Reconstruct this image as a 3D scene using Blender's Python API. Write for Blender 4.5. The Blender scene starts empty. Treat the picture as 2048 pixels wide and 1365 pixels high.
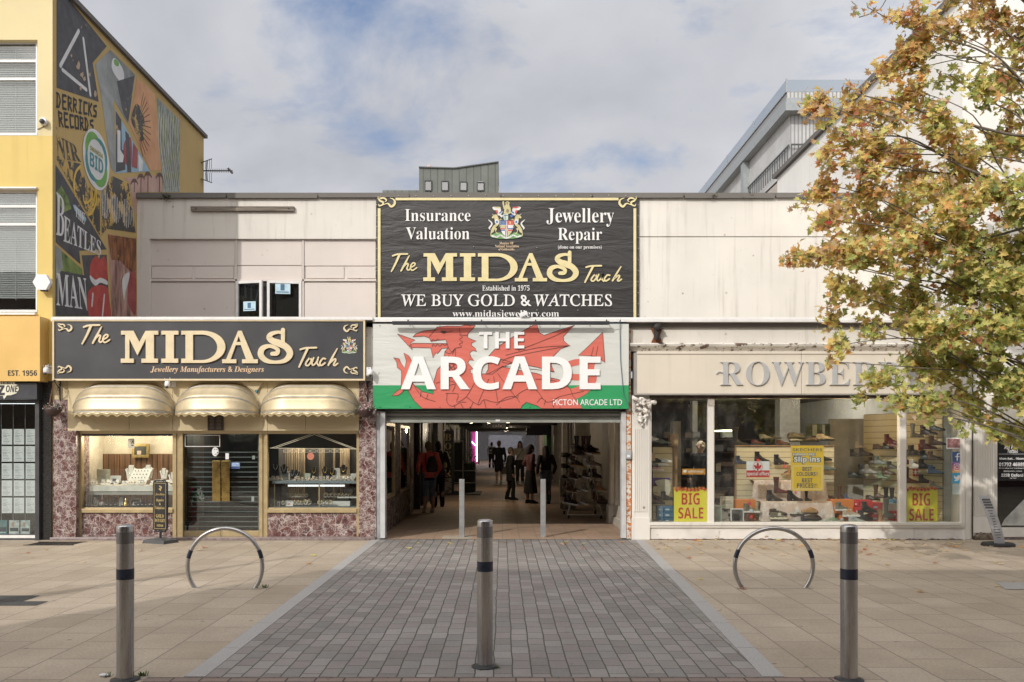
import bpy, bmesh, math, random
from mathutils import Vector, Matrix
R_ = math.radians
random.seed(7)
SC = bpy.context.scene
COL = SC.collection

# ---------------------------------------------------------------- camera, sky, sun, exposure
D, F, CX, HY, EYE = 15.47, 1800.0, 1005.0, 888.0, 1.65      # camera stands 15.47 m in front of the shop line
cam_d = bpy.data.cameras.new('camera'); cam_d.sensor_width = 36; cam_d.lens = F / 2048 * 36
cam_d.shift_x = (1024 - CX) / 2048; cam_d.shift_y = (HY - 682.5) / 2048
cam_d.clip_start = 0.1; cam_d.clip_end = 2000
cam = bpy.data.objects.new('camera', cam_d); cam.location = (0, -D, EYE); cam.rotation_euler = (R_(90), 0, 0)
COL.objects.link(cam); SC.camera = cam
SUN = Vector((0.60, 1.0, -0.70)).normalized()               # the way the light travels
sun_d = bpy.data.lights.new('sun', 'SUN'); sun_d.energy = 2.5; sun_d.angle = R_(0.5); sun_d.color = (1, .945, .865)
sun = bpy.data.objects.new('sun', sun_d); sun.rotation_euler = SUN.to_track_quat('-Z', 'Y').to_euler(); COL.objects.link(sun)
world = bpy.data.worlds.new('World'); SC.world = world; world.use_nodes = True
def build_sky():
    nt = world.node_tree; n = nt.nodes; L = nt.links
    bg = n['Background']; bg.inputs[1].default_value = 0.10
    sky = n.new('ShaderNodeTexSky'); sky.sky_type = 'NISHITA'; sky.sun_disc = False
    sky.sun_elevation = R_(31); sky.sun_rotation = math.atan2(-SUN.x, -SUN.y)
    tc = n.new('ShaderNodeTexCoord')
    sep = n.new('ShaderNodeSeparateXYZ'); L.new(tc.outputs['Generated'], sep.inputs[0])
    zz = n.new('ShaderNodeMath'); zz.operation = 'ADD'; zz.inputs[1].default_value = 0.30; L.new(sep.outputs[2], zz.inputs[0])
    mx = n.new('ShaderNodeMath'); mx.operation = 'MAXIMUM'; mx.inputs[1].default_value = 0.05; L.new(zz.outputs[0], mx.inputs[0])
    dx = n.new('ShaderNodeMath'); dx.operation = 'DIVIDE'; L.new(sep.outputs[0], dx.inputs[0]); L.new(mx.outputs[0], dx.inputs[1])
    dy = n.new('ShaderNodeMath'); dy.operation = 'DIVIDE'; L.new(sep.outputs[1], dy.inputs[0]); L.new(mx.outputs[0], dy.inputs[1])
    cmb = n.new('ShaderNodeCombineXYZ'); L.new(dx.outputs[0], cmb.inputs[0]); L.new(dy.outputs[0], cmb.inputs[1]); cmb.inputs[2].default_value = SKYSEED
    def noise(scale, det, rough, dist=0.0, off=0):
        t = n.new('ShaderNodeTexNoise'); t.inputs['Scale'].default_value = scale; t.inputs['Detail'].default_value = det
        t.inputs['Roughness'].default_value = rough; t.inputs['Distortion'].default_value = dist
        mp = n.new('ShaderNodeMapping'); mp.inputs['Location'].default_value = (off, off * .7, off * .3)
        L.new(cmb.outputs[0], mp.inputs[0]); L.new(mp.outputs[0], t.inputs['Vector']); return t
    cov = noise(2.3, 9, 0.56, 0.25)
    r1 = n.new('ShaderNodeValToRGB'); r1.color_ramp.elements[0].position = 0.345; r1.color_ramp.elements[1].position = 0.48
    L.new(cov.outputs['Fac'], r1.inputs[0])
    shade = noise(1.5, 6, 0.5, 0.3, 4.3)
    r2 = n.new('ShaderNodeValToRGB')
    r2.color_ramp.elements[0].position = 0.32; r2.color_ramp.elements[0].color = (4.2, 4.35, 4.9, 1)
    r2.color_ramp.elements[1].position = 0.62; r2.color_ramp.elements[1].color = (7.4, 7.5, 7.9, 1)
    L.new(shade.outputs['Fac'], r2.inputs[0])
    hz = n.new('ShaderNodeMix'); hz.data_type = 'RGBA'; hz.inputs[0].default_value = 0.42
    L.new(sky.outputs[0], hz.inputs[6]); hz.inputs[7].default_value = (3.0, 4.3, 7.4, 1)
    mix = n.new('ShaderNodeMix'); mix.data_type = 'RGBA'
    L.new(r1.outputs[0], mix.inputs[0]); L.new(hz.outputs[2], mix.inputs[6]); L.new(r2.outputs[0], mix.inputs[7])
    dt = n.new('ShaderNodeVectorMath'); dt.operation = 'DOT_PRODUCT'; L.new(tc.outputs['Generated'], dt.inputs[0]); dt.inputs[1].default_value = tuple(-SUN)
    gl = n.new('ShaderNodeMapRange'); gl.interpolation_type = 'SMOOTHSTEP'; L.new(dt.outputs['Value'], gl.inputs[0])       # unseen sky behind the camera brightened towards the sun, added to lift facade fill
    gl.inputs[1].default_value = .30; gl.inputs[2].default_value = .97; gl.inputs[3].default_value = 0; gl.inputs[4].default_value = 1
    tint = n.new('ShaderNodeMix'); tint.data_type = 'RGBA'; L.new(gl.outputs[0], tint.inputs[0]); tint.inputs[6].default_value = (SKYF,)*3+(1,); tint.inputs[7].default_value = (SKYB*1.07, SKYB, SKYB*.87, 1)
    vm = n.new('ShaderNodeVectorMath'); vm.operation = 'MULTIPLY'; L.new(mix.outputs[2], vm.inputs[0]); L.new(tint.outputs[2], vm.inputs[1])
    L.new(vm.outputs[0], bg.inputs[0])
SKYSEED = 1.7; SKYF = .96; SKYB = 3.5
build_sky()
SC.view_settings.view_transform = 'Standard'; SC.view_settings.look = 'None'
SC.view_settings.exposure = 0.0; SC.view_settings.gamma = 1; SC.view_settings.use_curve_mapping = False
SC.cycles.max_bounces = 9; SC.cycles.diffuse_bounces = 4; SC.cycles.glossy_bounces = 4; SC.cycles.transparent_max_bounces = 16
SC.cycles.use_denoising = True; SC.cycles.sample_clamp_indirect = 6

# ---------------------------------------------------------------- helpers
def PX(p, Y=0.0): return (p - CX) * (D + Y) / F              # a column of the photograph at depth Y -> metres
def PZ(p, Y=0.0): return EYE - (p - HY) * (D + Y) / F
def P(px, py, Y=0.0): return Vector((PX(px, Y), Y, PZ(py, Y)))
def YG(py): return F * EYE / (py - HY) - D                   # depth of a ground point seen at row py
def lerp(a, b, t): return a + (b - a) * t

class MB:
    def __init__(s): s.v = []; s.f = []; s.m = []; s.sm = []
    def add(s, vs, fs, m=0, smooth=False):
        b = len(s.v); s.v += [tuple(v) for v in vs]
        for f in fs: s.f.append([i + b for i in f]); s.m.append(m); s.sm.append(smooth)
        return s
    def box(s, x0, x1, y0, y1, z0, z1, m=0):
        if x0 > x1: x0, x1 = x1, x0
        if y0 > y1: y0, y1 = y1, y0
        if z0 > z1: z0, z1 = z1, z0
        return s.add([(x0,y0,z0),(x1,y0,z0),(x1,y1,z0),(x0,y1,z0),(x0,y0,z1),(x1,y0,z1),(x1,y1,z1),(x0,y1,z1)],
              [(0,3,2,1),(4,5,6,7),(0,1,5,4),(1,2,6,5),(2,3,7,6),(3,0,4,7)], m)
    def pbox(s, a, b, t, u, Y=0.0, dep=0.1, m=0):            # front face drawn at depth Y from photo columns/rows
        return s.box(PX(a,Y), PX(b,Y), Y, Y + dep, PZ(u,Y), PZ(t,Y), m)
    def frame(s, a, b, t, u, Y, dep, w, m=0):                # hollow rectangular frame, w in photo pixels
        s.pbox(a,b,t,t+w,Y,dep,m); s.pbox(a,b,u-w,u,Y,dep,m); s.pbox(a,a+w,t+w,u-w,Y,dep,m); s.pbox(b-w,b,t+w,u-w,Y,dep,m); return s
    def prism(s, pts, y0, y1, m=0, smooth=False):            # outline in (x,z), thickness along Y
        n = len(pts); vs = [(x,y0,z) for x,z in pts] + [(x,y1,z) for x,z in pts]
        a = sum(pts[i][0]*pts[(i+1)%n][1]-pts[(i+1)%n][0]*pts[i][1] for i in range(n))
        fr = list(range(n)); fs = [fr, [n+i for i in reversed(fr)]] + [(i, n+i, n+(i+1)%n, (i+1)%n) for i in range(n)]
        if a < 0: fs = [list(reversed(f)) for f in fs]
        return s.add(vs, fs, m, smooth)
    def tube(s, path, r, seg=8, m=0, closed=False, cap=True):
        path = [Vector(p) for p in path]; n = len(path); rs = r if isinstance(r, (list, tuple)) else [r]*n
        vs = []; up = None
        for i, p in enumerate(path):
            t = (path[(i+1) % n] - path[i-1]) if closed else (path[min(i+1,n-1)] - path[max(i-1,0)])
            if t.length < 1e-9: t = Vector((0,0,1))
            t.normalize()
            if up is None:
                up = Vector((0,0,1)) if abs(t.z) < .9 else Vector((1,0,0))
            a = t.cross(up)
            if a.length < 1e-6: a = t.cross(Vector((0,1,0)))
            a.normalize(); b = a.cross(t); up = b
            for k in range(seg):
                w = 2*math.pi*k/seg; vs.append(p + (a*math.cos(w) + b*math.sin(w))*rs[i])
        fs = []
        for i in range(n if closed else n-1):
            j = (i+1) % n
            for k in range(seg): fs.append((i*seg+k, j*seg+k, j*seg+(k+1)%seg, i*seg+(k+1)%seg))
        s.add(vs, fs, m, True)
        if cap and not closed: s.add(vs[:seg], [list(range(seg))], m); s.add(vs[-seg:], [list(reversed(range(seg)))], m)
        return s
    def lathe(s, prof, c=(0,0,0), seg=24, m=0, sx=1, sy=1, smooth=True):   # profile (r,z) from bottom to top round the vertical through c
        vs = []; n = len(prof)
        for r, z in prof:
            for k in range(seg):
                w = 2*math.pi*k/seg; vs.append((c[0]+r*sx*math.cos(w), c[1]+r*sy*math.sin(w), c[2]+z))
        fs = []
        for i in range(n-1):
            for k in range(seg): fs.append((i*seg+k, i*seg+(k+1)%seg, (i+1)*seg+(k+1)%seg, (i+1)*seg+k))
        s.add(vs, fs, m, smooth)
        if prof[0][0] > 1e-4: s.add(vs[:seg], [list(reversed(range(seg)))], m)
        if prof[-1][0] > 1e-4: s.add(vs[-seg:], [list(range(seg))], m)
        return s
    def ball(s, c, r, m=0, seg=12, rings=8, sx=1, sy=1, sz=1):
        return s.lathe([(max(1e-5, r*math.sin(math.pi*i/rings)), -r*sz*math.cos(math.pi*i/rings)) for i in range(rings+1)], c, seg, m, sx, sy)
    def quad(s, a, b, c, d, m=0): return s.add([a,b,c,d], [(0,1,2,3)], m)
    def xf(s, M):                                            # transform everything collected so far
        s.v = [tuple(M @ Vector(v)) for v in s.v]; return s
    def mesh(s, name, mats):
        me = bpy.data.meshes.new(name); me.from_pydata(s.v, [], s.f)
        for k in (mats if isinstance(mats, (list, tuple)) else [mats]): me.materials.append(k)
        me.polygons.foreach_set('material_index', s.m); me.polygons.foreach_set('use_smooth', s.sm); me.update(); return me

def tag(o, label=None, cat=None, group=None, kind=None):
    if label: o['label'] = label
    if cat: o['category'] = cat
    if group: o['group'] = group
    if kind: o['kind'] = kind
    return o
def obj(name, mb, mats, parent=None, label=None, cat=None, group=None, kind=None, bevel=0):
    me = mb.mesh(name, mats) if isinstance(mb, MB) else mb
    o = bpy.data.objects.new(name, me); COL.objects.link(o)
    if parent is not None:
        o.parent = parent
        if parent.parent is None: o.location = -parent.location   # parts are drawn in world metres
    if bevel:
        b = o.modifiers.new('bevel', 'BEVEL'); b.width = bevel; b.segments = 2; b.limit_method = 'ANGLE'; b.angle_limit = R_(40)
    return tag(o, label, cat, group, kind)
def thing(name, label, cat, loc=(0,0,0), group=None):
    o = bpy.data.objects.new(name, None); COL.objects.link(o); o.location = loc; o.empty_display_size = .1
    return tag(o, label, cat, group)
def struct(name, mb, mats): return obj(name, mb, mats, kind='structure')
def dup(root, loc, label=None, rz=None, scale=None):
    r = root.copy(); COL.objects.link(r); r.location = loc
    if rz is not None: r.rotation_euler = (0, 0, rz)
    if scale: r.scale = (scale,)*3 if not isinstance(scale, tuple) else scale
    if label: r['label'] = label
    for c in list(root.children):
        k = c.copy(); COL.objects.link(k); k.parent = r
        for g in list(c.children):
            q = g.copy(); COL.objects.link(q); q.parent = k
    return r

# flat shapes from closed outlines (holes allowed); lettering through Blender's own built-in text
def _to_mesh(cu):
    o = bpy.data.objects.new('temporary', cu); COL.objects.link(o)
    dg = bpy.context.evaluated_depsgraph_get(); me = bpy.data.meshes.new_from_object(o.evaluated_get(dg))
    bpy.data.objects.remove(o); bpy.data.curves.remove(cu)
    vs = [v.co.copy() for v in me.vertices]; fs = [list(p.vertices) for p in me.polygons]; bpy.data.meshes.remove(me); return vs, fs
def flat(polys, dep):
    cu = bpy.data.curves.new('outline', 'CURVE'); cu.dimensions = '2D'; cu.fill_mode = 'BOTH'; cu.extrude = dep/2
    for pts in polys:
        sp = cu.splines.new('POLY'); sp.points.add(len(pts)-1); sp.use_cyclic_u = True
        for q, (x, y) in zip(sp.points, pts): q.co = (x, y, 0, 1)
    return _to_mesh(cu)
SERIF = (0x1D400, 0x1D41A, 0x1D7CE); ITAL = (0x1D434, 0x1D44E, None); BITAL = (0x1D468, 0x1D482, None)
SANSB = (0x1D5D4, 0x1D5EE, 0x1D7EC); SANS = None; SCRIPT = (0x1D4D0, 0x1D4EA, None); SANSBI = (0x1D63C, 0x1D656, None)
def styled(s, st):
    if not st: return s
    o = ''
    for c in s:
        if 'A' <= c <= 'Z': o += chr(st[0]+ord(c)-65)
        elif 'a' <= c <= 'z': k = st[1]+ord(c)-97; o += chr(0x210E if k == 0x1D455 else k)
        elif c.isdigit() and st[2]: o += chr(st[2]+int(c))
        else: o += c
    return o
def text2d(s, st, dep, offset=0.0, shear=0.0, space=1.0):
    cu = bpy.data.curves.new('lettering', 'FONT'); cu.body = styled(s, st); cu.size = 1; cu.extrude = dep/2; cu.offset = offset
    cu.shear = shear; cu.space_character = space; cu.resolution_u = 3; cu.align_x = 'LEFT'
    return _to_mesh(cu)
def fit(vs, x0, x1, z0, z1):
    a = min(v.x for v in vs); b = max(v.x for v in vs); c = min(v.y for v in vs); d = max(v.y for v in vs)
    if z0 is None: k = (x1-x0)/(b-a); return [((v.x-a)*k+x0, (v.y-c)*k+z1, v.z) for v in vs]
    return [((v.x-a)/(b-a)*(x1-x0)+x0, (v.y-c)/max(1e-6,(d-c))*(z1-z0)+z0, v.z) for v in vs]
def face_on(mb, vs, fs, Y, dep, m=0):                        # lay (x, z, thickness) with its back on the plane Y, front to the street
    return mb.add([(x, Y - dep/2 - t, z) for x, z, t in vs], fs, m)
def ptext(mb, s, st, a, b, t, u, Y, dep=.004, m=0, **k):     # text fitted to a box of photo pixels on the plane Y
    vs, fs = text2d(s, st, dep, **k); Yf = Y
    return face_on(mb, fit(vs, PX(a,Yf), PX(b,Yf), PZ(u,Yf), PZ(t,Yf)), fs, Y, dep, m)
def pflat(mb, polys, Y, dep=.004, m=0):                      # outlines given in photo pixels
    vs, fs = flat([[(PX(x,Y), PZ(y,Y)) for x, y in p] for p in polys], dep)
    return face_on(mb, [tuple(v) for v in vs], fs, Y, dep, m)
def smooth_pts(pts, n=6, closed=True):                       # Catmull-Rom through outline points
    o = []; N = len(pts)
    for i in range(N if closed else N-1):
        p = [pts[(i+k) % N] if closed else pts[min(max(i+k,0),N-1)] for k in (-1,0,1,2)]
        for j in range(n):
            t = j/n; a = [.5*(2*p[1][c] + (p[2][c]-p[0][c])*t + (2*p[0][c]-5*p[1][c]+4*p[2][c]-p[3][c])*t*t + (3*p[1][c]-p[0][c]-3*p[2][c]+p[3][c])*t**3) for c in range(len(p[0]))]
            o.append(tuple(a))
    if not closed: o.append(tuple(pts[-1]))
    return o
def stroke(pts, w):                                          # brush stroke: outline of a polyline with width(s), round ends
    n = len(pts); ws = w if isinstance(w, (list, tuple)) else [w]*n; L = []; Rr = []
    for i, (x, y) in enumerate(pts):
        a = pts[max(i-1,0)]; b = pts[min(i+1,n-1)]; dx, dy = b[0]-a[0], b[1]-a[1]; l = math.hypot(dx,dy) or 1
        nx, ny = -dy/l*ws[i]/2, dx/l*ws[i]/2; L.append((x+nx,y+ny)); Rr.append((x-nx,y-ny))
    def capp(c, d, r, sgn):
        return [(c[0]+r*math.cos(d+sgn*k*math.pi/4), c[1]+r*math.sin(d+sgn*k*math.pi/4)) for k in (1,2,3)]
    d1 = math.atan2(L[-1][1]-pts[-1][1], L[-1][0]-pts[-1][0]); d0 = math.atan2(Rr[0][1]-pts[0][1], Rr[0][0]-pts[0][0])
    return L + capp(pts[-1], d1, ws[-1]/2, -1) + Rr[::-1] + capp(pts[0], d0, ws[0]/2, -1)
def pstroke(mb, pts, w, Y, dep=.004, m=0, sm=5):
    if sm: 
        if isinstance(w, (list, tuple)): q = smooth_pts([(x,y,k) for (x,y),k in zip(pts,w)], sm, False); pts = [(a,b) for a,b,c in q]; w = [c for a,b,c in q]
        else: pts = smooth_pts(pts, sm, False)
    n = len(pts); ws = w if isinstance(w, (list, tuple)) else [w]*n
    s = (D+Y)/F; vs = []
    for i, (x, y) in enumerate(pts):                         # a flat ribbon
        a = pts[max(i-1,0)]; b = pts[min(i+1,n-1)]; dx, dy = b[0]-a[0], b[1]-a[1]; l = math.hypot(dx,dy) or 1
        nx, ny = -dy/l*ws[i]/2, dx/l*ws[i]/2
        for sg, yy in ((1,Y-dep),(-1,Y-dep),(1,Y),(-1,Y)): vs.append((PX(x+sg*nx,Y), yy, PZ(y+sg*ny,Y)))
    fs = []
    for i in range(n-1):
        k = 4*i; fs += [(k,k+4,k+5,k+1),(k+2,k+3,k+7,k+6),(k,k+2,k+6,k+4),(k+1,k+5,k+7,k+3)]
    fs += [(0,1,3,2), (4*n-4,4*n-2,4*n-1,4*n-3)]
    mb.add(vs, fs, m)
    for e in (0, n-1):
        c = pts[e]; r = ws[e]/2; pp = [(PX(c[0]+r*math.cos(k*math.pi/5),Y), PZ(c[1]+r*math.sin(k*math.pi/5),Y)) for k in range(10)]
        mb.prism(pp, Y-dep-.0012, Y, m)
    return mb

# ---------------------------------------------------------------- materials
_MC = {}
def newmat(name):
    m = bpy.data.materials.new(name); m.use_nodes = True
    return m, m.node_tree.nodes, m.node_tree.links, m.node_tree.nodes['Principled BSDF']
def ramp(n, stops):
    r = n.new('ShaderNodeValToRGB'); e = r.color_ramp.elements
    while len(e) < len(stops): e.new(1)
    for k, (p, c) in zip(e, stops): k.position = p; k.color = (*c, 1) if len(c) == 3 else c
    return r
def coords(n, L, scale=(1,1,1), rot=(0,0,0), loc=(0,0,0)):
    t = n.new('ShaderNodeTexCoord'); mp = n.new('ShaderNodeMapping')
    mp.inputs['Scale'].default_value = scale; mp.inputs['Rotation'].default_value = rot; mp.inputs['Location'].default_value = loc
    L.new(t.outputs['Object'], mp.inputs[0]); return mp.outputs[0]
def noise(n, L, vec, scale, det=4, rough=.55, dist=0):
    t = n.new('ShaderNodeTexNoise'); t.inputs['Scale'].default_value = scale; t.inputs['Detail'].default_value = det
    t.inputs['Roughness'].default_value = rough; t.inputs['Distortion'].default_value = dist
    L.new(vec, t.inputs['Vector']); return t.outputs['Fac']
def mixc(n, L, f, a, b, mode='MIX'):
    m = n.new('ShaderNodeMix'); m.data_type = 'RGBA'; m.blend_type = mode
    for s, v in ((0,f),(6,a),(7,b)):
        if hasattr(v, 'links') or hasattr(v, 'is_linked'): L.new(v, m.inputs[s])
        elif s == 0: m.inputs[0].default_value = v
        else: m.inputs[s].default_value = (*v, 1)
    return m.outputs[2]
def math_(n, L, op, a, b=None):
    m = n.new('ShaderNodeMath'); m.operation = op
    for i, v in enumerate((a, b)):
        if v is None: continue
        if hasattr(v, 'is_linked'): L.new(v, m.inputs[i])
        else: m.inputs[i].default_value = v
    return m.outputs[0]
def bump(n, L, bs, h, strength=.2, dist=.01):
    b = n.new('ShaderNodeBump'); b.inputs['Strength'].default_value = strength; b.inputs['Distance'].default_value = dist
    L.new(h, b.inputs['Height']); L.new(b.outputs[0], bs.inputs['Normal'])
def M(name, col, rough=.5, metal=0.0, var=.12, scale=6, bmp=0.0, bscale=60, stretch=(1,1,1), spec=.5, rvar=.1):
    if name in _MC: return _MC[name]
    m, n, L, bs = newmat(name); v = coords(n, L, stretch)
    f = noise(n, L, v, scale, 6, .6)
    d = tuple(max(0, c*(1-var*1.6)) for c in col); l = tuple(min(1, c*(1+var)) for c in col)
    r = ramp(n, [(.3, d), (.7, l)]); L.new(f, r.inputs[0]); L.new(r.outputs[0], bs.inputs['Base Color'])
    rr = n.new('ShaderNodeMapRange'); rr.inputs[3].default_value = max(.02, rough-rvar); rr.inputs[4].default_value = min(1, rough+rvar)
    L.new(f, rr.inputs[0]); L.new(rr.outputs[0], bs.inputs['Roughness'])
    bs.inputs['Metallic'].default_value = metal; bs.inputs['Specular IOR Level'].default_value = spec
    if bmp: bump(n, L, bs, noise(n, L, v, bscale, 5, .6), bmp, .004)
    _MC[name] = m; return m
def EMIT(name, col, s):
    if name in _MC: return _MC[name]
    m, n, L, bs = newmat(name); bs.inputs['Base Color'].default_value = (.8,.8,.8,1)
    bs.inputs['Emission Color'].default_value = (*col, 1); bs.inputs['Emission Strength'].default_value = s; _MC[name] = m; return m
def GLASS(name, tint=(.93,.95,.94), refl=1.0, dirt=.0):
    if name in _MC: return _MC[name]
    m, n, L, bs = newmat(name); out = n['Material Output']
    tr = n.new('ShaderNodeBsdfTransparent'); tr.inputs[0].default_value = (*tint, 1)
    gl = n.new('ShaderNodeBsdfGlossy'); gl.inputs['Roughness'].default_value = .012
    lw = n.new('ShaderNodeLayerWeight'); lw.inputs[0].default_value = .5         # same on both faces of the pane
    a = math_(n, L, 'MULTIPLY', math_(n, L, 'ADD', math_(n, L, 'MULTIPLY', math_(n, L, 'POWER', lw.outputs['Facing'], 5.0), .9), .042), 1.35*refl)
    c = n.new('ShaderNodeClamp'); L.new(a, c.inputs[0])
    v = coords(n, L); bp = n.new('ShaderNodeBump'); bp.inputs['Strength'].default_value = .05; bp.inputs['Distance'].default_value = .02
    L.new(noise(n, L, v, .9, 2), bp.inputs['Height']); L.new(bp.outputs[0], gl.inputs['Normal'])
    mx = n.new('ShaderNodeMixShader'); L.new(c.outputs[0], mx.inputs[0]); L.new(tr.outputs[0], mx.inputs[1]); L.new(gl.outputs[0], mx.inputs[2])
    if dirt:
        df = n.new('ShaderNodeBsdfDiffuse'); df.inputs[0].default_value = (.6,.58,.54,1)
        r = ramp(n, [(.45,(0,0,0)),(.8,(dirt,)*3)]); L.new(noise(n, L, coords(n, L, (1,1,.4)), 5, 6, .6), r.inputs[0])
        m2 = n.new('ShaderNodeMixShader'); L.new(r.outputs[0], m2.inputs[0]); L.new(mx.outputs[0], m2.inputs[1]); L.new(df.outputs[0], m2.inputs[2]); mx = m2
    L.new(mx.outputs[0], out.inputs[0]); _MC[name] = m; return m

def marble(name, scale=1.0, base=((.035,.014,.014),(.15,.05,.045)), vein=(.62,.56,.53), veinw=.07):
    m, n, L, bs = newmat(name); v = coords(n, L)
    w = n.new('ShaderNodeVectorMath'); w.operation = 'MULTIPLY_ADD'
    nz = n.new('ShaderNodeTexNoise'); nz.inputs['Scale'].default_value = 7*scale; nz.inputs['Detail'].default_value = 4; L.new(v, nz.inputs['Vector'])
    L.new(nz.outputs['Color'], w.inputs[0]); w.inputs[1].default_value = (.17/scale,)*3; L.new(v, w.inputs[2])
    def edges(sc, wd):
        vo = n.new('ShaderNodeTexVoronoi'); vo.feature = 'DISTANCE_TO_EDGE'; vo.inputs['Scale'].default_value = sc; L.new(w.outputs[0], vo.inputs['Vector'])
        r = ramp(n, [(0,(1,1,1)),(wd*.35,(.8,.8,.8)),(wd,(0,0,0))]); L.new(vo.outputs[0], r.inputs[0]); return r.outputs[0]
    gt = ramp(n, [(.36,(.35,)*3),(.6,(1,)*3)]); L.new(noise(n, L, v, 3.4*scale, 5, .65), gt.inputs[0])
    gt2 = ramp(n, [(.42,(.0,)*3),(.60,(1,)*3)]); L.new(noise(n, L, coords(n, L, loc=(5,2,3)), 4.2*scale, 5, .7), gt2.inputs[0])
    e = math_(n, L, 'MAXIMUM', math_(n, L, 'MULTIPLY', edges(3.1*scale, veinw*.8), gt.outputs[0]), math_(n, L, 'MULTIPLY', edges(8.5*scale, veinw*1.5), gt2.outputs[0]))
    e = math_(n, L, 'MAXIMUM', e, math_(n, L, 'MULTIPLY', edges(19*scale, veinw*2.0), math_(n, L, 'MULTIPLY', gt.outputs[0], gt2.outputs[0])))
    pt = ramp(n, [(.5,(.0,)*3),(.7,(.3,)*3)]); L.new(noise(n, L, v, 4*scale, 8, .7, .8), pt.inputs[0])
    e = math_(n, L, 'MAXIMUM', e, math_(n, L, 'MULTIPLY', pt.outputs[0], noise(n, L, v, 30*scale, 5, .7)))
    r = ramp(n, [(.3, base[0]), (.7, base[1])]); L.new(noise(n, L, v, 6*scale, 6), r.inputs[0])
    L.new(mixc(n, L, e, r.outputs[0], vein), bs.inputs['Base Color']); bs.inputs['Roughness'].default_value = .3
    return m
def stained(name, col, dirt=(.16,.13,.10), amount=.5, streak=1.0, rough=.75, warm=None):
    m, n, L, bs = newmat(name); v = coords(n, L)
    big = ramp(n, [(.35, tuple(c*.90 for c in col)), (.65, col)]); L.new(noise(n, L, v, .7, 4), big.inputs[0])
    c = big.outputs[0]
    st = ramp(n, [(.52,(0,0,0)),(.80,(amount,)*3)]); L.new(noise(n, L, coords(n, L, (7,7,.35)), 1.0, 7, .62), st.inputs[0])
    gate = ramp(n, [(.4,(0,)*3),(.65,(1,)*3)]); L.new(noise(n, L, v, .9, 3, .5), gate.inputs[0])
    c = mixc(n, L, math_(n, L, 'MULTIPLY', math_(n, L, 'MULTIPLY', st.outputs[0], gate.outputs[0]), streak), c, dirt)
    sp = ramp(n, [(.60,(0,0,0)),(.78,(amount,)*3)]); L.new(noise(n, L, v, 9, 8, .72), sp.inputs[0])
    g2 = ramp(n, [(.48,(0,)*3),(.66,(1,)*3)]); L.new(noise(n, L, coords(n, L, loc=(3,1,7)), 1.3, 3), g2.inputs[0])
    c = mixc(n, L, math_(n, L, 'MULTIPLY', sp.outputs[0], g2.outputs[0]), c, dirt)
    vo = n.new('ShaderNodeTexVoronoi'); vo.inputs['Scale'].default_value = 2.6; vo.inputs['Randomness'].default_value = 1; L.new(v, vo.inputs['Vector'])
    dr = ramp(n, [(.045,(.75,)*3),(.075,(0,0,0))]); L.new(vo.outputs['Distance'], dr.inputs[0])
    c = mixc(n, L, math_(n, L, 'MULTIPLY', dr.outputs[0], gate.outputs[0]), c, (.14,.085,.05))
    L.new(c, bs.inputs['Base Color']); bs.inputs['Roughness'].default_value = rough
    bump(n, L, bs, noise(n, L, v, 45, 6, .65), .12, .004); return m
def chipped(name, col=(.78,.74,.68), under=(.10,.07,.05), lo=.60, sc=7):
    m, n, L, bs = newmat(name); v = coords(n, L, (1,1,1.4))
    r = ramp(n, [(lo,(0,0,0)),(lo+.02,(1,1,1))]); f = noise(n, L, v, sc, 10, .7); L.new(f, r.inputs[0])
    b = ramp(n, [(.3, tuple(c*.8 for c in col)), (.6, col)]); L.new(noise(n, L, v, 3, 5), b.inputs[0])
    u = ramp(n, [(.3, under), (.7, (under[0]*3.2, under[1]*2.6, under[2]*2.2))]); L.new(noise(n, L, v, 22, 5), u.inputs[0])
    L.new(mixc(n, L, r.outputs[0], b.outputs[0], u.outputs[0]), bs.inputs['Base Color']); bs.inputs['Roughness'].default_value = .7
    bump(n, L, bs, f, .3, .01); return m
def brushed(name, col=(.52,.51,.50), rough=.26):
    m, n, L, bs = newmat(name); bs.inputs['Metallic'].default_value = 1
    f = noise(n, L, coords(n, L, (45,45,1.2)), 3, 4, .7); r = ramp(n, [(.3, tuple(c*.78 for c in col)), (.7, col)]); L.new(f, r.inputs[0])
    g = ramp(n, [(.45,(1,1,1)),(.8,(.78,.75,.71))]); L.new(noise(n, L, coords(n, L, (4,4,1.2)), 2.2, 6, .7), g.inputs[0])
    L.new(mixc(n, L, 1.0, r.outputs[0], g.outputs[0], 'MULTIPLY'), bs.inputs['Base Color'])
    mr = n.new('ShaderNodeMapRange'); mr.inputs[3].default_value = rough-.06; mr.inputs[4].default_value = rough+.12; L.new(f, mr.inputs[0]); L.new(mr.outputs[0], bs.inputs['Roughness'])
    bump(n, L, bs, f, .04, .002); return m
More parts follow.
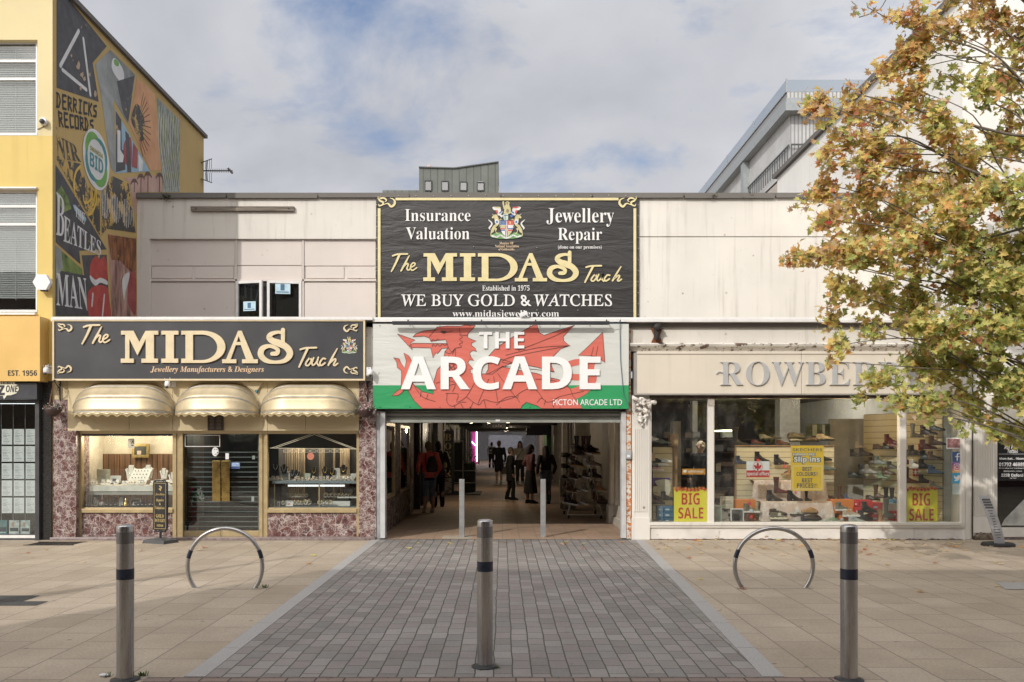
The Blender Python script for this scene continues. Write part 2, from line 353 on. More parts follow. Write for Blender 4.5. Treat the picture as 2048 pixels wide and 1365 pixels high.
def bricks(name, w, h, cols, mortar, msize, offset=.5, rot=0, warp=.012, rough=.8, bmp=.5, loc=(0,0,0), moss=None, wob=0.0, speck=.25):
    m, n, L, bs = newmat(name); v = coords(n, L, (1,1,1), (0,0,rot), loc)
    wv = n.new('ShaderNodeVectorMath'); wv.operation = 'MULTIPLY_ADD'
    nz = n.new('ShaderNodeTexNoise'); nz.inputs['Scale'].default_value = 3.5; nz.inputs['Detail'].default_value = 3; L.new(v, nz.inputs['Vector'])
    L.new(nz.outputs['Color'], wv.inputs[0]); wv.inputs[1].default_value = (warp, warp, 0); L.new(v, wv.inputs[2])
    b = n.new('ShaderNodeTexBrick'); L.new(wv.outputs[0], b.inputs['Vector']); b.offset = offset; b.offset_frequency = 2; b.squash = 1
    b.inputs['Scale'].default_value = 1; b.inputs['Brick Width'].default_value = w; b.inputs['Row Height'].default_value = h
    b.inputs['Mortar Size'].default_value = msize; b.inputs['Mortar Smooth'].default_value = .25; b.inputs['Bias'].default_value = 0
    b.inputs['Color1'].default_value = (0,0,0,1); b.inputs['Color2'].default_value = (1,1,1,1); b.inputs['Mortar'].default_value = (.5,.5,.5,1)
    r = ramp(n, [((i+.5)/len(cols), c) for i, c in enumerate(cols)]); L.new(b.outputs['Color'], r.inputs[0])
    g = ramp(n, [(.25,(1-speck,)*3),(.75,(1+speck*.3,)*3)]); L.new(noise(n, L, v, 45, 8, .75), g.inputs[0])
    g2 = ramp(n, [(.3,(.80,.79,.78)),(.7,(1.05,1.05,1.05))]); L.new(noise(n, L, v, 1.1, 6, .65), g2.inputs[0])
    c = mixc(n, L, 1.0, mixc(n, L, 1.0, r.outputs[0], g.outputs[0], 'MULTIPLY'), g2.outputs[0], 'MULTIPLY')
    sc_ = ramp(n, [(.62,(1,1,1)),(.74,(1-speck*1.3,)*3)]); L.new(noise(n, L, coords(n, L, (2.5,14,1), (0,0,rot)), 2.0, 7, .72), sc_.inputs[0])
    gm = n.new('ShaderNodeTexVoronoi'); gm.inputs['Scale'].default_value = 3.1; L.new(v, gm.inputs['Vector'])
    gs = ramp(n, [(.05,(1-speck*1.1,)*3),(.07,(1,1,1))]); L.new(gm.outputs['Distance'], gs.inputs[0])
    c = mixc(n, L, 1.0, mixc(n, L, 1.0, c, sc_.outputs[0], 'MULTIPLY'), gs.outputs[0], 'MULTIPLY')
    mo = ramp(n, [(0, mortar), (1, mortar)])
    if moss:
        mo = ramp(n, [(.5, mortar), (.62, moss)]); L.new(noise(n, L, v, 2.2, 6, .7), mo.inputs[0])
    c = mixc(n, L, b.outputs['Fac'], c, mo.outputs[0])
    L.new(c, bs.inputs['Base Color']); bs.inputs['Roughness'].default_value = rough
    inv = math_(n, L, 'SUBTRACT', 1.0, b.outputs['Fac'])
    h_ = math_(n, L, 'ADD', inv, math_(n, L, 'MULTIPLY', noise(n, L, v, 40, 6, .7), .25)); bump(n, L, bs, h_, bmp, .006)
    return m
# ---------------------------------------------------------------- palette
m_cream = stained('cream painted render', (.69,.66,.61), dirt=(.13,.10,.075), amount=.62)
m_cream2 = stained('pale cladding board', (.66,.60,.56), amount=.2, streak=.5)
m_white = stained('white painted wall', (.80,.79,.76), dirt=(.3,.29,.27), amount=.5)
m_yellow = stained('yellow painted render', (.66,.50,.17), dirt=(.42,.27,.07), amount=.4)
m_paley = stained('pale yellow render', (.67,.575,.33), dirt=(.4,.3,.15), amount=.35)
m_coping = stained('weathered lead coping', (.15,.14,.13), amount=.5)
m_white_trim = M('white painted metal', (.72,.71,.70), .45, var=.06)
m_chip = chipped('flaking white paint')
m_chip2 = chipped('flaking plaster over dark stone', (.74,.71,.66), (.07,.055,.045), .50, 6)
m_black = M('black paint', (.02,.02,.022), .45)
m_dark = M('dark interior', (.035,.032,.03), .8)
m_steel = brushed('brushed steel')
m_galv = M('galvanised metal', (.45,.46,.47), .45, .7, .15, 10)
m_slab = bricks('sandstone paving slabs', .60, .41, [(.43,.355,.27),(.48,.40,.31),(.455,.38,.295),(.50,.42,.33)], (.17,.145,.12), .006, .43, R_(90), .004, .75, .35, (.17,.2,0), speck=.42)
m_sett = bricks('grey clay setts', .235, .137, [(.225,.205,.195),(.285,.262,.25),(.255,.222,.214),(.325,.303,.288),(.23,.222,.213)], (.055,.05,.045), .0052, .37, R_(90), .028, .7, .9, (0.03,.05,0), (.05,.07,.02))
m_brickrow = bricks('red block edging', .20, .105, [(.27,.195,.165),(.30,.22,.185),(.24,.18,.155)], (.05,.045,.04), .007, .5, 0, .01, .8, .6)
m_granite = M('light granite strip', (.36,.35,.345), .7, 0, .18, 90, .15, 120)
m_tile = bricks('terracotta arcade tiles', .30, .30, [(.42,.29,.205),(.46,.32,.23),(.39,.27,.19)], (.22,.17,.13), .006, 0, 0, .002, .68, .2)
m_tar = M('tarmac patch', (.06,.06,.06), .9, 0, .3, 70, .4, 150)

# ---------------------------------------------------------------- ground
g = MB(); g.add([(-400,-300,0),(400,-300,0),(400,700,0),(-400,700,0)], [(0,1,2,3)]); struct('pavement', g, m_slab)
XL, XR0, XR1 = -2.10, 2.27, 1.83                              # the sett path: left edge, right edge at the shops and near the camera
YB = -9.12
def xr(y): return lerp(XR0, XR1, (0-y)/9.24)
g = MB(); g.add([(XL,YB,.005),(xr(YB),YB,.005),(xr(0),0.02,.005),(XL,.02,.005)], [(0,1,2,3)]); struct('sett_path', g, m_sett)
g = MB(); g.add([(-12,YB-.42,.006),(12,YB-.42,.006),(12,YB,.006),(-12,YB,.006)][:4], [(0,1,2,3)])
g.v = [(-2.5,YB-.6,.0045),(2.4,YB-.6,.0045),(2.4,YB-.002,.0045),(-2.5,YB-.002,.0045)]; struct('red_block_path', g, m_brickrow)
def strip(name, xa, w):
    g = MB(); y = YB+.0; k = 0
    while y < 0:
        y2 = min(0, y + .9 + .25*((k*37) % 5)/5); a, b = xa(y), xa(y2)
        g.box(0,1,y,y2-.006,-.05,.009); q = g.v[-8:]
        g.v[-8:] = [((a if yy < y+.01 else b) + (w if xx > .5 else 0), yy, zz) for xx,yy,zz in q]; y = y2; k += 1
    struct(name, g, m_granite)
strip('granite_kerb_left', lambda y: XL-.145, .145); strip('granite_kerb_right', lambda y: xr(y), .15)
g = MB(); g.add([(PX(765),.02,.010),(PX(1262),.02,.010),(3.2,46,.010),(-3.2,46,.010)], [(0,1,2,3)]); struct('arcade_floor', g, m_tile)
g = MB(); y0,y1 = YG(1091),YG(1085)
for k in range(9): x = PX(52,y0)+k*.085; g.box(x,x+.05,y0,y1,.003,.008)
g.box(PX(48,y0),PX(52,y0)+.78,y0-.03,y0,.003,.009); g.box(PX(48,y0),PX(52,y0)+.78,y1,y1+.03,.003,.009)
obj('gully_grate', g, M('iron grate',(.05,.045,.04),.6,.4,.4,20), label='iron gully grate set in the paving before the ticket shop', cat='grate')
# repaired tarmac and covers in the paving
g = MB()
for x0,x1,y0,y1 in ((-7.6,-5.02,YG(1203),YG(1192)),(-7.5,-4.75,YG(1212),YG(1203.5))): g.add([(x0,y0,.004),(x1,y0,.004),(x1,y1,.004),(x0,y1,.004)], [(0,1,2,3)])
struct('tarmac_patch_path', g, m_tar)
g = MB(); g.add([(PX(2004,YG(1178)),YG(1180),.006),(PX(2004,YG(1178))+.75,YG(1180),.006),(PX(2004,YG(1178))+.75,YG(1166),.006),(PX(2000,YG(1168)),YG(1166),.006)],[(0,1,2,3)])
obj('inspection_cover', g, m_granite, label='square pale stone inspection cover set in the paving at the right edge', cat='cover')

# ---------------------------------------------------------------- recessed upper storey of the arcade building
YU = 3.58                                                    # set back behind the flat roof of the shops
b_mid = thing('arcade_building', 'low cream rendered building with set back upper wall between the yellow and white blocks', 'building', (0,YU,0))
WL, WRX = PX(105), PX(1925)                                  # inner faces of the two taller neighbours
g = MB(); zt = PZ(394,YU); zr = PZ(478,YU); zb = 3.2
zj = PZ(474,YU)
g.box(WL, PX(752,YU), YU, YU+.3, zr, zt)                     # top band, left of banner
g.box(PX(752,YU), PX(1278,YU), YU, YU+.3, zb, zt)
g.box(PX(1278,YU), WRX, YU, YU+.3, zj+.012, zt); g.box(PX(1278,YU), WRX, YU+.002, YU+.3, zb, zj-.012)
g.box(PX(1278,YU), WRX, YU+.03, YU+.3, zj-.012, zj+.012)
g.box(WL, PX(299,YU), YU+.003, YU+.3, zb, zr)                # pier at the mural wall
obj('wall', g, m_cream, b_mid)
g = MB(); YC = YU+.09
g.box(PX(299,YU), PX(752,YU), YC, YC+.2, zb, zr)             # recessed cladding plane
for a,b,t,u in ((301,470,479,532),(474,604,479,531),(608,751,479,532),(304,384,534,557),(390,467,534,557),(474,604,533,561),(612,688,534,557),(694,751,534,557),(303,470,566,640),(608,751,566,640)):
    g.pbox(a,b,t,u,YC-.022,.03)
obj('cladding_panel', g, m_cream2, b_mid, bevel=.006)
g = MB()
for a in (299,470.5,604.5): g.pbox(a,a+3,478,640,YC-.05,.06)
g.pbox(299,752,475.5,479,YC-.07,.07); g.pbox(302,752,559,562.5,YC-.05,.05)
obj('cover_strip', g, m_cream2, b_mid)
g = MB(); g.box(WL, WRX, YU-.06, YU+.4, zt+.002, zt+.07)
x = WL
while x < WRX: 
    g.box(x, x+1.9, YU-.075, YU+.05, zt-.035+random.uniform(-.012,.012), zt+.055); x += 1.93
obj('coping', g, m_coping, b_mid)
# the two opened casements
def casement(px0, px1, hinge_left, ang, paper, name_label):
    w = obj('casement_window', MB(), m_white_trim); me = MB()
    W = PX(px1,YC)-PX(px0,YC); z1 = PZ(564,YC); z0 = 3.25; fw = .055
    me.box(0,W,-.03,.03,z1-fw,z1); me.box(0,fw,-.03,.03,z0,z1-fw); me.box(W-fw,W,-.03,.03,z0,z1-fw); me.box(fw,W-fw,-.03,.03,z0,z0+fw)
    gl = MB(); gl.box(fw,W-fw,-.004,.004,z0+fw,z1-fw)
    A = Matrix.Translation((PX(px0,YC),YC-.04,0)) @ Matrix.Rotation(-ang,4,'Z') if hinge_left else Matrix.Translation((PX(px1,YC),YC-.04,0)) @ Matrix.Rotation(ang,4,'Z') @ Matrix.Translation((-W,0,0))
    me.xf(A); gl.xf(A); old = w.data; w.data = me.mesh('casement_window', m_white_trim); bpy.data.meshes.remove(old)
    w.parent = b_mid; w.location = -b_mid.location; w['label'] = name_label
    obj('pane', gl, GLASS('window pane', (.72,.75,.74)), w)
    pa = MB(); px, pz, pw, ph = paper; pa.box(px,px+pw,-.016,-.012,pz,pz+ph,0); pa.box(px+pw*.35,px+pw*.62,-.019,-.0165,pz+ph*.3,pz+ph*.85,1); pa.box(px+pw*.08,px+pw*.9,-.0185,-.0165,pz+ph*.12,pz+ph*.2,1)
    pa.xf(A); obj('notice', pa, [M('pale blue paper',(.5,.68,.78),.6), M('blue print',(.07,.16,.28),.6)], w)
casement(474, 531, True, R_(14), (.17,PZ(624,YC),.29,.2), 'open casement window with a pale blue notice low on its glass')
casement(537, 604, False, R_(9), (.17,PZ(590,YC),.31,.24), 'open casement window with a pale notice at the top of its glass')
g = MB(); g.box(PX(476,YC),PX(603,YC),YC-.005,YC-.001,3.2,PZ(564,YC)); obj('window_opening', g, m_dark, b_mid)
# flat roof over the shops with its metal edge flashing
g = MB(); ZR = PZ(641)
g.box(WL, WRX, -.02, YU, ZR-.12, ZR-.02); obj('flat_roof', g, m_coping, b_mid)
g = MB(); g.pbox(105,745,634,640,-.19,.12); g.pbox(745.3,1640,638,644,-.14,.12); g.pbox(1640.5,1925,640,645,-.13,.12); g.box(WL,WRX,-.05,.2,ZR-.018,PZ(636)); obj('edge_flashing', g, m_white_trim, b_mid)
# timber batten and moss tuft on the wall
g = MB(); g.pbox(381,588,413,422,YU-.07,.07)
for x in (392,577): g.tube([P(x,417.5,YU-.085),P(x,417.5,YU-.065)],.015,6,1)
obj('timber_batten', g, [M('grey weathered timber',(.20,.17,.14),.9,0,.4,3,.4,40,(.6,1,14)), M('rust bolt',(.05,.04,.035),.7)], label='grey weathered timber batten bolted to the cream upper wall', cat='batten')
def tuft(px,py,Y,r,n,name,label):
    g = MB()
    for i in range(n):
        c = P(px,py,Y)+Vector((random.gauss(0,r),-abs(random.gauss(0,r*.4))-.02,random.gauss(0,r*.7))); d = Vector((random.gauss(0,1),random.gauss(0,1),random.gauss(0,1))).normalized()*r*.6; e = d.cross(Vector((random.random(),random.random(),1))).normalized()*r*.3
        g.add([c-d,c+e,c+d,c-e],[(0,1,2,3)])
    return obj(name, g, M('moss leaf',(.07,.075,.03),.8,0,.4), label=label, cat='moss' if 'moss' in name else 'weed', group=None)
tuft(334,395,YU-.03,.045,120,'moss_tuft','round clump of dark moss just under the coping near the mural wall')
for i,(x,s,l) in enumerate(((1426,.05,'largest green weed rooted under the coping of the cream wall right of the banner'),(1484,.035,'small weed under the wall coping, second along from the banner'),(1501,.035,'small weed under the wall coping, farthest along from the banner'))): tuft(x,393,YU-.03,s,40,'wall_weed',l)

# ---------------------------------------------------------------- buildings behind the roofline
Yt = 62.0
b = thing('grey_tower', 'distant grey panelled block with four small windows rising above the roofline', 'building', (PX(920,Yt),Yt,0))
m_grey = bricks('grey panel cladding', .62, 5.6, [(.125,.14,.128),(.14,.155,.142)], (.065,.07,.066), .05, 0, 0, 0, .7, .0)
for nd in m_grey.node_tree.nodes:
    if nd.type == 'MAPPING': nd.inputs['Rotation'].default_value = (R_(90),0,0)
g = MB(); s = (D+Yt)/F
o = [(838,420),(997,420),(997,324),(909,336.5),(838,334.5)]
g.prism([(PX(x,Yt),PZ(y,Yt)) for x,y in o], Yt, Yt+9); g.prism([(PX(x,Yt),PZ(y,Yt)) for x,y in ((764,420),(837.7,420),(837.7,379),(764,379))], Yt+.3, Yt+8)
obj('wall', g, m_grey, b)
g = MB(); pts = [(838,334.5),(909,336.5),(997,324)]
for i in (0,1):
    (a,c),(e,f) = pts[i],pts[i+1]; g.prism([(PX(a-.3,Yt),PZ(c+1.6,Yt)),(PX(e+.3,Yt),PZ(f+1.6,Yt)),(PX(e+.3,Yt),PZ(f-.4,Yt)),(PX(a-.3,Yt),PZ(c-.4,Yt))], Yt-.15, Yt+9.2)
obj('parapet_cap', g, M('dark grey cap',(.07,.075,.08),.5), b)
for x in (849,882.5,919.5,954):
    w = MB(); w.frame(x,x+14.5,361+.03*(x-849),382,Yt-.12,.16,1.6); w = obj('window', w, M('black window frame',(.015,.017,.02),.4), b)
    q = MB(); q.pbox(x+1.6,x+12.9,363,380.4,Yt-.03,.02); obj('pane', q, GLASS('far pane',(.25,.3,.38),4.5), w)
q = MB(); zz = (PZ(382,Yt),PZ(366,Yt)); xx = PX(997,Yt)
for y0 in (1.2,3.6,6): q.box(xx-.02,xx+.05,Yt+y0,Yt+y0+1.9,zz[0],zz[1])
obj('side_window', q, GLASS('far pane',(.25,.3,.38)), b)
q = MB(); q.pbox(855,861,330,334.3,Yt+2,.6); obj('roof_vent', q, M('pink vent',(.5,.4,.36),.7), b)

# modern block with roof terrace on the right
Ym = 22.0; b = thing('terrace_block', 'grey modern block with slatted roof frame, glass balustrade and planted terrace behind the roofline', 'building', (PX(1573,Ym),Ym,0))
m_slatm = bricks('grey slat screen', .16, 40, [(.50,.51,.515),(.56,.57,.575)], (.24,.245,.25), .035, 0, 0, 0, .6, .0)
for nd in m_slatm.node_tree.nodes:
    if nd.type == 'MAPPING': nd.inputs['Rotation'].default_value = (R_(90),0,0)
m_sg = M('steel grey frame',(.30,.325,.34),.5,.2,.08); m_beige = M('beige panel',(.42,.38,.34),.7)
Xc = PX(1573,Ym); L_ = 20.0                                    # front left corner; the flank runs away from us
def zz(py): return PZ(py,Ym)
g = MB()
g.box(Xc, Xc+14, Ym, Ym+L_, zz(205), zz(196)); g.box(Xc-.06, Xc+14, Ym-.06, Ym+L_, zz(222), zz(205.5)-.01)   # roof ring beam
for y in (7.2, 15.3): g.box(Xc, Xc+.34, Ym+y-.5, Ym+y, 3, zz(222))
obj('roof_frame', g, m_sg, b)
g = MB(); g.box(Xc+.04, Xc+13.9, Ym+.04, Ym+L_, zz(195.5), zz(184))
g.box(Xc+.30, Xc+.36, Ym+.5, Ym+L_, zz(330), zz(222.4)); g.box(Xc+.36, Xc+13, Ym+.5, Ym+.56, zz(310), zz(222.4)); obj('slat_screen', g, m_slatm, b)
g = MB(); g.box(Xc+.3, Xc+13, Ym+.5, Ym+L_, 2, zz(335)); obj('wall', g, m_beige, b)
g = MB()
for k in range(11): g.box(Xc+.285, Xc+.295, Ym+6+k*1.2, Ym+6.9+k*1.2, zz(372), zz(345))
obj('window_band', g, GLASS('far pane',(.25,.3,.38)), b)
g = MB()
for k in range(40): g.box(Xc+.3+.30*k, Xc+.33+.30*k, Ym+.3, Ym+.33, zz(318), zz(285))
g.box(Xc+.3,Xc+12,Ym+.29,Ym+.34,zz(286),zz(283)); g.box(Xc+.2,Xc+.25,Ym+.4,Ym+L_,zz(286),zz(283))
for k in range(50): g.box(Xc+.21, Xc+.24, Ym+.6+.35*k, Ym+.63+.35*k, zz(320), zz(286))
obj('balcony_railing', g, M('dark railing',(.06,.065,.07),.4), b)
g = MB(); g.box(Xc+.02,Xc+.03,Ym+.1,Ym+L_,zz(184),zz(158)); g.box(Xc+.04,Xc+13,Ym+.1,Ym+.11,zz(184),zz(158)); obj('glass_balustrade', g, GLASS('balustrade glass',(.80,.84,.87),.8), b)
g = MB()
for y in (.06,5,10,15,19.5): g.box(Xc+.0,Xc+.06,Ym+y,Ym+y+.06,zz(184),zz(156))
for x in (4.2,8.4): g.box(Xc+x,Xc+x+.06,Ym+.05,Ym+.1,zz(184),zz(156))
g.box(Xc-.01,Xc+.05,Ym+.05,Ym+L_,zz(183.5),zz(182)); g.box(Xc+.06,Xc+13,Ym+.04,Ym+.09,zz(183.5),zz(182)); obj('balustrade_post', g, m_sg, b)
g = MB()
for k in range(500):
    y = Ym+1+random.random()*1.0; x = Xc+.8+random.random()*3.6; z0 = zz(318); h = random.uniform(.5,1.3); t = random.gauss(0,.15)
    g.add([(x,y,z0),(x+.03,y,z0),(x+t,y+random.gauss(0,.1),z0+h)],[(0,1,2)])
obj('dry_grass', g, M('dry grass',(.42,.30,.20),.9), b)
# ---------------------------------------------------------------- white gabled block on the right and its ground floor
Yb2 = 25.9-D; b_right = thing('white_block', 'tall white rendered block with stained blank side wall behind the autumn tree', 'building', (WRX,0,0))
g = MB(); ztop = 9.35
ramp_top = PZ(362, Yb2)
g.add([(WRX,0,0),(WRX,Yb2,0),(WRX,Yb2,ramp_top+.1),(WRX,0,ztop+.05),(WRX+9,0,0),(WRX+9,Yb2,0),(WRX+9,Yb2,ramp_top+.1),(WRX+9,0,ztop+.05)],
      [(0,3,2,1),(4,5,6,7),(1,2,6,5),(3,7,6,2)])
# front face with openings: upper windows and the tattoo door
def wall_holes(g, x0,x1,z0,z1,Y,holes,m=0,th=.25):
    xs = sorted({x0,x1,*[h[0] for h in holes],*[h[1] for h in holes]}); zs = sorted({z0,z1,*[h[2] for h in holes],*[h[3] for h in holes]})
    for i in range(len(xs)-1):
        for j in range(len(zs)-1):
            cx,cz = (xs[i]+xs[i+1])/2,(zs[j]+zs[j+1])/2
            if not any(h[0]<cx<h[1] and h[2]<cz<h[3] for h in holes):
                g.add([(xs[i],Y,zs[j]),(xs[i+1],Y,zs[j]),(xs[i+1],Y,zs[j+1]),(xs[i],Y,zs[j+1])],[(0,1,2,3)],m)
    for a,b_,c,d in holes:
        g.add([(a,Y,c),(a,Y,d),(a,Y+th,d),(a,Y+th,c)],[(0,1,2,3)],m); g.add([(b_,Y,c),(b_,Y+th,c),(b_,Y+th,d),(b_,Y,d)],[(0,1,2,3)],m)
        g.add([(a,Y,d),(b_,Y,d),(b_,Y+th,d),(a,Y+th,d)],[(0,1,2,3)],m); g.add([(a,Y,c),(a,Y+th,c),(b_,Y+th,c),(b_,Y,c)],[(0,1,2,3)],m)
wins = [(PX(1990),PX(2075),PZ(680),PZ(612)),(PX(2120),PX(2250),PZ(680),PZ(612))]
door = (PX(1989),PX(2100),.0,PZ(846))
wall_holes(g, WRX, WRX+9, 0, ztop+.05, 0, wins+[door]); obj('wall', g, m_white, b_right)
g = MB()
for f in (0,):
    g.add([(WRX-.1,-.1,ztop+.02),(WRX+.3,-.1,ztop+.02),(WRX+.3,Yb2+.1,ramp_top+.08),(WRX-.1,Yb2+.1,ramp_top+.08),(WRX-.1,-.1,ztop+.14),(WRX+.3,-.1,ztop+.14),(WRX+.3,Yb2+.1,ramp_top+.2),(WRX-.1,Yb2+.1,ramp_top+.2)],[(0,3,2,1),(4,5,6,7),(0,1,5,4),(1,2,6,5),(2,3,7,6),(3,0,4,7)])
obj('roof_verge', g, m_coping, b_right)
for a,b_,c,d in wins:
    w = MB(); f = .06; w.box(a,b_,.12,.18,d-f,d); w.box(a,b_,.12,.18,c,c+f); w.box(a,a+f,.12,.18,c+f,d-f); w.box(b_-f,b_,.12,.18,c+f,d-f); w = obj('window', w, m_white_trim, b_right)
    q = MB(); q.box(a+f,b_-f,.145,.155,c+f,d-f); obj('pane', q, GLASS('dark pane',(.12,.13,.14),1.3), w)

# ---------------------------------------------------------------- opposite side of the street: stands behind the camera and throws the long shade
b = thing('shading_building', 'long brick building across the street behind the viewer, casting the wide shadow on the paving', 'building', (0,-19,0))
m_red = bricks('dark red brick', .225, .075, [(.16,.07,.05),(.20,.09,.065),(.13,.06,.045)], (.2,.18,.16), .01, .5, 0, 0, .85, .4)
for nd in m_red.node_tree.nodes:
    if nd.type == 'MAPPING': nd.inputs['Rotation'].default_value = (R_(90),0,0)
YS = -19.0; HS = 10.72; XS = -11.55
g = MB(); g.box(XS, 34, YS-9, YS, 0, HS); obj('wall', g, m_red, b)
for k in range(11):
    for z in (4.2, 7.4):
        x = XS+1.4+k*4; w = MB(); w.box(x,x+1.9,YS,YS+.06,z,z+1.9); w = obj('window', w, m_white_trim, b); q = MB(); q.box(x+.08,x+1.82,YS+.062,YS+.07,z+.08,z+1.82); obj('pane', q, M('sky lit pane',(.2,.22,.25),.1), w)
for k in range(9): 
    x = XS+.8+k*5; w = MB(); w.box(x,x+4.2,YS,YS+.05,.4,2.9); obj('shopfront', w, M('opposite shop',(.10+.02*(k%3),.11,.12+.03*(k%2)),.2), b)
b = thing('opposite_terrace', 'row of brick shops farther back across the street behind the viewer', 'building', (-40,-44,0))
g = MB(); g.box(-75, -13, -56, -44, 0, 13); obj('wall', g, m_red, b)
for k in range(14):
    for z in (1.0, 4.6, 8.2):
        x = -73+k*4.2; w = MB(); w.box(x,x+2.1,-44,-43.94,z,z+2); obj('window', w, M('opposite shop',(.10,.11,.12),.2), b)
# lamp column whose slim shadow crosses the left paving
Hl = 8.0; tipx, tipy = PX(598,YG(1113)), YG(1113); bx, by = tipx-SUN.x/-SUN.z*Hl, tipy-SUN.y/-SUN.z*Hl
t = thing('lamp_column', 'tall tapered street lamp column standing behind the viewer on the left', 'street lamp', (bx,by,0))
g = MB(); g.tube([(bx,by,0),(bx,by,Hl*.5),(bx,by,Hl)],[.30,.19,.05],16); obj('column', g, m_galv, t)
# ---------------------------------------------------------------- yellow block on the left with its painted flank
b_yel = thing('yellow_block', 'tall yellow rendered block on the left with a painted mural on its flank', 'building', (WL,0,0))
ZT = 9.58; YE = 23.3-D; XW = WL-7
g = MB()
g.add([(WL,0,0),(WL,YE,0),(WL,YE,ZT),(WL,0,ZT),(XW,0,0),(XW,YE,0),(XW,YE,ZT),(XW,0,ZT)],[(0,1,2,3),(4,7,6,5),(1,5,6,2),(3,2,6,7)])
m_flank = painted_flank = stained('ochre painted flank wall', (.54,.385,.15), dirt=(.3,.2,.08), amount=.5)
obj('flank_wall', g, m_flank, b_yel)
g = MB(); x75 = PX(75); xL = PX(-190)
holes = [(xL,x75,PZ(272),PZ(80)),(xL,x75,PZ(627),PZ(378)),(xL,PX(84),0,PZ(766)),(xL,x75,PZ(-250),PZ(24))]
wall_holes(g, XW, WL, 0, ZT, 0, holes, 0, .22)
wl = obj('front_wall', g, [m_paley, m_yellow], b_yel)
for p in wl.data.polygons:
    if p.center.z < PZ(276) and p.center.x > PX(-190): p.material_index = 1
g = MB(); g.box(xL, x75, .08, .2, PZ(376), PZ(276), 0); g.box(xL,x75,.07,.2,PZ(79),PZ(24),1); g.box(xL,x75,-.05,.07,PZ(378.5),PZ(375.5),2); g.box(xL,x75-.01,-.08,.1,PZ(631),PZ(627),2)
obj('spandrel', g, [m_yellow, m_paley, m_white_trim], b_yel)
m_blind = M('white venetian blind',(.62,.60,.57),.6,var=.05)
for (t,u,rows,nm,bot) in ((82,271,(122,158),'upper',271),(381,625,(413,449),'lower',598)):
    w = MB(); Y = .10
    w.pbox(-188,74,t,t+5,Y,.06); w.pbox(-188,74,u-5,u,Y,.06); w.pbox(-188,-184,t+5,u-5,Y,.06); w.pbox(71.5,74.5,t+5,u-5,Y,.06)
    for r in rows: w.pbox(-184,71.5,r-2.5,r+2.5,Y,.05)
    w.pbox(-60,-56,t+5,rows[0]-3,Y,.05); w.pbox(-60,-56,rows[1]+3,u-5,Y,.05)
    w = obj('window', w, m_white_trim, b_yel)
    q = MB(); q.pbox(-184,71,t+5,u-5,Y+.025,.006); obj('pane', q, GLASS('upper pane',(.80,.83,.84),1.5), w)
    bl = MB(); y = t+8
    while y < bot-4:
        z = PZ(y,.2); bl.add([(xL+.03,.19,z-.019),(x75-.03,.19,z-.019),(x75-.03,.215,z+.019),(xL+.03,.215,z+.019)],[(0,1,2,3)]); y += 4.4
    bl.pbox(-188,72,bot-4,bot-1,.2,.03)
    for c in (20,-80): bl.box(PX(c)-.004,PX(c)+.004,.186,.189,PZ(bot),PZ(t+8))
    obj('blind', bl, m_blind, w)
g = MB(); g.box(XW,x75-.01,.45,.5,3.6,ZT-.2); obj('room_back', g, M('dim room',(.13,.12,.11),.9), b_yel)
g = MB(); g.box(WL-.25,WL+.07,-.06,YE+.1,ZT+.003,ZT+.09); g.box(XW,WL-.25,-.12,YE,ZT+.003,ZT+.12); obj('coping', g, m_coping, b_yel)
def Wd(px): return WL*F/(px-CX)
def W(px,py,lift=0.0): d = Wd(px); return Vector((WL+lift, d-D, EYE-(py-HY)*d/F))
def wflat(mb, polys, lift, m=0, dep=.0015):                   # outlines traced in photo pixels, painted on the flank
    vs, fs = flat([[(W(x,y).y, W(x,y).z) for x,y in p] for p in polys], dep)
    return mb.add([(WL+lift+v.z, v.x, v.y) for v in vs], fs, m)
def wflat_m(mb, polys, lift, m=0, dep=.0015):                 # outlines in wall metres (along, up)
    vs, fs = flat(polys, dep); return mb.add([(WL+lift+v.z, v.x, v.y) for v in vs], fs, m)
def wquad(s, st, q, lift, mb, m=0, **k):                      # lettering stretched between four photo points TL TR BR BL
    vs, fs = text2d(s, st, .0012, **k); vs = fit(vs,0,1,0,1); c = [W(*p) for p in q]; o = []
    for u,v,t in vs:
        p = c[3].lerp(c[2],u).lerp(c[0].lerp(c[1],u), v); o.append((WL+lift+t,p.y,p.z))
    return mb.add(o, fs, m)
def wstroke(mb, pts, w, lift, m=0, sm=4):
    if sm: pts = smooth_pts(pts, sm, False)
    q = [(W(x,y).y, W(x,y).z) for x,y in pts]; return wflat_m(mb, [stroke(q, w)], lift, m)
def paint(name, c1, c2=None, sc=2.5, chips=.0, under=(.55,.36,.16), stretch=(1,1,1), stops=(.35,.65)):
    m, n, L, bs = newmat(name); v = coords(n, L, stretch)
    r = ramp(n, [(stops[0],c1),(stops[1],c2 or tuple(c*1.25 for c in c1))]); L.new(noise(n,L,v,sc,6,.6,.4), r.inputs[0]); c = r.outputs[0]
    if chips:
        k = ramp(n, [(1-chips,(0,0,0)),(1-chips+.015,(1,1,1))]); L.new(noise(n,L,coords(n,L,(1,1,.8)),3.2,9,.74), k.inputs[0]); c = mixc(n,L,k.outputs[0],c,under)
    L.new(c, bs.inputs['Base Color']); bs.inputs['Roughness'].default_value = .6; return m
mp_black = paint('mural black', (.05,.05,.055), (.085,.085,.095), 4, .37)
mp_flaky = paint('mural flaking black', (.045,.042,.04), (.075,.07,.066), 4, .47, (.55,.36,.10))
mp_white = paint('mural white', (.62,.62,.62), (.75,.75,.75)); mp_lblue = paint('mural pale blue', (.25,.42,.55), (.36,.5,.6))
mp_grey = paint('mural grey sky', (.16,.17,.17), (.36,.38,.37), 1.2, .36); mp_red = paint('mural red', (.40,.05,.045), (.52,.08,.065), 5)
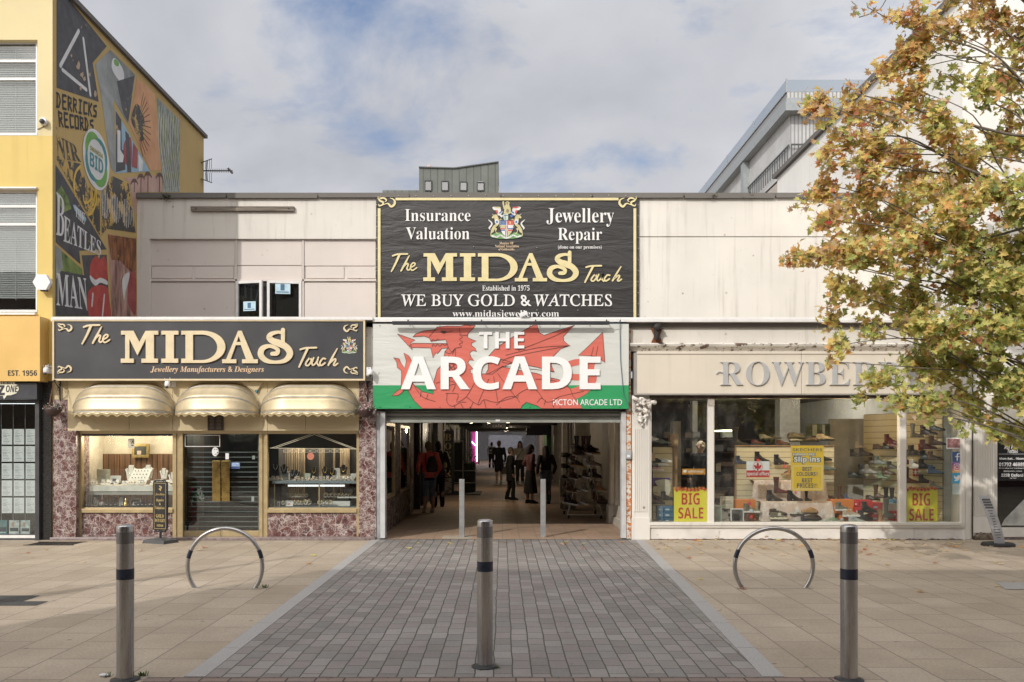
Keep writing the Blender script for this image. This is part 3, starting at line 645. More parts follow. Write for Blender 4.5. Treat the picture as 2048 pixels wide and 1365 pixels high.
mp_orange = paint('mural orange', (.55,.26,.12), (.70,.38,.19), 1.5, .33, (.06,.05,.05)); mp_brown = paint('mural brown', (.10,.045,.03), (.2,.09,.05), 6)
mp_gg = paint('mural grey green', (.10,.12,.10), (.50,.53,.46), 4, .0, stretch=(1,5,.9)); mp_pink = paint('mural dusk pink', (.42,.24,.20), (.58,.38,.30), 1.2)
mp_green = paint('mural leaf green', (.03,.07,.02), (.25,.33,.09), 3, .34); mp_teal = paint('mural teal', (.05,.22,.25), (.07,.28,.30)); mp_lime = paint('mural green ring', (.13,.33,.06), (.18,.40,.09))
mp_skin = paint('mural flesh tones', (.16,.07,.06), (.58,.36,.30), 2.0, .0, stretch=(1,2.5,.7)); mp_hair = paint('mural auburn', (.05,.018,.012), (.40,.15,.05), 3, .36, (.65,.45,.1), stretch=(1,4,1)); mp_yel = paint('mural yellow line', (.62,.40,.05), (.7,.48,.1)); mp_olive = paint('mural olive', (.30,.30,.07))
mp_dred = paint('mural crimson', (.26,.03,.04), (.40,.10,.09), 2.5)
L0 = .004
def panel(poly, mats, label, extra=None):
    g = MB(); wflat(g, [poly], L0)
    if extra: extra(g)
    return obj('mural_panel', g, mats, b_yel, label)
def ext(fn): return fn
def e1(g):
    wstroke(g, [(120,132),(157,62)], .075, .0062, 1, 0); wstroke(g, [(166,78),(180,190)], .075, .0070, 1, 0); wstroke(g, [(124,140),(172,180)], .07, .0078, 1, 0)
    for k,(x,y,s) in enumerate(((156,132,7),(163,150,6),(142,112,3),(178,150,4),(160,176,4),(189,188,5),(168,158,5))):
        wflat(g, [[(x+s*random.uniform(.5,1.1)*math.cos(a)*.7, y+s*random.uniform(.6,1.5)*math.sin(a)) for a in [i*.6 for i in range(10)]]], .0088+k*.0004, 2, .0003)
panel([(113,-32),(213,93),(185,126),(197,204),(113,176)], [mp_black, mp_white, paint('bare patch',(.42,.30,.2),(.5,.38,.28))], 'black panel with pale angular lines and flaking patches', e1)
def e2(g):
    wflat(g, [smooth_pts([(224,121),(229,117),(237,125),(246,142),(247,160),(240,163),(229,150),(223,135)])], .0062, 1)
    wflat(g, [smooth_pts([(227,121),(231,119),(237,127),(235,133),(229,130)])], .0082, 2)
    wflat(g, [[(233,163),(268,152),(256,244),(246,226)]], .0068, 3)
panel([(190,130),(220,100),(270,150),(256,248),(227,199),(229,345),(222,338),(201,186)], [mp_grey, mp_white, mp_lime, mp_black], 'grey stormy panel with a pale rounded shape', e2)
def e3(g):
    wflat(g, [[(231,222),(242,240),(243,300),(250,302),(250,340),(231,345)]], .0062, 1); wflat(g, [[(234,260),(240,262),(240,300),(247,312),(245,325),(234,325)]], .0078, 2)
    wflat(g, [smooth_pts([(247,290),(254,276),(262,280),(262,330),(252,330),(247,315)])], .0070, 3); wflat(g, [[(266,286),(275,300),(274,338),(263,334)]], .0086, 3); wflat(g, [[(250,262),(257,270),(262,345),(254,345)]], .0094, 1); wflat(g, [[(276,308),(286,324),(284,343),(277,343)]], .0066, 2)
panel([(229.5,217),(299,343),(229.5,347)], [mp_lblue, mp_black, mp_white, mp_dred], 'pale blue wedge with bold black and red blocks', e3)
def e4(g):
    wflat(g, [smooth_pts([(262,238),(270,210),(280,215),(288,240),(289,275),(280,282),(268,258)])], .0062, 1)
    for k in range(13):
        a = R_(-58+k*11); c = (276,246); wstroke(g, [(c[0]+9*math.cos(a),c[1]+36*math.sin(a)),(c[0]+min(33,26+k*.5)*math.cos(a)*(.75+.02*k),c[1]+88*math.sin(a)*.8)], .018, .0066+.0003*k, 2, 0)
panel([(274,154),(309,188),(322,341),(300,341),(259,249)], [mp_orange, mp_flaky, mp_brown], 'orange panel with dark sun and rays', e4)
def e5(g):
    for k in range(16):
        t = k/15; wstroke(g, [(337-20*(1-t)+t*17,228+20*abs(t-.5)),(333-16+t*34,290+8*math.sin(k)),(330+t*28,372)], .02, .0062+.0004*k, 1+(k%2), 3)
panel([(313.6,195),(360,242),(359,384.5),(326,384.5)], [mp_gg, mp_white, mp_olive], 'grey green panel with long pale strands', e5)
def e6(g):
    for k,(x,b,h) in enumerate(((268,384,20),(281,384,30),(295,384,34),(318,384,32))):
        wstroke(g, [(x,b),(x+.5,b-h)], .03, .0062+.002*k, 1, 0)
        for j in range(7):
            a = R_(-170+j*27); wstroke(g, [(x,b-h),(x+4*math.cos(a),b-h+6*math.sin(a)),(x+7*math.cos(a),b-h+5*math.sin(a)+5)], .035, .0064+.002*k+.00025*j, 1, 2)
panel([(246,356),(322,350),(325,384.5),(277,384.5),(271,440),(259,366)], [mp_pink, mp_brown], 'dusky pink panel with dark palm silhouettes', e6)
def e7(g): 
    wstroke(g, [(160,333),(151,345),(147,368),(150,392)], .05, .0062, 1); wstroke(g, [(166,392),(168,405),(175,405),(183,398),(187,408),(183,412)], .045, .0070, 1); wstroke(g, [(181,372),(184,388),(187,405),(190,378)], .045, .0078, 1); wstroke(g, [(192,380),(191,405),(184,424),(176,430)], .05, .0086, 1)
panel([(113,318),(160,328),(174,372),(199,392),(200,474),(122,335)], [mp_flaky, mp_yel], 'flaking black panel with loose yellow curves', e7)
def e8(g):
    wflat(g, [[(112,385),(122,372),(135,395),(142,418),(128,425),(113,400)]], .0062, 2); wflat(g, [[(145,410),(150,410),(172,438),(170,445),(160,436),(148,420)]], .0066, 3)
    wquad('B', SERIF, ((111.5,384),(129,400),(127,474),(111.5,470)), .0085, g, 1); wquad('EATLES', SERIF, ((127,430),(201,484),(201,512),(126,484)), .0085, g, 1); wquad('THE', SERIF, ((148,412),(169,428),(168,450),(150,432)), .0085, g, 1)
panel([(111,330),(123,348),(213,499.5),(158,502),(160.6,529),(111,485)], [mp_black, mp_white, mp_green, mp_lblue], 'dark panel with slanting pale band lettering', e8)
def e9(g):
    for k in range(19):
        x = 203.5+k*3.4; c = 405+k*1.5; a = 10+20*abs(math.sin(k*.5+.9)); wstroke(g, [(x,c-a*.9),(x+1.4,c+a)], .020, .0062+.0002*k, 1, 0)
panel([(203,384),(224,352),(257,368),(271,466),(213,458),(203,472)], [mp_flaky, mp_white], 'black panel with thin white upright lines', e9)
def e10(g):
    wflat(g, [[(216,470),(271,478),(271.5,540),(262,545),(240,522),(222,520)]], .0062, 1); wflat(g, [smooth_pts([(244,560),(256,545),(258,555),(250,585),(247,600)])], .0070, 2); wflat(g, [smooth_pts([(260,548),(271,552),(271,625),(264,625),(255,600)])], .0078, 3)
panel([(215.4,468.7),(272,477.5),(272.5,640),(224.5,640)], [mp_skin, mp_hair, mp_white, mp_dred], 'flesh toned panel with auburn streaks', e10)
def e11(g):
    wflat(g, [smooth_pts([(180,530),(190,513),(199,520),(208,513),(213,530),(213,560),(196,566),(180,555)])], .0062, 1); wflat(g, [smooth_pts([(174,590),(190,572),(213,575),(218,600),(219,640),(181,640)])], .0070, 1)
    wflat(g, [smooth_pts([(179,551),(190,560),(200,556),(213,562),(214,570),(200,566),(190,572),(181,562)])], .0082, 2); wstroke(g, [(183,612),(185,588)], .05, .0082, 2); wstroke(g, [(204,632),(208,590)], .05, .0082, 2)
panel([(163,511),(213,510),(219.5,640),(180,640)], [mp_black, mp_red, mp_white], 'black panel with rounded red and white shapes', e11)
def e12(g):
    wflat(g, [[(111,540),(172,552),(177,632),(111,632)]], .0062, 1); wflat(g, [[(111,492),(122,500),(125,535),(111,560)]], .0066, 3); wquad('MAN', SERIF, ((112,545),(171,556),(176,622),(112,612)), .0085, g, 2)
panel([(110,491),(163,538),(180,640),(110,640)], [mp_green, mp_black, mp_white, mp_grey], 'green and black panel with pale outlined lettering', e12)
g = MB()
def hand(word, q):                                            # brushed block capitals drawn with strokes
    S = {'D':[[(.1,0),(.15,1)],[(.0,.98),(.5,.95),(.85,.5),(.5,.05),(.0,.0)]],'E':[[(.15,0),(.1,1)],[(.1,.97),(.85,1.0)],[(.1,.5),(.7,.55)],[(.15,.03),(.9,.0)]],'R':[[(.15,0),(.1,1)],[(.1,.97),(.8,.9),(.75,.55),(.15,.5)],[(.35,.5),(.9,0)]],'I':[[(.5,0),(.5,1)],[(.2,1),(.8,1)],[(.2,0),(.8,0)]],'C':[[(.9,.95),(.15,.95)],[(.15,.95),(.2,.03)],[(.2,.03),(.95,.08)]],'K':[[(.15,0),(.15,1)],[(.85,1),(.2,.5)],[(.3,.55),(.9,0)]],'S':[[(.85,.95),(.15,.85)],[(.15,.85),(.2,.55)],[(.2,.55),(.85,.45)],[(.85,.45),(.8,.05)],[(.8,.05),(.1,.02)]],'O':[[(.1,.97),(.9,.97)],[(.9,.97),(.85,.03)],[(.85,.03),(.1,.03)],[(.1,.03),(.1,.97)]]}
    c = [W(*p) for p in q]; n = len(word); k = 0
    for i, ch in enumerate(word):
        for st in S[ch]:
            pts = []
            for u,v in st:
                uu = (i+.08+.78*u)/n; p = c[3].lerp(c[2],uu).lerp(c[0].lerp(c[1],uu), v); pts.append((p.y,p.z))
            wflat_m(g, [stroke(pts, .045)], .005+.0004*(k%9), 0, .0003); k += 1
hand('DERRICKS', ((112,186),(195,212),(194,235),(112,214))); hand('RECORDS', ((115,223),(188,241),(188,263),(117,252)))
obj('painted_lettering', g, M('dark brush paint',(.02,.018,.022),.6), b_yel, 'dark brushed capitals reading DERRICKS RECORDS')
g = MB(); wquad('NIR', SERIF, ((112,270),(152,292),(162,325),(113,318)), .0065, g, 0); obj('painted_lettering', g, mp_flaky, b_yel, 'flaking black serif capitals')
g = MB(); c = W(192,320); cy, cz = c.y, c.z
def circ(r, n=40, a0=0, a1=2*math.pi): return [(cy+r*math.cos(a0+(a1-a0)*k/n), cz+r*math.sin(a0+(a1-a0)*k/n)) for k in range(n + (0 if a1-a0 > 6.28 else 1))]
wflat_m(g, [circ(.56)], .0095, 0)
def arcr(a0,a1,r0,r1,m,l):
    n = 24; o = []; i_ = []
    for k in range(n+1):
        a = R_(lerp(a0,a1,k/n)); w = math.sin(math.pi*k/n); o.append((cy+(r0+(r1-r0)*w)*math.cos(a), cz+(r0+(r1-r0)*w)*math.sin(a))); i_.append((cy+r0*.97*math.cos(a), cz+r0*.97*math.sin(a)))
    wflat_m(g, [o+i_[::-1]], l, m)
arcr(60,200,.38,.52,1,.011); arcr(-120,20,.38,.52,1,.0118); arcr(-20,95,.40,.50,2,.0126); arcr(165,275,.40,.50,2,.0134)
def wtext(s, st, y0,y1,z0,z1,l,m,**k):
    vs, fs = text2d(s, st, .0012, **k); g.add([(WL+l+t,x,z) for x,z,t in fit(vs,y0,y1,z0,z1)], fs, m)
wtext('SWANSEA', SANSB, cy-.27,cy+.27,cz+.10,cz+.19,.0145,3); wtext('BID', SANSB, cy-.28,cy+.28,cz-.20,cz+.07,.0145,2)
obj('round_logo', g, [mp_white, mp_lime, mp_teal, mp_olive], b_yel, 'round white painted logo with green and teal swirl')
# aerial bolted to the far corner of the flank
t = thing('tv_aerial', 'television aerial with reflector grids bolted high on the far corner of the mural wall', 'aerial', tuple(W(398,345)))
Y = YE+.02; g = MB(); p0 = P(402,342,Y)
g.tube([P(394,342,Y),P(465,342,Y)],.018,6); 
for k in range(14): x = 414+k*3.6; g.tube([P(x,342-4,Y),P(x,342+4,Y)],.006,5)
g.tube([P(456,337,Y),P(465,347,Y)],.03,6); obj('boom', g, M('aerial metal',(.12,.12,.12),.4,.6), t)
for s in (-1,1):
    g = MB(); 
    g.tube([P(402,342+s*16,Y-.25),P(424,342+s*24,Y-.25)],.012,5); g.tube([P(402,342+s*16,Y+.25),P(424,342+s*24,Y+.25)],.012,5)
    g.tube([P(412,342,Y),P(414,342+s*21,Y)],.012,5)
    for k in range(6): x = 403+k*4; g.tube([P(x,342+s*(16.3+k*1.5),Y-.28),P(x,342+s*(16.3+k*1.5),Y+.28)],.008,5); g.tube([P(x,342+s*4,Y),P(x,342+s*(16.3+k*1.5),Y)],.006,4)
    obj('reflector_grid', g, _MC['aerial metal'], t)
g = MB(); g.tube([P(398,320,YE-.1)+Vector((.02,0,0)),P(398,384,YE-.1)+Vector((.02,0,0))],.02,6); g.tube([(WL,YE-.1,PZ(342,Y)),P(400,342,Y)],.018,6); obj('mast', g, _MC['aerial metal'], t)

# cameras and alarm box fixed to the yellow pillar
m_wp = M('white plastic',(.75,.75,.76),.35,var=.04); m_smoke = M('smoked dome',(.06,.06,.07),.15)
t = thing('security_camera', 'white dome security camera with grey lens on the pale yellow pillar beside the blinds', 'camera', tuple(P(85,243,-.1)), 'security cameras')
g = MB(); c = P(86,243,-.06); g.lathe([(.001,-.05),(.06,-.05),(.07,.0),(.06,.02)],(0,0,0),20); g.xf(Matrix.Translation(c) @ Matrix.Rotation(R_(90),4,'X')); obj('housing', g, m_wp, t)
g = MB(); g.ball(P(84,243,-.1),.045,0,14,8); obj('lens_dome', g, m_smoke, t); g = MB(); g.tube([P(88,248,-.02),P(86,254,-.012),P(78,258,-.012),P(75,259,-.01)],.006,5); obj('cable', g, m_black, t)
def bulb_camera(px,py,Y,label,arm):
    t = thing('security_camera', label, 'camera', tuple(P(px,py,Y)), 'security cameras'); c = P(px,py,Y)
    g = MB(); g.lathe([(.001,-.03),(.04,-.025),(.047,.0),(.047,.045),(.035,.07),(.001,.075)],c,18); obj('housing', g, m_wp, t)
    g = MB(); g.ball(c+Vector((0,-.028,-.03)),.026,0,12,8); obj('lens_dome', g, m_smoke, t)
    g = MB(); g.tube([c+Vector((0,0,.07)),c+Vector((0,0,.1)),c+Vector((arm[0],arm[1],.09))],.012,6); g.box(c.x+arm[0]-.04,c.x+arm[0]+.04,c.y+arm[1]-.005,c.y+arm[1]+.02,c.z-.02,c.z+.12); obj('bracket', g, m_wp, t)
    g = MB(); g.tube([c+Vector((.03,0,.05)),c+Vector((.05,-.02,.13))],.006,5); g.tube([c+Vector((-.03,0,.05)),c+Vector((-.04,-.02,.12))],.006,5); obj('antenna', g, m_wp, t)
bulb_camera(92,744,-.22,'white bulb security camera at the left end of the jewellery sign',(.0,.17))
bulb_camera(335,771,-.16,'white bulb security camera between the first two gold awnings',(.05,.16))
bulb_camera(741,748,-.26,'white bulb security camera beside the dragon sign',(-.05,.12))
g = MB(); c = P(87,566,-.09); g.lathe([(.0,-.05),(.12,-.05),(.15,-.02),(.15,.07)],(0,0,0),6,0,1,1,False); g.xf(Matrix.Translation(c) @ Matrix.Rotation(R_(90),4,'X')); g.pbox(80,94,578,583,-.13,.06,1)
obj('alarm_box', g, [m_wp, M('dark strobe',(.05,.06,.1),.2)], label='white six sided alarm box on the yellow pillar', cat='alarm box', bevel=.008)

# ticket shop on the ground floor
t = thing('yellow_fascia_sign', 'plain yellow shop fascia lettered with an established date', 'sign', tuple(P(20,760,-.3)))
g = MB(); Y = -.30; g.box(xL, PX(80,Y), Y, -.003, PZ(763,Y), PZ(633,Y)); obj('board', g, M('yellow sign vinyl',(.68,.44,.14),.4,var=.04,scale=2), t, bevel=.006)
g = MB(); ptext(g,'EST. 1956',SANSB,16,74,741,752,Y-.0005); obj('lettering', g, M('dark sign letters',(.03,.028,.025),.5), t)
t = thing('ticket_sign', 'dark grey sign with cream speech bubble logo under the yellow fascia', 'sign', tuple(P(20,797,-.22)))
g = MB(); Y = -.22; g.box(xL, PX(74,Y), Y, -.003, PZ(799,Y), PZ(766,Y)); obj('board', g, M('dark grey board',(.045,.047,.055),.35), t, bevel=.004)
g = MB(); pflat(g,[[(-28,764.5),(30,764.5),(29,768),(36,771),(38,779),(33,787),(22,791),(14,791),(8,799),(6,792),(-28,792)]],Y-.0005,.003); obj('speech_bubble', g, M('cream vinyl',(.70,.68,.55),.5), t)
g = MB(); ptext(g,'TICKET',SANSB,1,27,763.5,768.5,Y-.004,.003); ptext(g,'ONE',SANSBI,12,36,771,785,Y-.004,.003); pflat(g,[[(-3,771),(9,771),(9,774),(2,786),(10,786),(9,791),(-6,791),(-5,787),(3,775),(-3,775)]],Y-.004,.003); obj('lettering', g, _MC['dark grey board'], t)
t = thing('ticket_shop_window', 'dark shop window full of posted notices on the far left', 'shop window', (PX(40),0,0))
g = MB(); Y=.1; g.box(PX(76,0),PX(84,0),-.10,.2,0,PZ(766)); g.box(xL,PX(76),-.05,.2,0.0,PZ(1070)); g.box(xL,PX(76),Y,.2,PZ(803),PZ(799)); obj('frame', g, [M('dark grey shopfront frame',(.055,.055,.06),.4)], t)
g = MB(); g.box(xL,PX(75),-.052,.0,PZ(1076),PZ(1070)); obj('sill', g, m_white_trim, t)
g = MB(); g.box(xL,PX(76),Y+.03,Y+.036,PZ(1069.5),PZ(803.5)); obj('pane', g, GLASS('shop glass',(.90,.93,.92),1.15), t)
g = MB(); g.box(xL,PX(80),1.6,1.7,0,2.8); g.box(xL,PX(84),.22,1.6,2.45,2.55); g.box(PX(80),PX(84),.22,1.6,0,2.45); g.box(xL,PX(80),.22,1.6,.05,.1); obj('interior', g, M('dim shop interior',(.07,.065,.06),.8), t)
g = MB(); Y=.16; g.pbox(-40,72,807,808.3,Y,.02); obj('strip_light', g, EMIT('fluorescent tube',(.95,.97,1),1.6), t)
m_paper = M('notice paper',(.72,.72,.74),.7,var=.03); m_print = M('grey print',(.36,.37,.40),.7,var=.2,scale=60)
first = None; Y = .19; rows = ['top','second','third','fourth','bottom']; cols = ['nearest the black pillar','in the middle column','in the left column']
for r in range(5):
    for c in range(3):
        cx = 62-c*24+ (0 if c else 0); cy = 874+r*34.3; w = PX(10.5)-PX(0); h = .135
        if first is None:
            g = MB(); g.box(-w,w,-.002,.002,-h,h,0)
            y = h-.03; random.seed(3)
            while y > -h+.02: g.box(-w*.75, -w*.75+w*1.5*random.uniform(.35,1), -.004,-.0022, y-.004, y+.002, 1); y -= random.choice((.011,.014,.024))
            first = obj('notice_sheet', g, [m_paper, m_print]); o = first
        else: o = first.copy(); COL.objects.link(o)
        o.location = P(cx,cy,Y); tag(o, 'white printed notice, %s row, %s of the ticket shop window' % (rows[r], cols[c]), 'notice', 'notices in the ticket shop window')
g = MB()
for x in (50.5,26.5,2.5): g.tube([P(x,806,.2),P(x,1050,.2)],.004,5)
obj('hanging_wire', g, m_galv, t)
g = MB()
for i,(x0,x1) in enumerate(((-14,14),(18,38.5),(41,60))):
    g = MB(); g.pbox(x0,x1,1041,1073-4,.15,.01,0); g.pbox(x0+2,x1-2,1055+i,1063,.147,.002,2); g.pbox(x0+(x1-x0)*.25,x0+(x1-x0)*.5,1045,1054,.1475,.002,1); g.pbox(x0+3,x1-3,1064.5,1066,.1465,.002,3)
    obj('show_poster', g, [M('poster paper %d'%i,[(.10,.22,.24),(.5,.52,.52),(.45,.5,.5)][i],.5,var=.3,scale=14), M('poster flesh',(.42,.28,.22),.6), M('poster dark',(.05,.06,.08),.6), M('poster white',(.7,.7,.7),.6)], label=['teal show poster, leftmost at the foot of the ticket shop window','pale show poster with two portraits, middle one below the notices','pale show poster with red lettering, rightmost below the notices'][i], cat='poster', group='show posters in the ticket shop window')
# black mosaic pillar of the yellow block
g = MB(); g.box(PX(84.5),WL-.003,-.03,.1,.0,PZ(763)); m_mosaic = bricks('black mosaic', .05, .016, [(.012,.012,.013),(.03,.03,.032),(.02,.02,.022)], (.05,.048,.045), .003, .5, 0, .004, .25, .8)
for nd in m_mosaic.node_tree.nodes:
    if nd.type == 'MAPPING': nd.inputs['Rotation'].default_value = (R_(90),0,0)
obj('mosaic_pillar', g, m_mosaic, b_yel)
# ---------------------------------------------------------------- jewellery shopfront
m_gold = M('gold letter face',(.68,.57,.38),.4,0,.06); m_goldframe = M('champagne anodised frame',(.46,.36,.20),.38,.35,.1,8)
m_beigep = stained('beige painted fascia', (.60,.50,.32), dirt=(.28,.22,.13), amount=.35)
m_marble = marble('red veined marble', 1.9, veinw=.055, vein=(.54,.47,.44)); m_marble2 = marble('red veined marble pillar', 2.9, vein=(.52,.46,.43), veinw=.075)
m_step = M('worn marble step',(.24,.19,.185),.3,0,.3,14)
m_signgrey = M('dark grey sign board',(.052,.054,.06),.38,0,.1,1.6)
t_shop = thing('jewellery_shopfront', 'jewellery shopfront with red marble base, gold frames and beige fascia', 'shopfront', (PX(430),0,0))
g = MB(); g.pbox(105.6,135,800,862,0,.5); g.pbox(105.6,152,862,1079.5,0,.5); g.pbox(152.01,163,866,1079.5,.2,.3); obj('pillar', g, m_marble2, t_shop)
g = MB(); g.pbox(718,752,762,1079.5,0,.5); g.pbox(717,748,1060,1079.7,-.018,.5); obj('pillar', g, m_marble2, t_shop)
g = MB()
for a,b in ((105.6,135),(718.01,718.02)):
    if b-a > 1: g.pbox(a,b,761,799.8,.02,.3)
zl = 862
for a,b in ((135.2,258),(258.6,345),(345.6,420.5),(421,535),(535.5,611),(611.6,717.8)): g.pbox(a,b,761,zl,.0,.09)
g.pbox(135,718,761,zl-1,.06,.3); g.pbox(152,717,zl,868,.12,.3); obj('fascia', g, m_beigep, t_shop, bevel=.003)
g = MB(); g.pbox(480,507,764,766,-.02,.02); g.prism([(PX(481),PZ(764)),(PX(527),PZ(764)),(PX(515),PZ(783)),(PX(511),PZ(783))],-.05,0); obj('fascia_bracket', g, m_beigep, t_shop)
g = MB(); g.prism([(PX(511),PZ(780.5)),(PX(517),PZ(780.5)),(PX(514.5),PZ(787)),(PX(513),PZ(787))],-.051,0.01); obj('blue_tape', g, M('teal tape',(.05,.2,.26),.5), t_shop)
g = MB()
for a,b in ((152.5,163),(345,352.5),(356.5,365.5),(352.4,356.6),(518,525),(528,535),(525,528),(713,718)):
    g.pbox(a,b,868.05,1074 if a>340 and a<530 else 1073,.115 if a not in (352.4,525) else .135,.1)
for a,b in ((163,345),(535,713)): g.pbox(a,b,1018.5,1026,.09,.14); g.pbox(a,b,1016,1018.4,.14,.1)
obj('frame', g, m_goldframe, t_shop, bevel=.003)
for a,b in ((163.1,345),(535,713)): g = MB(); g.pbox(a,b,1026.1,1066,.13,.3); g.pbox(a,b,1066.1,1076,.12,.3); obj('stallriser', g, m_marble, t_shop)
g = MB(); g.box(PX(105),PX(752),-.10,.6,0,.045); obj('step', g, m_step, t_shop, bevel=.006)
g = MB(); g.pbox(163,345,868,872.5,.13,.08); g.pbox(365.5,518,866,869,.13,.08); g.pbox(535,713,866,869,.13,.08); obj('head_recess', g, m_black, t_shop)
m_sg2 = GLASS('shop window glass',(.93,.95,.94),1.25)
for a,b,t,u in ((163.2,344.8,872.6,1016),(535.2,712.8,869.2,1016)):
    q = MB(); q.pbox(a,b,t,u,.175,.006); obj('window_pane', q, m_sg2, t_shop)
# glass doors
for a,b,hx in ((365.6,441.4,(424.5,441)),(442.2,517.8,(443,459.5))):
    w = MB(); w.pbox(a,b,1062,1073,.15,.05); dr = obj('door', w, m_goldframe, t_shop, bevel=.003)
    q = MB(); q.pbox(a,b,869.5,1061.8,.165,.012); obj('pane', q, GLASS('door glass',(.80,.84,.83),1.3), dr)
    q = MB(); q.pbox(hx[0],hx[1],922,1003,.11,.035); obj('handle', q, M('polished brass',(.62,.45,.17),.16,1,.25,9,rvar=.08), dr, bevel=.004)
m_sill = M('white shelf edge',(.62,.62,.58),.4)
q = MB(); q.frame(369.5,440,870.5,894,.158,.005,1.3); obj('sign_outline', q, M('white vinyl line',(.72,.72,.70),.5), t_shop)
q = MB(); q.lathe([(.001,-.003),(.058,-.003),(.058,.003)],(0,0,0),24,0,1,1.35); q.xf(Matrix.Translation(P(430.5,904,.155)) @ Matrix.Rotation(R_(90),4,'X')); 
for k in range(7): x = random.uniform(425,436); y = random.uniform(898,911); q.pbox(x,x+2.2,y,y+1.5,.150,.003,1)
obj('oval_sticker', q, [m_wp, M('sticker ink',(.04,.05,.05),.6)], t_shop)
q = MB(); q.pbox(450.8,457.5,907,919,.150,.01); q.pbox(504.5,509.5,912,919,.20,.01); q.pbox(503,508,993,1003,.20,.01); obj('door_label', q, m_paper, t_shop)
q = MB(); q.pbox(463,479,924.5,937.5,.30,.02,0); q.pbox(464.5,477,926,928.2,.297,.002,1); q.pbox(464.5,472,930,931.5,.297,.002,1); obj('lit_card_screen', q, [EMIT('blue screen',(.10,.16,.55),.9), EMIT('screen text',(.7,.75,1),.9)], label='small glowing blue screen inside the glass shop doors', cat='screen')
# roller grille behind the doors
t = thing('roller_grille', 'grey horizontal bar grille behind the glass doors of the jewellery shop', 'grille', tuple(P(442,1060,.28)))
q = MB()
for k in range(16): y = 904+k*9.9; q.pbox(366,518,y,y+1.9,.28,.012)
obj('bar', q, M('grey grille bar',(.33,.35,.35),.35,.5), t)
q = MB()
for x in (366.5,516): q.pbox(x,x+1.5,872,1060,.3,.01)
obj('guide_rail', q, m_galv, t)
# interiors
m_wood = M('brown wood panelling',(.16,.085,.045),.5,0,.35,2,stretch=(14,1,.5)); m_intcream = M('cream display wall',(.52,.47,.38),.7); m_curt = M('beige curtain',(.30,.23,.15),.8,0,.35,3,stretch=(16,1,.3))
g = MB(); x0,x1 = PX(152),PX(360); zc = PZ(860)
g.box(x0,x1,1.05,1.1,PZ(908,1.05),zc+.05,0); g.box(x0,x1,1.05,1.1,.3,PZ(908,1.05)-.002,1); g.box(x0-.05,x0,.2,1.1,.3,zc,0); g.box(x1,x1+.05,.2,1.1,.3,zc,1); g.box(x0,x1,.2,1.05,zc,zc+.05,0); g.box(x0,x1,.2,1.05,PZ(1019)-.05,PZ(1019),2); g.box(PX(190,1.0),PX(191,1.0),1.04,1.049,PZ(908,1.05),zc,1)
for k in range(18): x = lerp(x0,x1,k/18); g.box(x,x+.012,1.042,1.05,.5,PZ(909,1.05),3)
obj('display_interior', g, [m_intcream, m_wood, M('dark display base',(.04,.045,.05),.5), M('dark groove',(.05,.028,.016),.7)], t_shop)
g = MB(); x0,x1 = PX(520),PX(735)
g.box(x0,x1,1.25,1.3,.3,zc+.05,0); g.box(x0-.05,x0,.2,1.3,.3,zc,1); g.box(x1,x1+.05,.2,1.3,.3,zc,1); g.box(x0,x1,.2,1.25,zc,zc+.05,1); g.box(x0,x1,.2,1.25,PZ(1017)-.05,PZ(1017),3)
g.box(PX(536),PX(712),.5,.56,PZ(897,.5),PZ(868,.5),1)
for a,b in ((566,612),(640,650),(668,672),(682,700)):
    n = int((b-a)/2.2)
    for k in range(n): x = PX(a+k*2.2,1.1); g.tube([(x,1.1+.02*(k%2),.55),(x,1.1+.02*(k%2),PZ(890,1.1))],.02,6,2,cap=False)
obj('display_interior', g, [m_dark, m_dark, m_curt, M('blue grey cloth base',(.14,.17,.19),.8)], t_shop)
g = MB(); g.box(PX(345),PX(365),.6,3,0,zc+.2,0); g.box(PX(518),PX(540),.6,3,0,zc+.2,0); g.box(PX(340),PX(545),3,3.1,0,zc+.2,0); g.box(PX(340),PX(545),.3,3.1,zc+.08,zc+.2,0); g.box(PX(360),PX(522),.3,3,.046,.05,1)
g.box(PX(440,2),PX(560,2),1.8,2.2,0,.95,0); g.box(PX(440,1.8),PX(520,1.8),1.79,1.8,.5,.9,2); obj('shop_room', g, [m_dark, M('grey shop floor',(.16,.15,.15),.3), M('dark glass case',(.05,.06,.07),.15)], t_shop)
def glow(name, label, spots, col, power, cat='ceiling light', group=None, r=.05, size=.12):
    for i,(x,y,z) in enumerate(spots):
        g = MB(); g.lathe([(r*1.35,-.012),(r*1.35,0)],(x,y,z),16,1); g.lathe([(.001,-.014),(r,-.014)],(x,y,z),16,0)
        o = obj(name, g, [EMIT('lamp face '+name, col, 6), m_wp], label=label[i] if isinstance(label,list) else label, cat=cat, group=group)
        if power:
            l = bpy.data.lights.new(name+'_light','POINT'); l.energy = power; l.color = col; l.shadow_soft_size = size
            lo = bpy.data.objects.new(name+'_light', l); lo.location = (x,y,z-.15); COL.objects.link(lo); lo.parent = None
W1 = (1,.86,.66)
glow('display_downlight', ['round downlight over the left of the first jewellery window','round downlight over the right of the first jewellery window'], [(PX(200),.55,zc-.01),(PX(300),.55,zc-.01)], W1, 20, group='downlights over the jewellery windows', r=.04)
glow('display_downlight', ['round downlight over the left half of the watch window','round downlight over the right half of the watch window'], [(PX(580),.9,zc-.01),(PX(670),.9,zc-.01)], W1, 20, group='downlights over the jewellery windows', r=.04)
glow('shop_downlight', ['ceiling spot just inside the jewellery doors, left one','ceiling spot just inside the jewellery doors, right one'], [(PX(470,1.5),1.5,zc+.05),(PX(500,1.6),1.6,zc+.05)], W1, 5, r=.03)
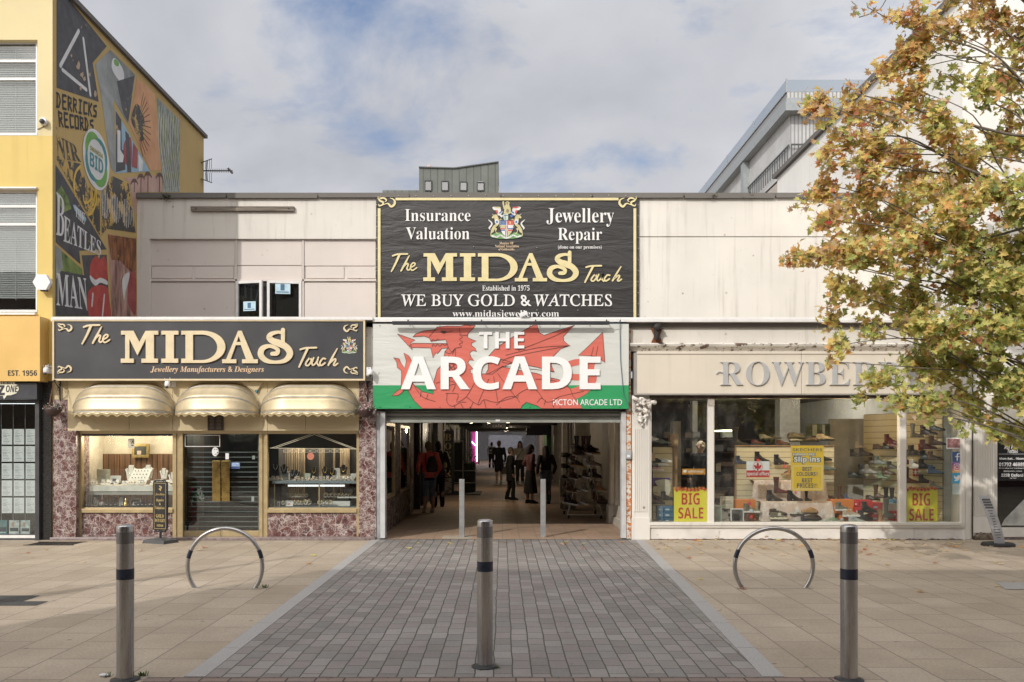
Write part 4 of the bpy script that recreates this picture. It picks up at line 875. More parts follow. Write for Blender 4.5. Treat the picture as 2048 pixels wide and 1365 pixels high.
# shelves
t = thing('display_shelf', 'white edged shelf of jewellery in the left window', 'shelf', (PX(250),.5,PZ(975,.3)))
g = MB(); g.box(PX(164),PX(345),.28,.85,PZ(983,.28),PZ(972,.28)); g.box(PX(164),PX(345),.3,.85,PZ(990,.3),PZ(983.5,.3),1); obj('board', g, [m_sill, M('shelf shadow gap',(.3,.3,.28),.6)], t)
t = thing('display_case', 'glass display case with blue grey top in the watch window', 'display case', (PX(625),.5,PZ(968,.3)))
g = MB(); g.box(PX(536),PX(713),.28,.95,PZ(967.5,.28),PZ(962.5,.28)); obj('top', g, M('blue grey cloth',(.20,.24,.27),.8), t)
g = MB(); g.pbox(576,638,970,973.5,.32,.03); g.pbox(640,689,970,973.5,.32,.03); obj('strip_light', g, EMIT('case tube',(.9,.95,1),1.1), t)
g = MB(); g.pbox(637,639.5,968,1016,.3,.02); g.pbox(548,549.5,968,1016,.3,.02); obj('post', g, m_goldframe, t)
# merchandise
m_velvw = M('white leatherette',(.70,.69,.66),.55,var=.05); m_velvb = M('black velvet',(.015,.015,.017),.8); m_silver = M('silver',(.7,.7,.7),.2,1); m_au = M('gold metal',(.75,.5,.15),.22,1,.2,30)
def bust(px,py,h,Y,mats,label,group,chain=True,cat='necklace stand'):
    c = P(px,py,Y); g = MB(); o = [(-.30,0),(.30,0),(.40,.5),(.50,.72),(.26,.82),(.19,.92),(.19,1),(-.19,1),(-.19,.92),(-.26,.82),(-.50,.72),(-.40,.5)]
    g.prism([(c.x+x*h*.8,c.z+z*h) for x,z in o], Y, Y+.03)
    if chain: g.tube([(c.x+h*x,Y-.006,c.z+h*z) for x,z in ((-.17,.9),(-.2,.6),(-.1,.4),(0,.32),(.1,.4),(.2,.6),(.17,.9))],.005 if mats[0] is m_velvw else .009,5,1); g.ball((c.x,Y-.008,c.z+.3*h),.012,1,8,6)
    return obj('necklace_stand', g, mats, label=label, cat=cat, group=group, bevel=.006)
GB = 'necklace stands in the jewellery windows'
for px,py,h,Y,l in ((262,961,.27,.62,'white necklace bust left of the slanted ring tray'),(296,957,.24,.62,'white necklace bust right of the slanted ring tray'),(327.5,958,.19,.6,'small white necklace bust under the reflected car, third on the shelf'),(345,967,.2,.6,'white necklace bust partly cut by the door frame')): bust(px,py,h,Y,[m_velvw,m_silver],l,GB)
bust(192,1013,.13,.45,[m_velvw,m_silver],'small white necklace bust on the bottom ledge below the photo frame',GB)
for px,py,h,Y,l in ((551,946,.17,.6,'black necklace stand farthest left in the watch window'),(568,948,.17,.62,'black necklace stand second from left in the watch window'),(585,957,.15,.6,'short black bust with silver pieces before the curtain'),(593,957,.15,.65,'black bust with silver beads half behind another'),(628,952,.16,.6,'black bust with pale pendant beside the green card'),(650,952,.17,.6,'black bust with heavy gold chain'),(664,955,.17,.58,'black bust with rose gold chain'),(687,950,.18,.6,'black bust with gold necklace right of the white stand')): bust(px,py,h,Y,[m_velvb,m_au if px>620 else m_silver],l,GB)
def item(name, mb, mats, label, cat, group=None, bevel=.003): return obj(name, mb, mats, label=label, cat=cat, group=group, bevel=bevel)
g = MB(); A = P(278,961,.5); g.add([(-.19,0,0),(.15,0,0),(.19,.1,.2),(-.12,.1,.2),(-.19,.1,0),(.15,.1,0)],[(0,1,2,3),(0,3,4),(1,5,2),(4,3,2,5),(0,4,5,1)])
for r in range(3):
    for c in range(5): g.ball((-.12+c*.055+r*.015,.01+r*.033-.008,.045+r*.06),.011,1,8,6)
g.xf(Matrix.Translation(A)); item('ring_tray', g, [m_velvw, M('dark stones',(.03,.03,.05),.2)], 'slanted white ring tray between the white busts', 'ring tray')
g = MB(); g.pbox(193,218,939,966,.5,.06,0); g.pbox(196,215,950,951.5,.495,.01,1); item('fold_out_case', g, [M('olive grey case',(.36,.35,.26),.6), m_silver], 'olive grey fold out jewel case at the left of the shelf', 'case')
def pic(a,b,t,u,Y,fm,im,label,lean=.05,w=3,cat='picture frame'):
    r = thing('picture_frame', label, cat, tuple(P((a+b)/2,u,Y))); g = MB(); g.frame(a,b,t,u,Y,.03,w); g.v = [(x,y+(z-PZ(u,Y))*lean,z) for x,y,z in g.v]; obj('frame', g, fm, r, bevel=.003)
    q = MB(); q.pbox(a+w,b-w,t+w,u-w,Y+.014,.01,0); q.pbox(a+w+(b-a)*.15,b-w-(b-a)*.3,t+w+(u-t)*.3,u-w-1,Y+.012,.002,1); q.v = [(x,y+(z-PZ(u,Y))*lean,z) for x,y,z in q.v]; obj('print', q, im, r)
m_gf = M('dull gold moulding',(.30,.22,.08),.4,.5,.3,20); dk = M('dark print',(.03,.035,.03),.4); pl = M('pale print figure',(.45,.36,.32),.5)
pic(263.5,298,888,916,.95,m_gf,[dk,pl],'gilt framed picture hung high at the back of the left jewellery window',0,5.5,'picture')
pic(180,201,983,1012,.5,M('pale wood frame',(.5,.40,.25),.5),[dk,m_velvw],'pale framed portrait leaning at the left of the bottom ledge',.18,3.2)
pic(220,240,952,966,.45,m_velvw,[M('white print',(.6,.6,.6),.5),dk],'small white framed card on the left shelf',.15,1.5)
pic(260,281,998,1011,.5,m_velvw,[dk,m_velvw],'white framed display with dark jewel boxes on the bottom ledge',.15,2)
pic(552,562,1001,1015,.45,m_black,[m_velvw,dk],'small black framed card at the left of the watch case',.15,1.6)
pic(571,586,1002,1013,.45,m_velvw,[M('white print',(.6,.6,.6),.5),M('pink print',(.5,.25,.22),.5)],'small white framed card with pink print in the watch case',.15,1.5)
pic(685,707,976,997,.9,m_black,[M('grey certificate',(.40,.40,.36),.5),m_gf],'dark framed certificate standing at the back right of the watch case',0,1.8)
g = MB(); g.pbox(256,269,878,897,.172,.001,0); 
for k in range(14): x = random.uniform(259,266); y = random.uniform(881,891); g.pbox(x,x+2,y,y+1.6,.170,.001,1)
item('window_crest_notice', g, [M('cream notice',(.62,.58,.46),.6), M('black ink',(.03,.03,.03),.6)], 'cream notice with a small black crest stuck on the left jewellery window', 'notice')
def small(name, cat, group, label, mk, mats, spots, vary=True):
    first = None
    for (px,py,Y) in spots:
        if first is None: first = obj(name, mk(), mats, bevel=.002); o = first
        else: o = first.copy(); COL.objects.link(o)
        o.location = P(px,py,Y); o.rotation_euler = (0,0,random.uniform(-.4,.4)); s = random.uniform(.85,1.2) if vary else 1; o.scale = (s,s,s); tag(o,label,cat,group)
def rb():
    g = MB(); g.box(-.026,.026,-.026,.026,0,.028,0); g.add([(-.026,.028,.028),(.026,.028,.028),(.026,.045,.075),(-.026,.045,.075),(-.026,.036,.028),(.026,.036,.028),(.026,.053,.075),(-.026,.053,.075)],[(0,1,2,3),(5,4,7,6),(0,3,7,4),(1,5,6,2),(3,2,6,7)],0); g.ball((0,0,.036),.011,1,8,6); g.box(-.018,.018,-.018,.018,.0282,.030,2); return g
rx = [(P_,969.5,Y_) for P_,Y_ in zip([185,191,206,212,218,232,246,252,258,264,270,276,283,288,303,309,316,322,330,337],[.42,.4,.44,.4,.36,.38,.42,.36,.42,.38,.42,.36,.4,.44,.4,.36,.42,.38,.42,.38])]
small('ring_box','ring box','ring boxes on the left shelf','small open ring box on the upper shelf of the left jewellery window',rb,[m_velvw,m_au,m_velvb],rx)
small('ring_box','ring box','ring boxes on the watch case top','small open ring box standing on the top of the watch window case',rb,[M('grey leatherette',(.42,.38,.34),.6),m_au,m_velvw],[(x,961.5,.38+.03*(i%3)) for i,x in enumerate((545,556,562,590,597,604,616,624,632,640,647,655,661,668,676,682,690,698,706))])
small('ring_box','ring box','ring boxes on the bottom ledge','small dark jewel box on the bottom ledge of the left jewellery window',rb,[m_velvb,m_silver,m_velvw],[(x,1013.5,.36+.04*(i%3)) for i,x in enumerate((172,213,222,230,246,270,277,284,291,300,306,312))])
def cuff():
    g = MB(); g.tube([(.03*math.cos(a*math.pi/6),.012,.035+.03*math.sin(a*math.pi/6)) for a in range(12)],.012,6,0,True); g.lathe([(.001,0),(.022,0),(.022,.01),(.001,.01)],(0,0,0),14,1); 
    n = len(g.v); k = 6*0
    for i in range(72, n): x,y,z = g.v[i]; g.v[i] = (x,-.004-z,.06+y)
    return g
wx = [(x,995,.62) for x in (577,584,591,598,605,612)]+[(x,1010,.42) for x in (566,590,597,604,611,618)]+[(x,995,.6) for x in (651,658,665,672,679,686,693,700)]+[(x,1010,.42) for x in (640,647,654,661)]
small('wrist_watch','watch','watches in the lower display case','wrist watch on a cuff in the lower glass case of the watch window',cuff,[M('pale watch cuff',(.55,.5,.42),.5),M('watch face',(.6,.5,.3),.2,.6,.4,80)],wx)
g = MB(); g.pbox(645,700,1003,1013,.55,.25,0); g.pbox(588,616,1003,1005,.55,.2,0); g.pbox(648,697,1000,1003,.6,.2,1); item('watch_plinth', g, [m_velvw,m_velvb], 'long white plinth under the right hand row of watches', 'plinth')
g = MB(); g.pbox(568,608,1003.1,1008,.75,.1,0); item('watch_plinth', g, [m_velvw], 'short white plinth under the left hand row of watches', 'plinth')
g = MB(); c = P(615,961.5,.55); g.box(c.x-.05,c.x+.05,c.y,c.y+.02,c.z,c.z+.13); item('price_card', g, [M('pale green card',(.45,.52,.42),.6)], 'pale green card among the necklaces on the watch case', 'card')
g = MB(); c = P(674,961.5,.62); g.box(c.x-.05,c.x+.05,c.y,c.y+.02,c.z,c.z+.22); item('white_stand', g, [m_velvw], 'tall white stand between gold necklaces', 'stand')
for a,b,t_,Y,l in ((533,556,956,.5,'low pale grey block at the left end of the watch case top'),(701,713,948,.45,'tall pale grey block at the right end of the watch case top'),(556,577,944,.7,'pale grey block standing behind the black busts at the left')): g = MB(); g.pbox(a,b,t_,961.8,Y,.12); item('display_block', g, [M('pale grey block',(.5,.5,.49),.6)], l, 'display block')
g = MB(); c = P(562,1012,.85); 
for k in range(26): g.ball((c.x+random.gauss(0,.06),c.y+random.gauss(0,.02),c.z+.08+abs(random.gauss(0,.13))),random.uniform(.04,.075),0,8,6)
item('plaster_carving', g, [M('cream plaster',(.46,.43,.38),.8)], 'cream plaster carving standing at the left inside the watch case', 'carving', bevel=0)
g = MB(); c = P(557,942,.8); g.lathe([(.03,0),(.05,.03),(.03,.08),(.045,.12),(.05,.15),(.02,.19),(.03,.22),(.02,.26),(.001,.27)],c,12); item('plaster_figurine', g, [_MC['cream plaster']], 'small cream figurine at the back left of the watch window', 'figurine', bevel=0)
g = MB(); c = P(252,1013,.42); g.lathe([(.05,0),(.045,.05),(.02,.10),(.025,.13),(.001,.15)],c,10); item('gold_figurine', g, [m_au], 'yellow gold figurine on the bottom ledge', 'figurine', bevel=0)
g = MB(); g.prism([(PX(237.5,.5)+x*.08,PZ(1013,.5)+z*.16) for x,z in ((0,0),(1,0),(1,.75),(.8,.95),(.5,1),(.2,.95),(0,.75))],.5,.54); item('carriage_plaque', g, [M('silver plaque',(.5,.52,.54),.35,.3)], 'arched silver plaque beside the gold figurine', 'plaque')
g = MB(); c = P(203,1013,.45); g.ball((c.x,c.y,c.z+.045),.045,0,12,8); g.ball((c.x,c.y,c.z+.1),.025,1,10,6); g.tube([(c.x-.05,c.y,c.z+.04),(c.x-.1,c.y,c.z+.07)],.008,5,0); item('china_hen', g, [m_velvw,M('red china',(.45,.05,.04),.3)], 'small white china hen with red crest on the bottom ledge', 'ornament', bevel=0)
g = MB(); c = P(222,1013,.6)
for k in range(7): a = random.uniform(-1,1); g.tube([(c.x+a*.1,c.y,c.z+.05),(c.x+a*.12,c.y,c.z+.12+random.random()*.06)],.012,6); g.ball((c.x+a*.12,c.y,c.z+.14),.02,0,8,6)
item('bronze_group', g, [M('old bronze',(.16,.10,.05),.4,.7)], 'small bronze figure group on the bottom ledge', 'ornament', bevel=0)
g = MB()
for k,(a,t,u) in enumerate(((605,906,912),)): pass
c = P(621,913,.17); g.lathe([(.001,-.002),(.062,-.002),(.062,0)],(0,0,0),24,0); g.lathe([(.001,-.004),(.04,-.004)],(0,0,0),20,1); g.xf(Matrix.Translation(c) @ Matrix.Rotation(R_(90),4,'X'))
g.v = [(x,.1755-abs(y-.17)-.002 if False else y,z) for x,y,z in g.v]; item('round_sticker', g, [M('salmon sticker',(.55,.20,.13),.5),M('grey sticker centre',(.35,.36,.38),.5)], 'round salmon sticker in the middle of the watch window', 'sticker', bevel=0)
g = MB(); Y = .172
for a,b in (((542,897),(629,866.5)),((714,899),(629,866.5)),((550,897),(629,869.5)),((706,898),(629,869.5)),((540,896.5),(714,898.5))): pstroke(g,[a,b],.9,Y,.001,0,0); Y -= .0012
for k in range(9): x = 567+k*13.5; g.frame(x,x+11.5,900,905,.1725,.001,.7)
item('pediment_decal', g, [M('pale gilt line',(.60,.56,.42),.5)], 'pale gilt temple pediment outline drawn across the watch window', 'decal', bevel=0)
# flowers in a red pot behind the left door
t = thing('flower_arrangement', 'pink and white artificial flowers in a tall red vase behind the door glass', 'flowers', tuple(P(385,1060,.5)))
c = P(388,1064,.5); g = MB(); g.lathe([(.07,0),(.08,.1),(.06,.35),(.075,.5)],c,14); obj('vase', g, M('dusty red vase',(.25,.07,.07),.5), t)
g = MB()
for k in range(70):
    p = c+Vector((random.gauss(0,.11),random.gauss(0,.06)-.03,.56+abs(random.gauss(0,.11)))); d = Vector((random.gauss(0,1),random.gauss(0,.5),random.gauss(0,1))).normalized()*.06; e = Vector((d.z,0,-d.x))*.4; g.add([p-d,p+e,p+d,p-e],[(0,1,2,3)])
obj('leaves', g, M('artificial leaf',(.06,.16,.09),.6,var=.4), t)
for nm,cc,spots in (('pink_bloom',(.55,.03,.17),((376,982),(384,978),(391,994),(379,986))),('white_bloom',(.75,.73,.66),((398,983),(402,992),(404,998),(383,1003),(372,996)))):
    g = MB()
    for px,py in spots:
        q = P(px,py,.42)
        for k in range(16): g.ball(q+Vector((random.gauss(0,.018),random.gauss(0,.012)-.02,random.gauss(0,.018))),.016,0,6,4)
    obj(nm, g, M(nm.replace('_',' '),cc,.6), t)

# ---------------------------------------------------------------- three gold awnings
m_awn = M('gold vinyl awning',(.50,.415,.27),.43,.45,.12,5,.14,120,(1,1,1),rvar=.06)
m_awn2 = M('gold braid',(.60,.48,.25),.5,.3)
def awning(a,b,label,bow=0):
    top, bot = 764, 824; Rr = PZ(top)-PZ(bot); k = (D-.3)/D; xa, xb = PX(a)*k, PX(b)*k; z0 = PZ(bot,-Rr*.8)
    t = thing('gold_awning', label, 'awning', ((xa+xb)/2,0,z0), 'gold awnings'); n = 44; W_ = xb-xa
    us = [i/n for i in range(n+1)]
    def rad(x):
        d = min(x-xa, xb-x)
        if d >= Rr: return Rr
        return math.sqrt(max(0, Rr*Rr-(Rr-d)**2))
    xs = []
    for u in us:                                             # finer towards the rounded ends
        xs.append(xa + W_*(.5-.5*math.cos(math.pi*u))*1.0)
    g = MB(); th = [0,30,60,90]; sub = 4; rows = []
    for s in range(3):
        for j in range(sub + (1 if s == 2 else 0)):
            f = j/sub; A0,A1 = R_(th[s]),R_(th[s+1]); 
            p0 = (math.cos(A0),math.sin(A0)); p1 = (math.cos(A1),math.sin(A1)); sag = 1-.02*math.sin(math.pi*f)
            rows.append((lerp(p0[0],p1[0],f)*sag, lerp(p0[1],p1[1],f)*sag))
    vs = [(x, -rad(x)*c*.85, z0+rad(x)*s) for c,s in rows for x in xs]; m = len(xs)
    g.add(vs, [(i*m+j,i*m+j+1,(i+1)*m+j+1,(i+1)*m+j) for i in range(len(rows)-1) for j in range(m-1)], 0, True)
    o = obj('canopy', g, m_awn, t); o.modifiers.new('edge','EDGE_SPLIT').split_angle = R_(22)
    so = o.modifiers.new('thickness','SOLIDIFY'); so.thickness = .004
    g = MB(); N = 260; waves = max(8, round(W_/.146)); vs = []
    L = [0]; fx = [xa+W_*(.5-.5*math.cos(math.pi*i/N)) for i in range(N+1)]; pts = [(x,-rad(x)*.85) for x in fx]
    for i in range(N): L.append(L[-1]+math.hypot(pts[i+1][0]-pts[i][0],pts[i+1][1]-pts[i][1]))
    for i,(x,y) in enumerate(pts):
        w = .5+.5*math.cos(2*math.pi*waves*1.12*L[i]/L[-1]); vs += [(x,y,z0),(x,y-.006,z0-.035-.035*w),(x,y-.008,z0-.045-.035*w)]
    g.add(vs, [(3*i,3*i+1,3*i+4,3*i+3) for i in range(N)], 0, True); g.add(vs, [(3*i+1,3*i+2,3*i+5,3*i+4) for i in range(N)], 1, True)
    o = obj('valance', g, [m_awn, m_awn2], t); o.modifiers.new('thickness','SOLIDIFY').thickness = .003
    g = MB()
    for A in (0,30,60): 
        A = R_(A); g.tube([(x,-rad(x)*math.cos(A)*.845,z0+rad(x)*math.sin(A)*.99) for x in xs],.008,6)
    obj('frame_hoop', g, m_galv, t)
    g = MB()
    for s in (1,): g.tube([(x,-.01,z0+rad(x)*1.03) for x in xs],.01,5)
    obj('wall_trim', g, m_beigep, t)
awning(133,339,'gold dutch awning over the left jewellery window'); awning(340,512,'gold dutch awning over the glass doors, middle and narrowest'); awning(513,716,'gold dutch awning over the watch window beside the arcade')
g = MB(); g.pbox(415,446,832.5,861.5,-.03,.03,0)
for k in range(9): 
    for a,b in ((418.5,429),(432,443)): g.pbox(a+random.random()*2,b-random.random()*2,835+k*2.8,836.2+k*2.8,-.032,.002,1)
item('engraved_plaque', g, [M('bronze plaque',(.05,.038,.03),.45,.3),M('plaque lettering',(.16,.13,.10),.6)], 'dark bronze engraved plaque under the middle awning', 'plaque')

# ---------------------------------------------------------------- letters shared by the shop sign and the banner (traced once, in sign pixels)
def q1(pts): return [(x/6.024+100, y/6.024+640) for x,y in pts]
def q2(pts): return [(x/6.024+440, y/6.024+640) for x,y in pts]
LM = [q1([(865,135),(1015,135),(1085,272),(1160,135),(1312,135),(1312,182),(1260,182),(1260,470),(1308,470),(1308,520),(1110,520),(1110,470),(1163,470),(1163,232),(1062,430),(965,232),(965,470),(1018,470),(1018,520),(862,520),(862,470),(915,470),(915,182),(865,182)])]
LI = [q1([(1350,135),(1555,135),(1555,182),(1500,182),(1500,470),(1552,470),(1552,520),(1350,520),(1350,470),(1402,470),(1402,182),(1350,182)])]
def arc_(cx,cy,rx,ry,a0,a1,n=16): return [(cx+rx*math.cos(R_(lerp(a0,a1,i/n))), cy+ry*math.sin(R_(lerp(a0,a1,i/n)))) for i in range(n+1)]
LD = [q1([(1590,135),(1640,135)]+arc_(1850,328,270,194,-90,90)+[(1590,522),(1590,470),(1640,470),(1640,182),(1590,182)]), q1([(1730,182)]+arc_(1835,334,188,154,-90,90)+[(1730,488)])]
LA = [q2([(225,135),(268,135),(412,478),(462,478),(462,525),(272,525),(272,478),(320,478),(258,308),(196,308),(135,478),(203,478),(203,525),(33,525),(33,478),(80,478)]), q2([(232,200),(258,270),(207,270)])]
LS = [(q2([(762,160),(700,152),(625,172),(598,215),(640,258),(715,285),(795,325),(843,385),(838,440),(780,495),(670,513),(560,492),(497,425),(515,350),(590,318),(660,335),(700,365),(690,405),(632,412)]),[x/6.024 for x in (40,38,52,68,74,84,78,78,72,52,38,58,72,66,46,44,50,54,46)]), (q2([(763,124),(763,275)]),[50/6.024,46/6.024])]
THE = [([(415,90),(480,70),(605,66)],22),([(502,75),(455,180),(397,290)],[30,26,18]),([(628,88),(575,185),(523,282)],[14,24,22]),([(540,245),(592,192),(614,200),(598,255),(620,272),(645,252)],20),([(650,238),(692,215),(705,190),(680,180),(650,212),(645,255),(672,275),(725,243)],18)]
TOUCH = [([(972,360),(1040,342),(1165,338)],22),([(1062,345),(1012,450),(957,570)],[28,26,20]),([(1090,455),(1052,500),(1036,540),(1066,552),(1104,500),(1090,455)],20),([(1132,460),(1110,525),(1130,548),(1170,505),(1188,455)],19),([(1188,455),(1172,520),(1196,556)],19),([(1272,472),(1240,470),(1206,520),(1222,552),(1268,522)],20),([(1415,350),(1352,462),(1308,548)],[14,24,22]),([(1328,520),(1382,474),(1396,490),(1372,538),(1386,552),(1420,528)],20)]
SCROLL = [([(0,.1),(.12,.35),(.3,.5),(.28,.72),(.1,.85),(.05,.7)],[.06,.16,.17,.14,.12,.08]),([(.12,.18),(.35,.1),(.5,.3),(.42,.45)],[.1,.16,.12,.07]),([(.28,.78),(.5,.62),(.62,.66),(.78,.92),(.97,.62),(.92,.25),(.7,.1)],[.06,.1,.16,.2,.22,.14,.05]),([(.02,.0),(.25,.05)],[.1,.06])]
def sign_letters(mb, fx, Y, dep, script_fx_the, script_fx_touch, m=0):
    tr = lambda ps: [fx(*p) for p in ps]
    for Lq in (LM,LI,LD,LA): pflat(mb, [tr(p) for p in Lq], Y, dep, m)
    k = fx(1,0)[0]-fx(0,0)[0]
    for i,(ps,w) in enumerate(LS): pstroke(mb, tr(ps), [a*k for a in w], Y, dep-.002-.0015*i, m, 5)
    for j,(ST,f,cr) in enumerate(((THE,script_fx_the,q1),(TOUCH,script_fx_touch,q2))):
        kk = f(1,0)[0]-f(0,0)[0]
        for i,(ps,w) in enumerate(ST): pstroke(mb, [f(*p) for p in cr(ps)], [a*kk/6.024 for a in w] if isinstance(w,list) else w*kk/6.024, Y, max(.003,dep-.004-.0013*i), m, 5)
def scroll(mb, x, y, w, h, flipx, flipy, Y, dep, m=0):
    for i,(ps,ws) in enumerate(SCROLL):
        pstroke(mb, [(x+w*((1-u) if flipx else u), y+h*((1-v) if flipy else v)) for u,v in ps], [a*h for a in ws], Y, dep-.0012*i, m, 4)
def crest(mb, x0, y0, k, Y, dep=.0012):                       # small heraldic emblem: shield, two horned horses, crest figure, ribbon
    f = lambda ps: [(x0+k*(x-660)/12.41, y0+k*(y-520)/12.41) for x,y in ps]
    S = 0
    def pg(ps, m, sm=True, lv=0): pflat(mb, [f(smooth_pts(ps,3) if sm else ps)], Y-.0008*lv, dep, m)
    pg([(250,920),(330,850),(480,815),(560,860),(780,860),(850,815),(960,850),(1060,920),(900,960),(780,975),(520,975),(380,960)],4,True,0)
    for s in (1,-1):
        mx = lambda ps: ps if s == 1 else [(1320-x,y) for x,y in ps]
        pg(mx([(285,440),(310,395),(370,360),(420,375),(455,460),(470,560),(440,640),(380,690),(420,720),(390,790),(460,850),(400,840),(355,740),(330,800),(270,850),(290,900),(255,905),(255,820),(280,720),(330,640),(380,600),(360,520),(340,450),(310,465)]),0,True,1)
        pg(mx([(190,490),(235,510),(300,570),(300,630),(240,720),(260,760),(200,700),(270,600),(230,540)]),1,True,1); pg(mx([(275,333),(345,378),(330,385)]),1,False,1)
        pg(mx([(370,500),(440,490),(460,590),(410,610),(365,570)]),1,True,2); pg(mx([(385,530),(430,520),(440,570),(410,585)]),3,True,3)
        pg(mx([(300,190),(340,165),(470,180),(520,240),(500,330),(560,280),(540,330),(470,390),(420,350),(400,260),(340,250)]),1,True,1); pg(mx([(330,180),(480,165),(510,200),(400,200)]),0 if s==1 else 2,True,2); pg(mx([(380,270),(430,250),(450,330),(425,345)]),2,True,2); pg(mx([(470,310),(550,265),(545,300),(480,345)]),3,True,2); pg(mx([(480,370),(570,380),(540,440),(500,410)]),1 if s==1 else 3,True,2)
        pg(mx([(480,500),(500,470),(560,490),(500,500),(490,620),(460,700),(480,600)]),0,True,2)
    pg([(555,40),(590,30),(600,120),(620,140),(640,90),(625,60),(680,28),(735,60),(725,120),(760,200),(770,300),(740,340),(590,340),(600,250),(570,170)],0,True,2); pg([(650,60),(680,45),(705,65),(690,110),(660,105)],5,True,3); pg([(650,250),(690,220),(720,250),(710,310),(660,310)],5,True,3)
    pg([(570,350),(700,350),(700,500),(600,510),(575,450)],6,False,3); pg([(600,375),(695,375),(695,392),(600,392)],7,False,4); pg([(618,375),(628,375),(628,500),(618,500)],7,False,4)
    sh = [(498,515),(835,515),(828,700),(780,820),(660,930),(545,830),(500,700)]
    pg(sh,1,False,3)
    pg([(500,515),(655,515),(655,625),(500,625)],3,False,4); pg([(668,515),(835,515),(832,625),(668,625)],2,False,4); pg([(500,632),(622,632),(622,700),(502,700)],0,False,4); pg([(692,790),(790,790),(760,835),(692,890)],0,False,4)
    pg([(500,708),(628,708),(628,738),(508,738)],2,False,5); pg([(510,745),(628,745),(628,775),(520,775)],3,False,5); pg([(690,705),(826,705),(820,735),(690,735)],3,False,5); pg([(690,745),(818,745),(808,780),(690,780)],2,False,5)
    pg([(628,632),(650,632),(650,720),(628,720)],2,False,5); pg([(668,632),(690,632),(690,720),(668,720)],3,False,5); pg([(625,780),(648,780),(648,915),(625,895)],3,False,5); pg([(665,780),(690,780),(690,895),(668,915)],2,False,5)
    pg([(635,720),(680,720),(680,775),(635,775)],0,False,6); pg([(560,540),(610,540),(610,560),(590,605),(565,600)],5,False,6); pg([(730,540),(765,540),(765,600),(735,605)],0,False,6)
    rb_ = [(300,905),(400,930),(500,890),(580,930),(660,955),(740,930),(830,890),(920,930),(1010,905)]
    pstroke(mb, f(smooth_pts(rb_,4,False)), 44*k/12.41, Y-.0045, dep, 1, 0)
    for i in range(14): u = 340+i*48; yy = 915+18*math.sin(i*.95+2.2); pg([(u,yy),(u+22,yy-6),(u+22,yy+6),(u,yy+12)],7,False,8)
def crest_mats(): return [M('heraldic gold',(.52,.46,.24),.5), M('heraldic white',(.68,.67,.64),.5), M('heraldic red',(.55,.09,.07),.5), M('heraldic blue',(.07,.16,.38),.5), M('heraldic green',(.13,.32,.10),.5), M('heraldic shade',(.22,.19,.10),.5), M('helmet grey',(.45,.55,.52),.5), M('heraldic ink',(.03,.03,.04),.5)]
# shop sign
t = thing('jewellery_sign', 'long dark grey shop sign with raised cream gold letters over the gold awnings', 'sign', tuple(P(416,700,-.12)))
Ysg = -.16
g = MB(); g.box(PX(107,Ysg),PX(727,Ysg),Ysg,-.003,PZ(760,Ysg),PZ(641,Ysg)); obj('board', g, m_signgrey, t)
g = MB(); g.frame(104.5,730,639.5,761.5,Ysg-.02,.14,3.4); obj('trim', g, M('cream trim',(.66,.55,.36),.5,var=.06), t)
g = MB(); idf = lambda x,y: (x,y); sign_letters(g, idf, Ysg, .034, idf, idf); obj('raised_lettering', g, m_gold, t)
g = MB()
for x,y,fx_,fy_ in ((117,648,0,0),(116,731,0,1),(688,649,1,0),(688,733,1,1)): scroll(g, x, y, 28, 16, fx_, fy_, Ysg, .026)
obj('scroll_ornament', g, m_gold, t)
g = MB(); ptext(g,'Jewellery Manufacturers & Designers',BITAL,301,528,733,747.5,Ysg-.0005,.004); obj('small_lettering', g, M('peach letter',(.70,.50,.32),.5), t)
g = MB(); crest(g, 698.5, 691.5, .44, Ysg-.002); obj('crest_emblem', g, crest_mats(), t)
# banner on the upper wall
t = thing('black_banner', 'large black vinyl banner with gold border and white lettering stretched on the upper wall', 'banner', tuple(P(1014,520,YU-.05)))
Yb = YU-.07
def vinyl(name, col, strength=.5, sc=1.0):
    m, n, L, bs = newmat(name); v = coords(n, L, (1,1,1), (0,R_(24),0)); bs.inputs['Base Color'].default_value = (*col,1); bs.inputs['Roughness'].default_value = .34
    f = noise(n, L, coords(n, L, (.55*sc,1,2.6*sc),(0,R_(20),0)), 1.6, 4, .55, .9); f2 = noise(n, L, coords(n, L, (3,1,3)), 3, 3); bump(n, L, bs, math_(n,L,'ADD',f,math_(n,L,'MULTIPLY',f2,.15)), strength, .09); return m
def sheet(a,b,t,u,Y,nx,nz,amp,m=0,seed=0,pins=()):
    g = MB(); rnd = random.Random(seed); ph = [(rnd.uniform(.8,3),rnd.uniform(2,7),rnd.random()*6,rnd.uniform(.3,1)) for _ in range(7)]; vs = []
    for j in range(nz+1):
        for i in range(nx+1):
            x = lerp(PX(a,Y),PX(b,Y),i/nx); z = lerp(PZ(u,Y),PZ(t,Y),j/nz); e = min(i,nx-i)/nx; w = sum(k*math.sin(p*x+q*z+c+.6*math.sin(x*1.3+c)) for p,q,c,k in ph)/4
            edge = math.exp(-e*14); vs.append((x, Y-.0+amp*w*(.25+.9*edge)+amp*.6, z))
    g.add(vs, [(j*(nx+1)+i,j*(nx+1)+i+1,(j+1)*(nx+1)+i+1,(j+1)*(nx+1)+i) for j in range(nz) for i in range(nx)], m, True); return g
m_ban = vinyl('black banner vinyl',(.034,.032,.032),.30,.8)
g = sheet(752,1278,392,642,Yb+.012,120,60,.009,0,4); o = obj('vinyl_sheet', g, m_ban, t)
Yl = Yb-.004
m_bw = M('printed white',(.74,.73,.72),.4,var=.03); m_bg = M('printed pale gold',(.68,.59,.32),.4,var=.06)
g = MB()
g.pbox(791,1237,396,401,Yl-.003,.003); g.pbox(755.5,761,417,642,Yl-.003,.003); g.pbox(1267,1272.5,417,642,Yl-.003,.003)
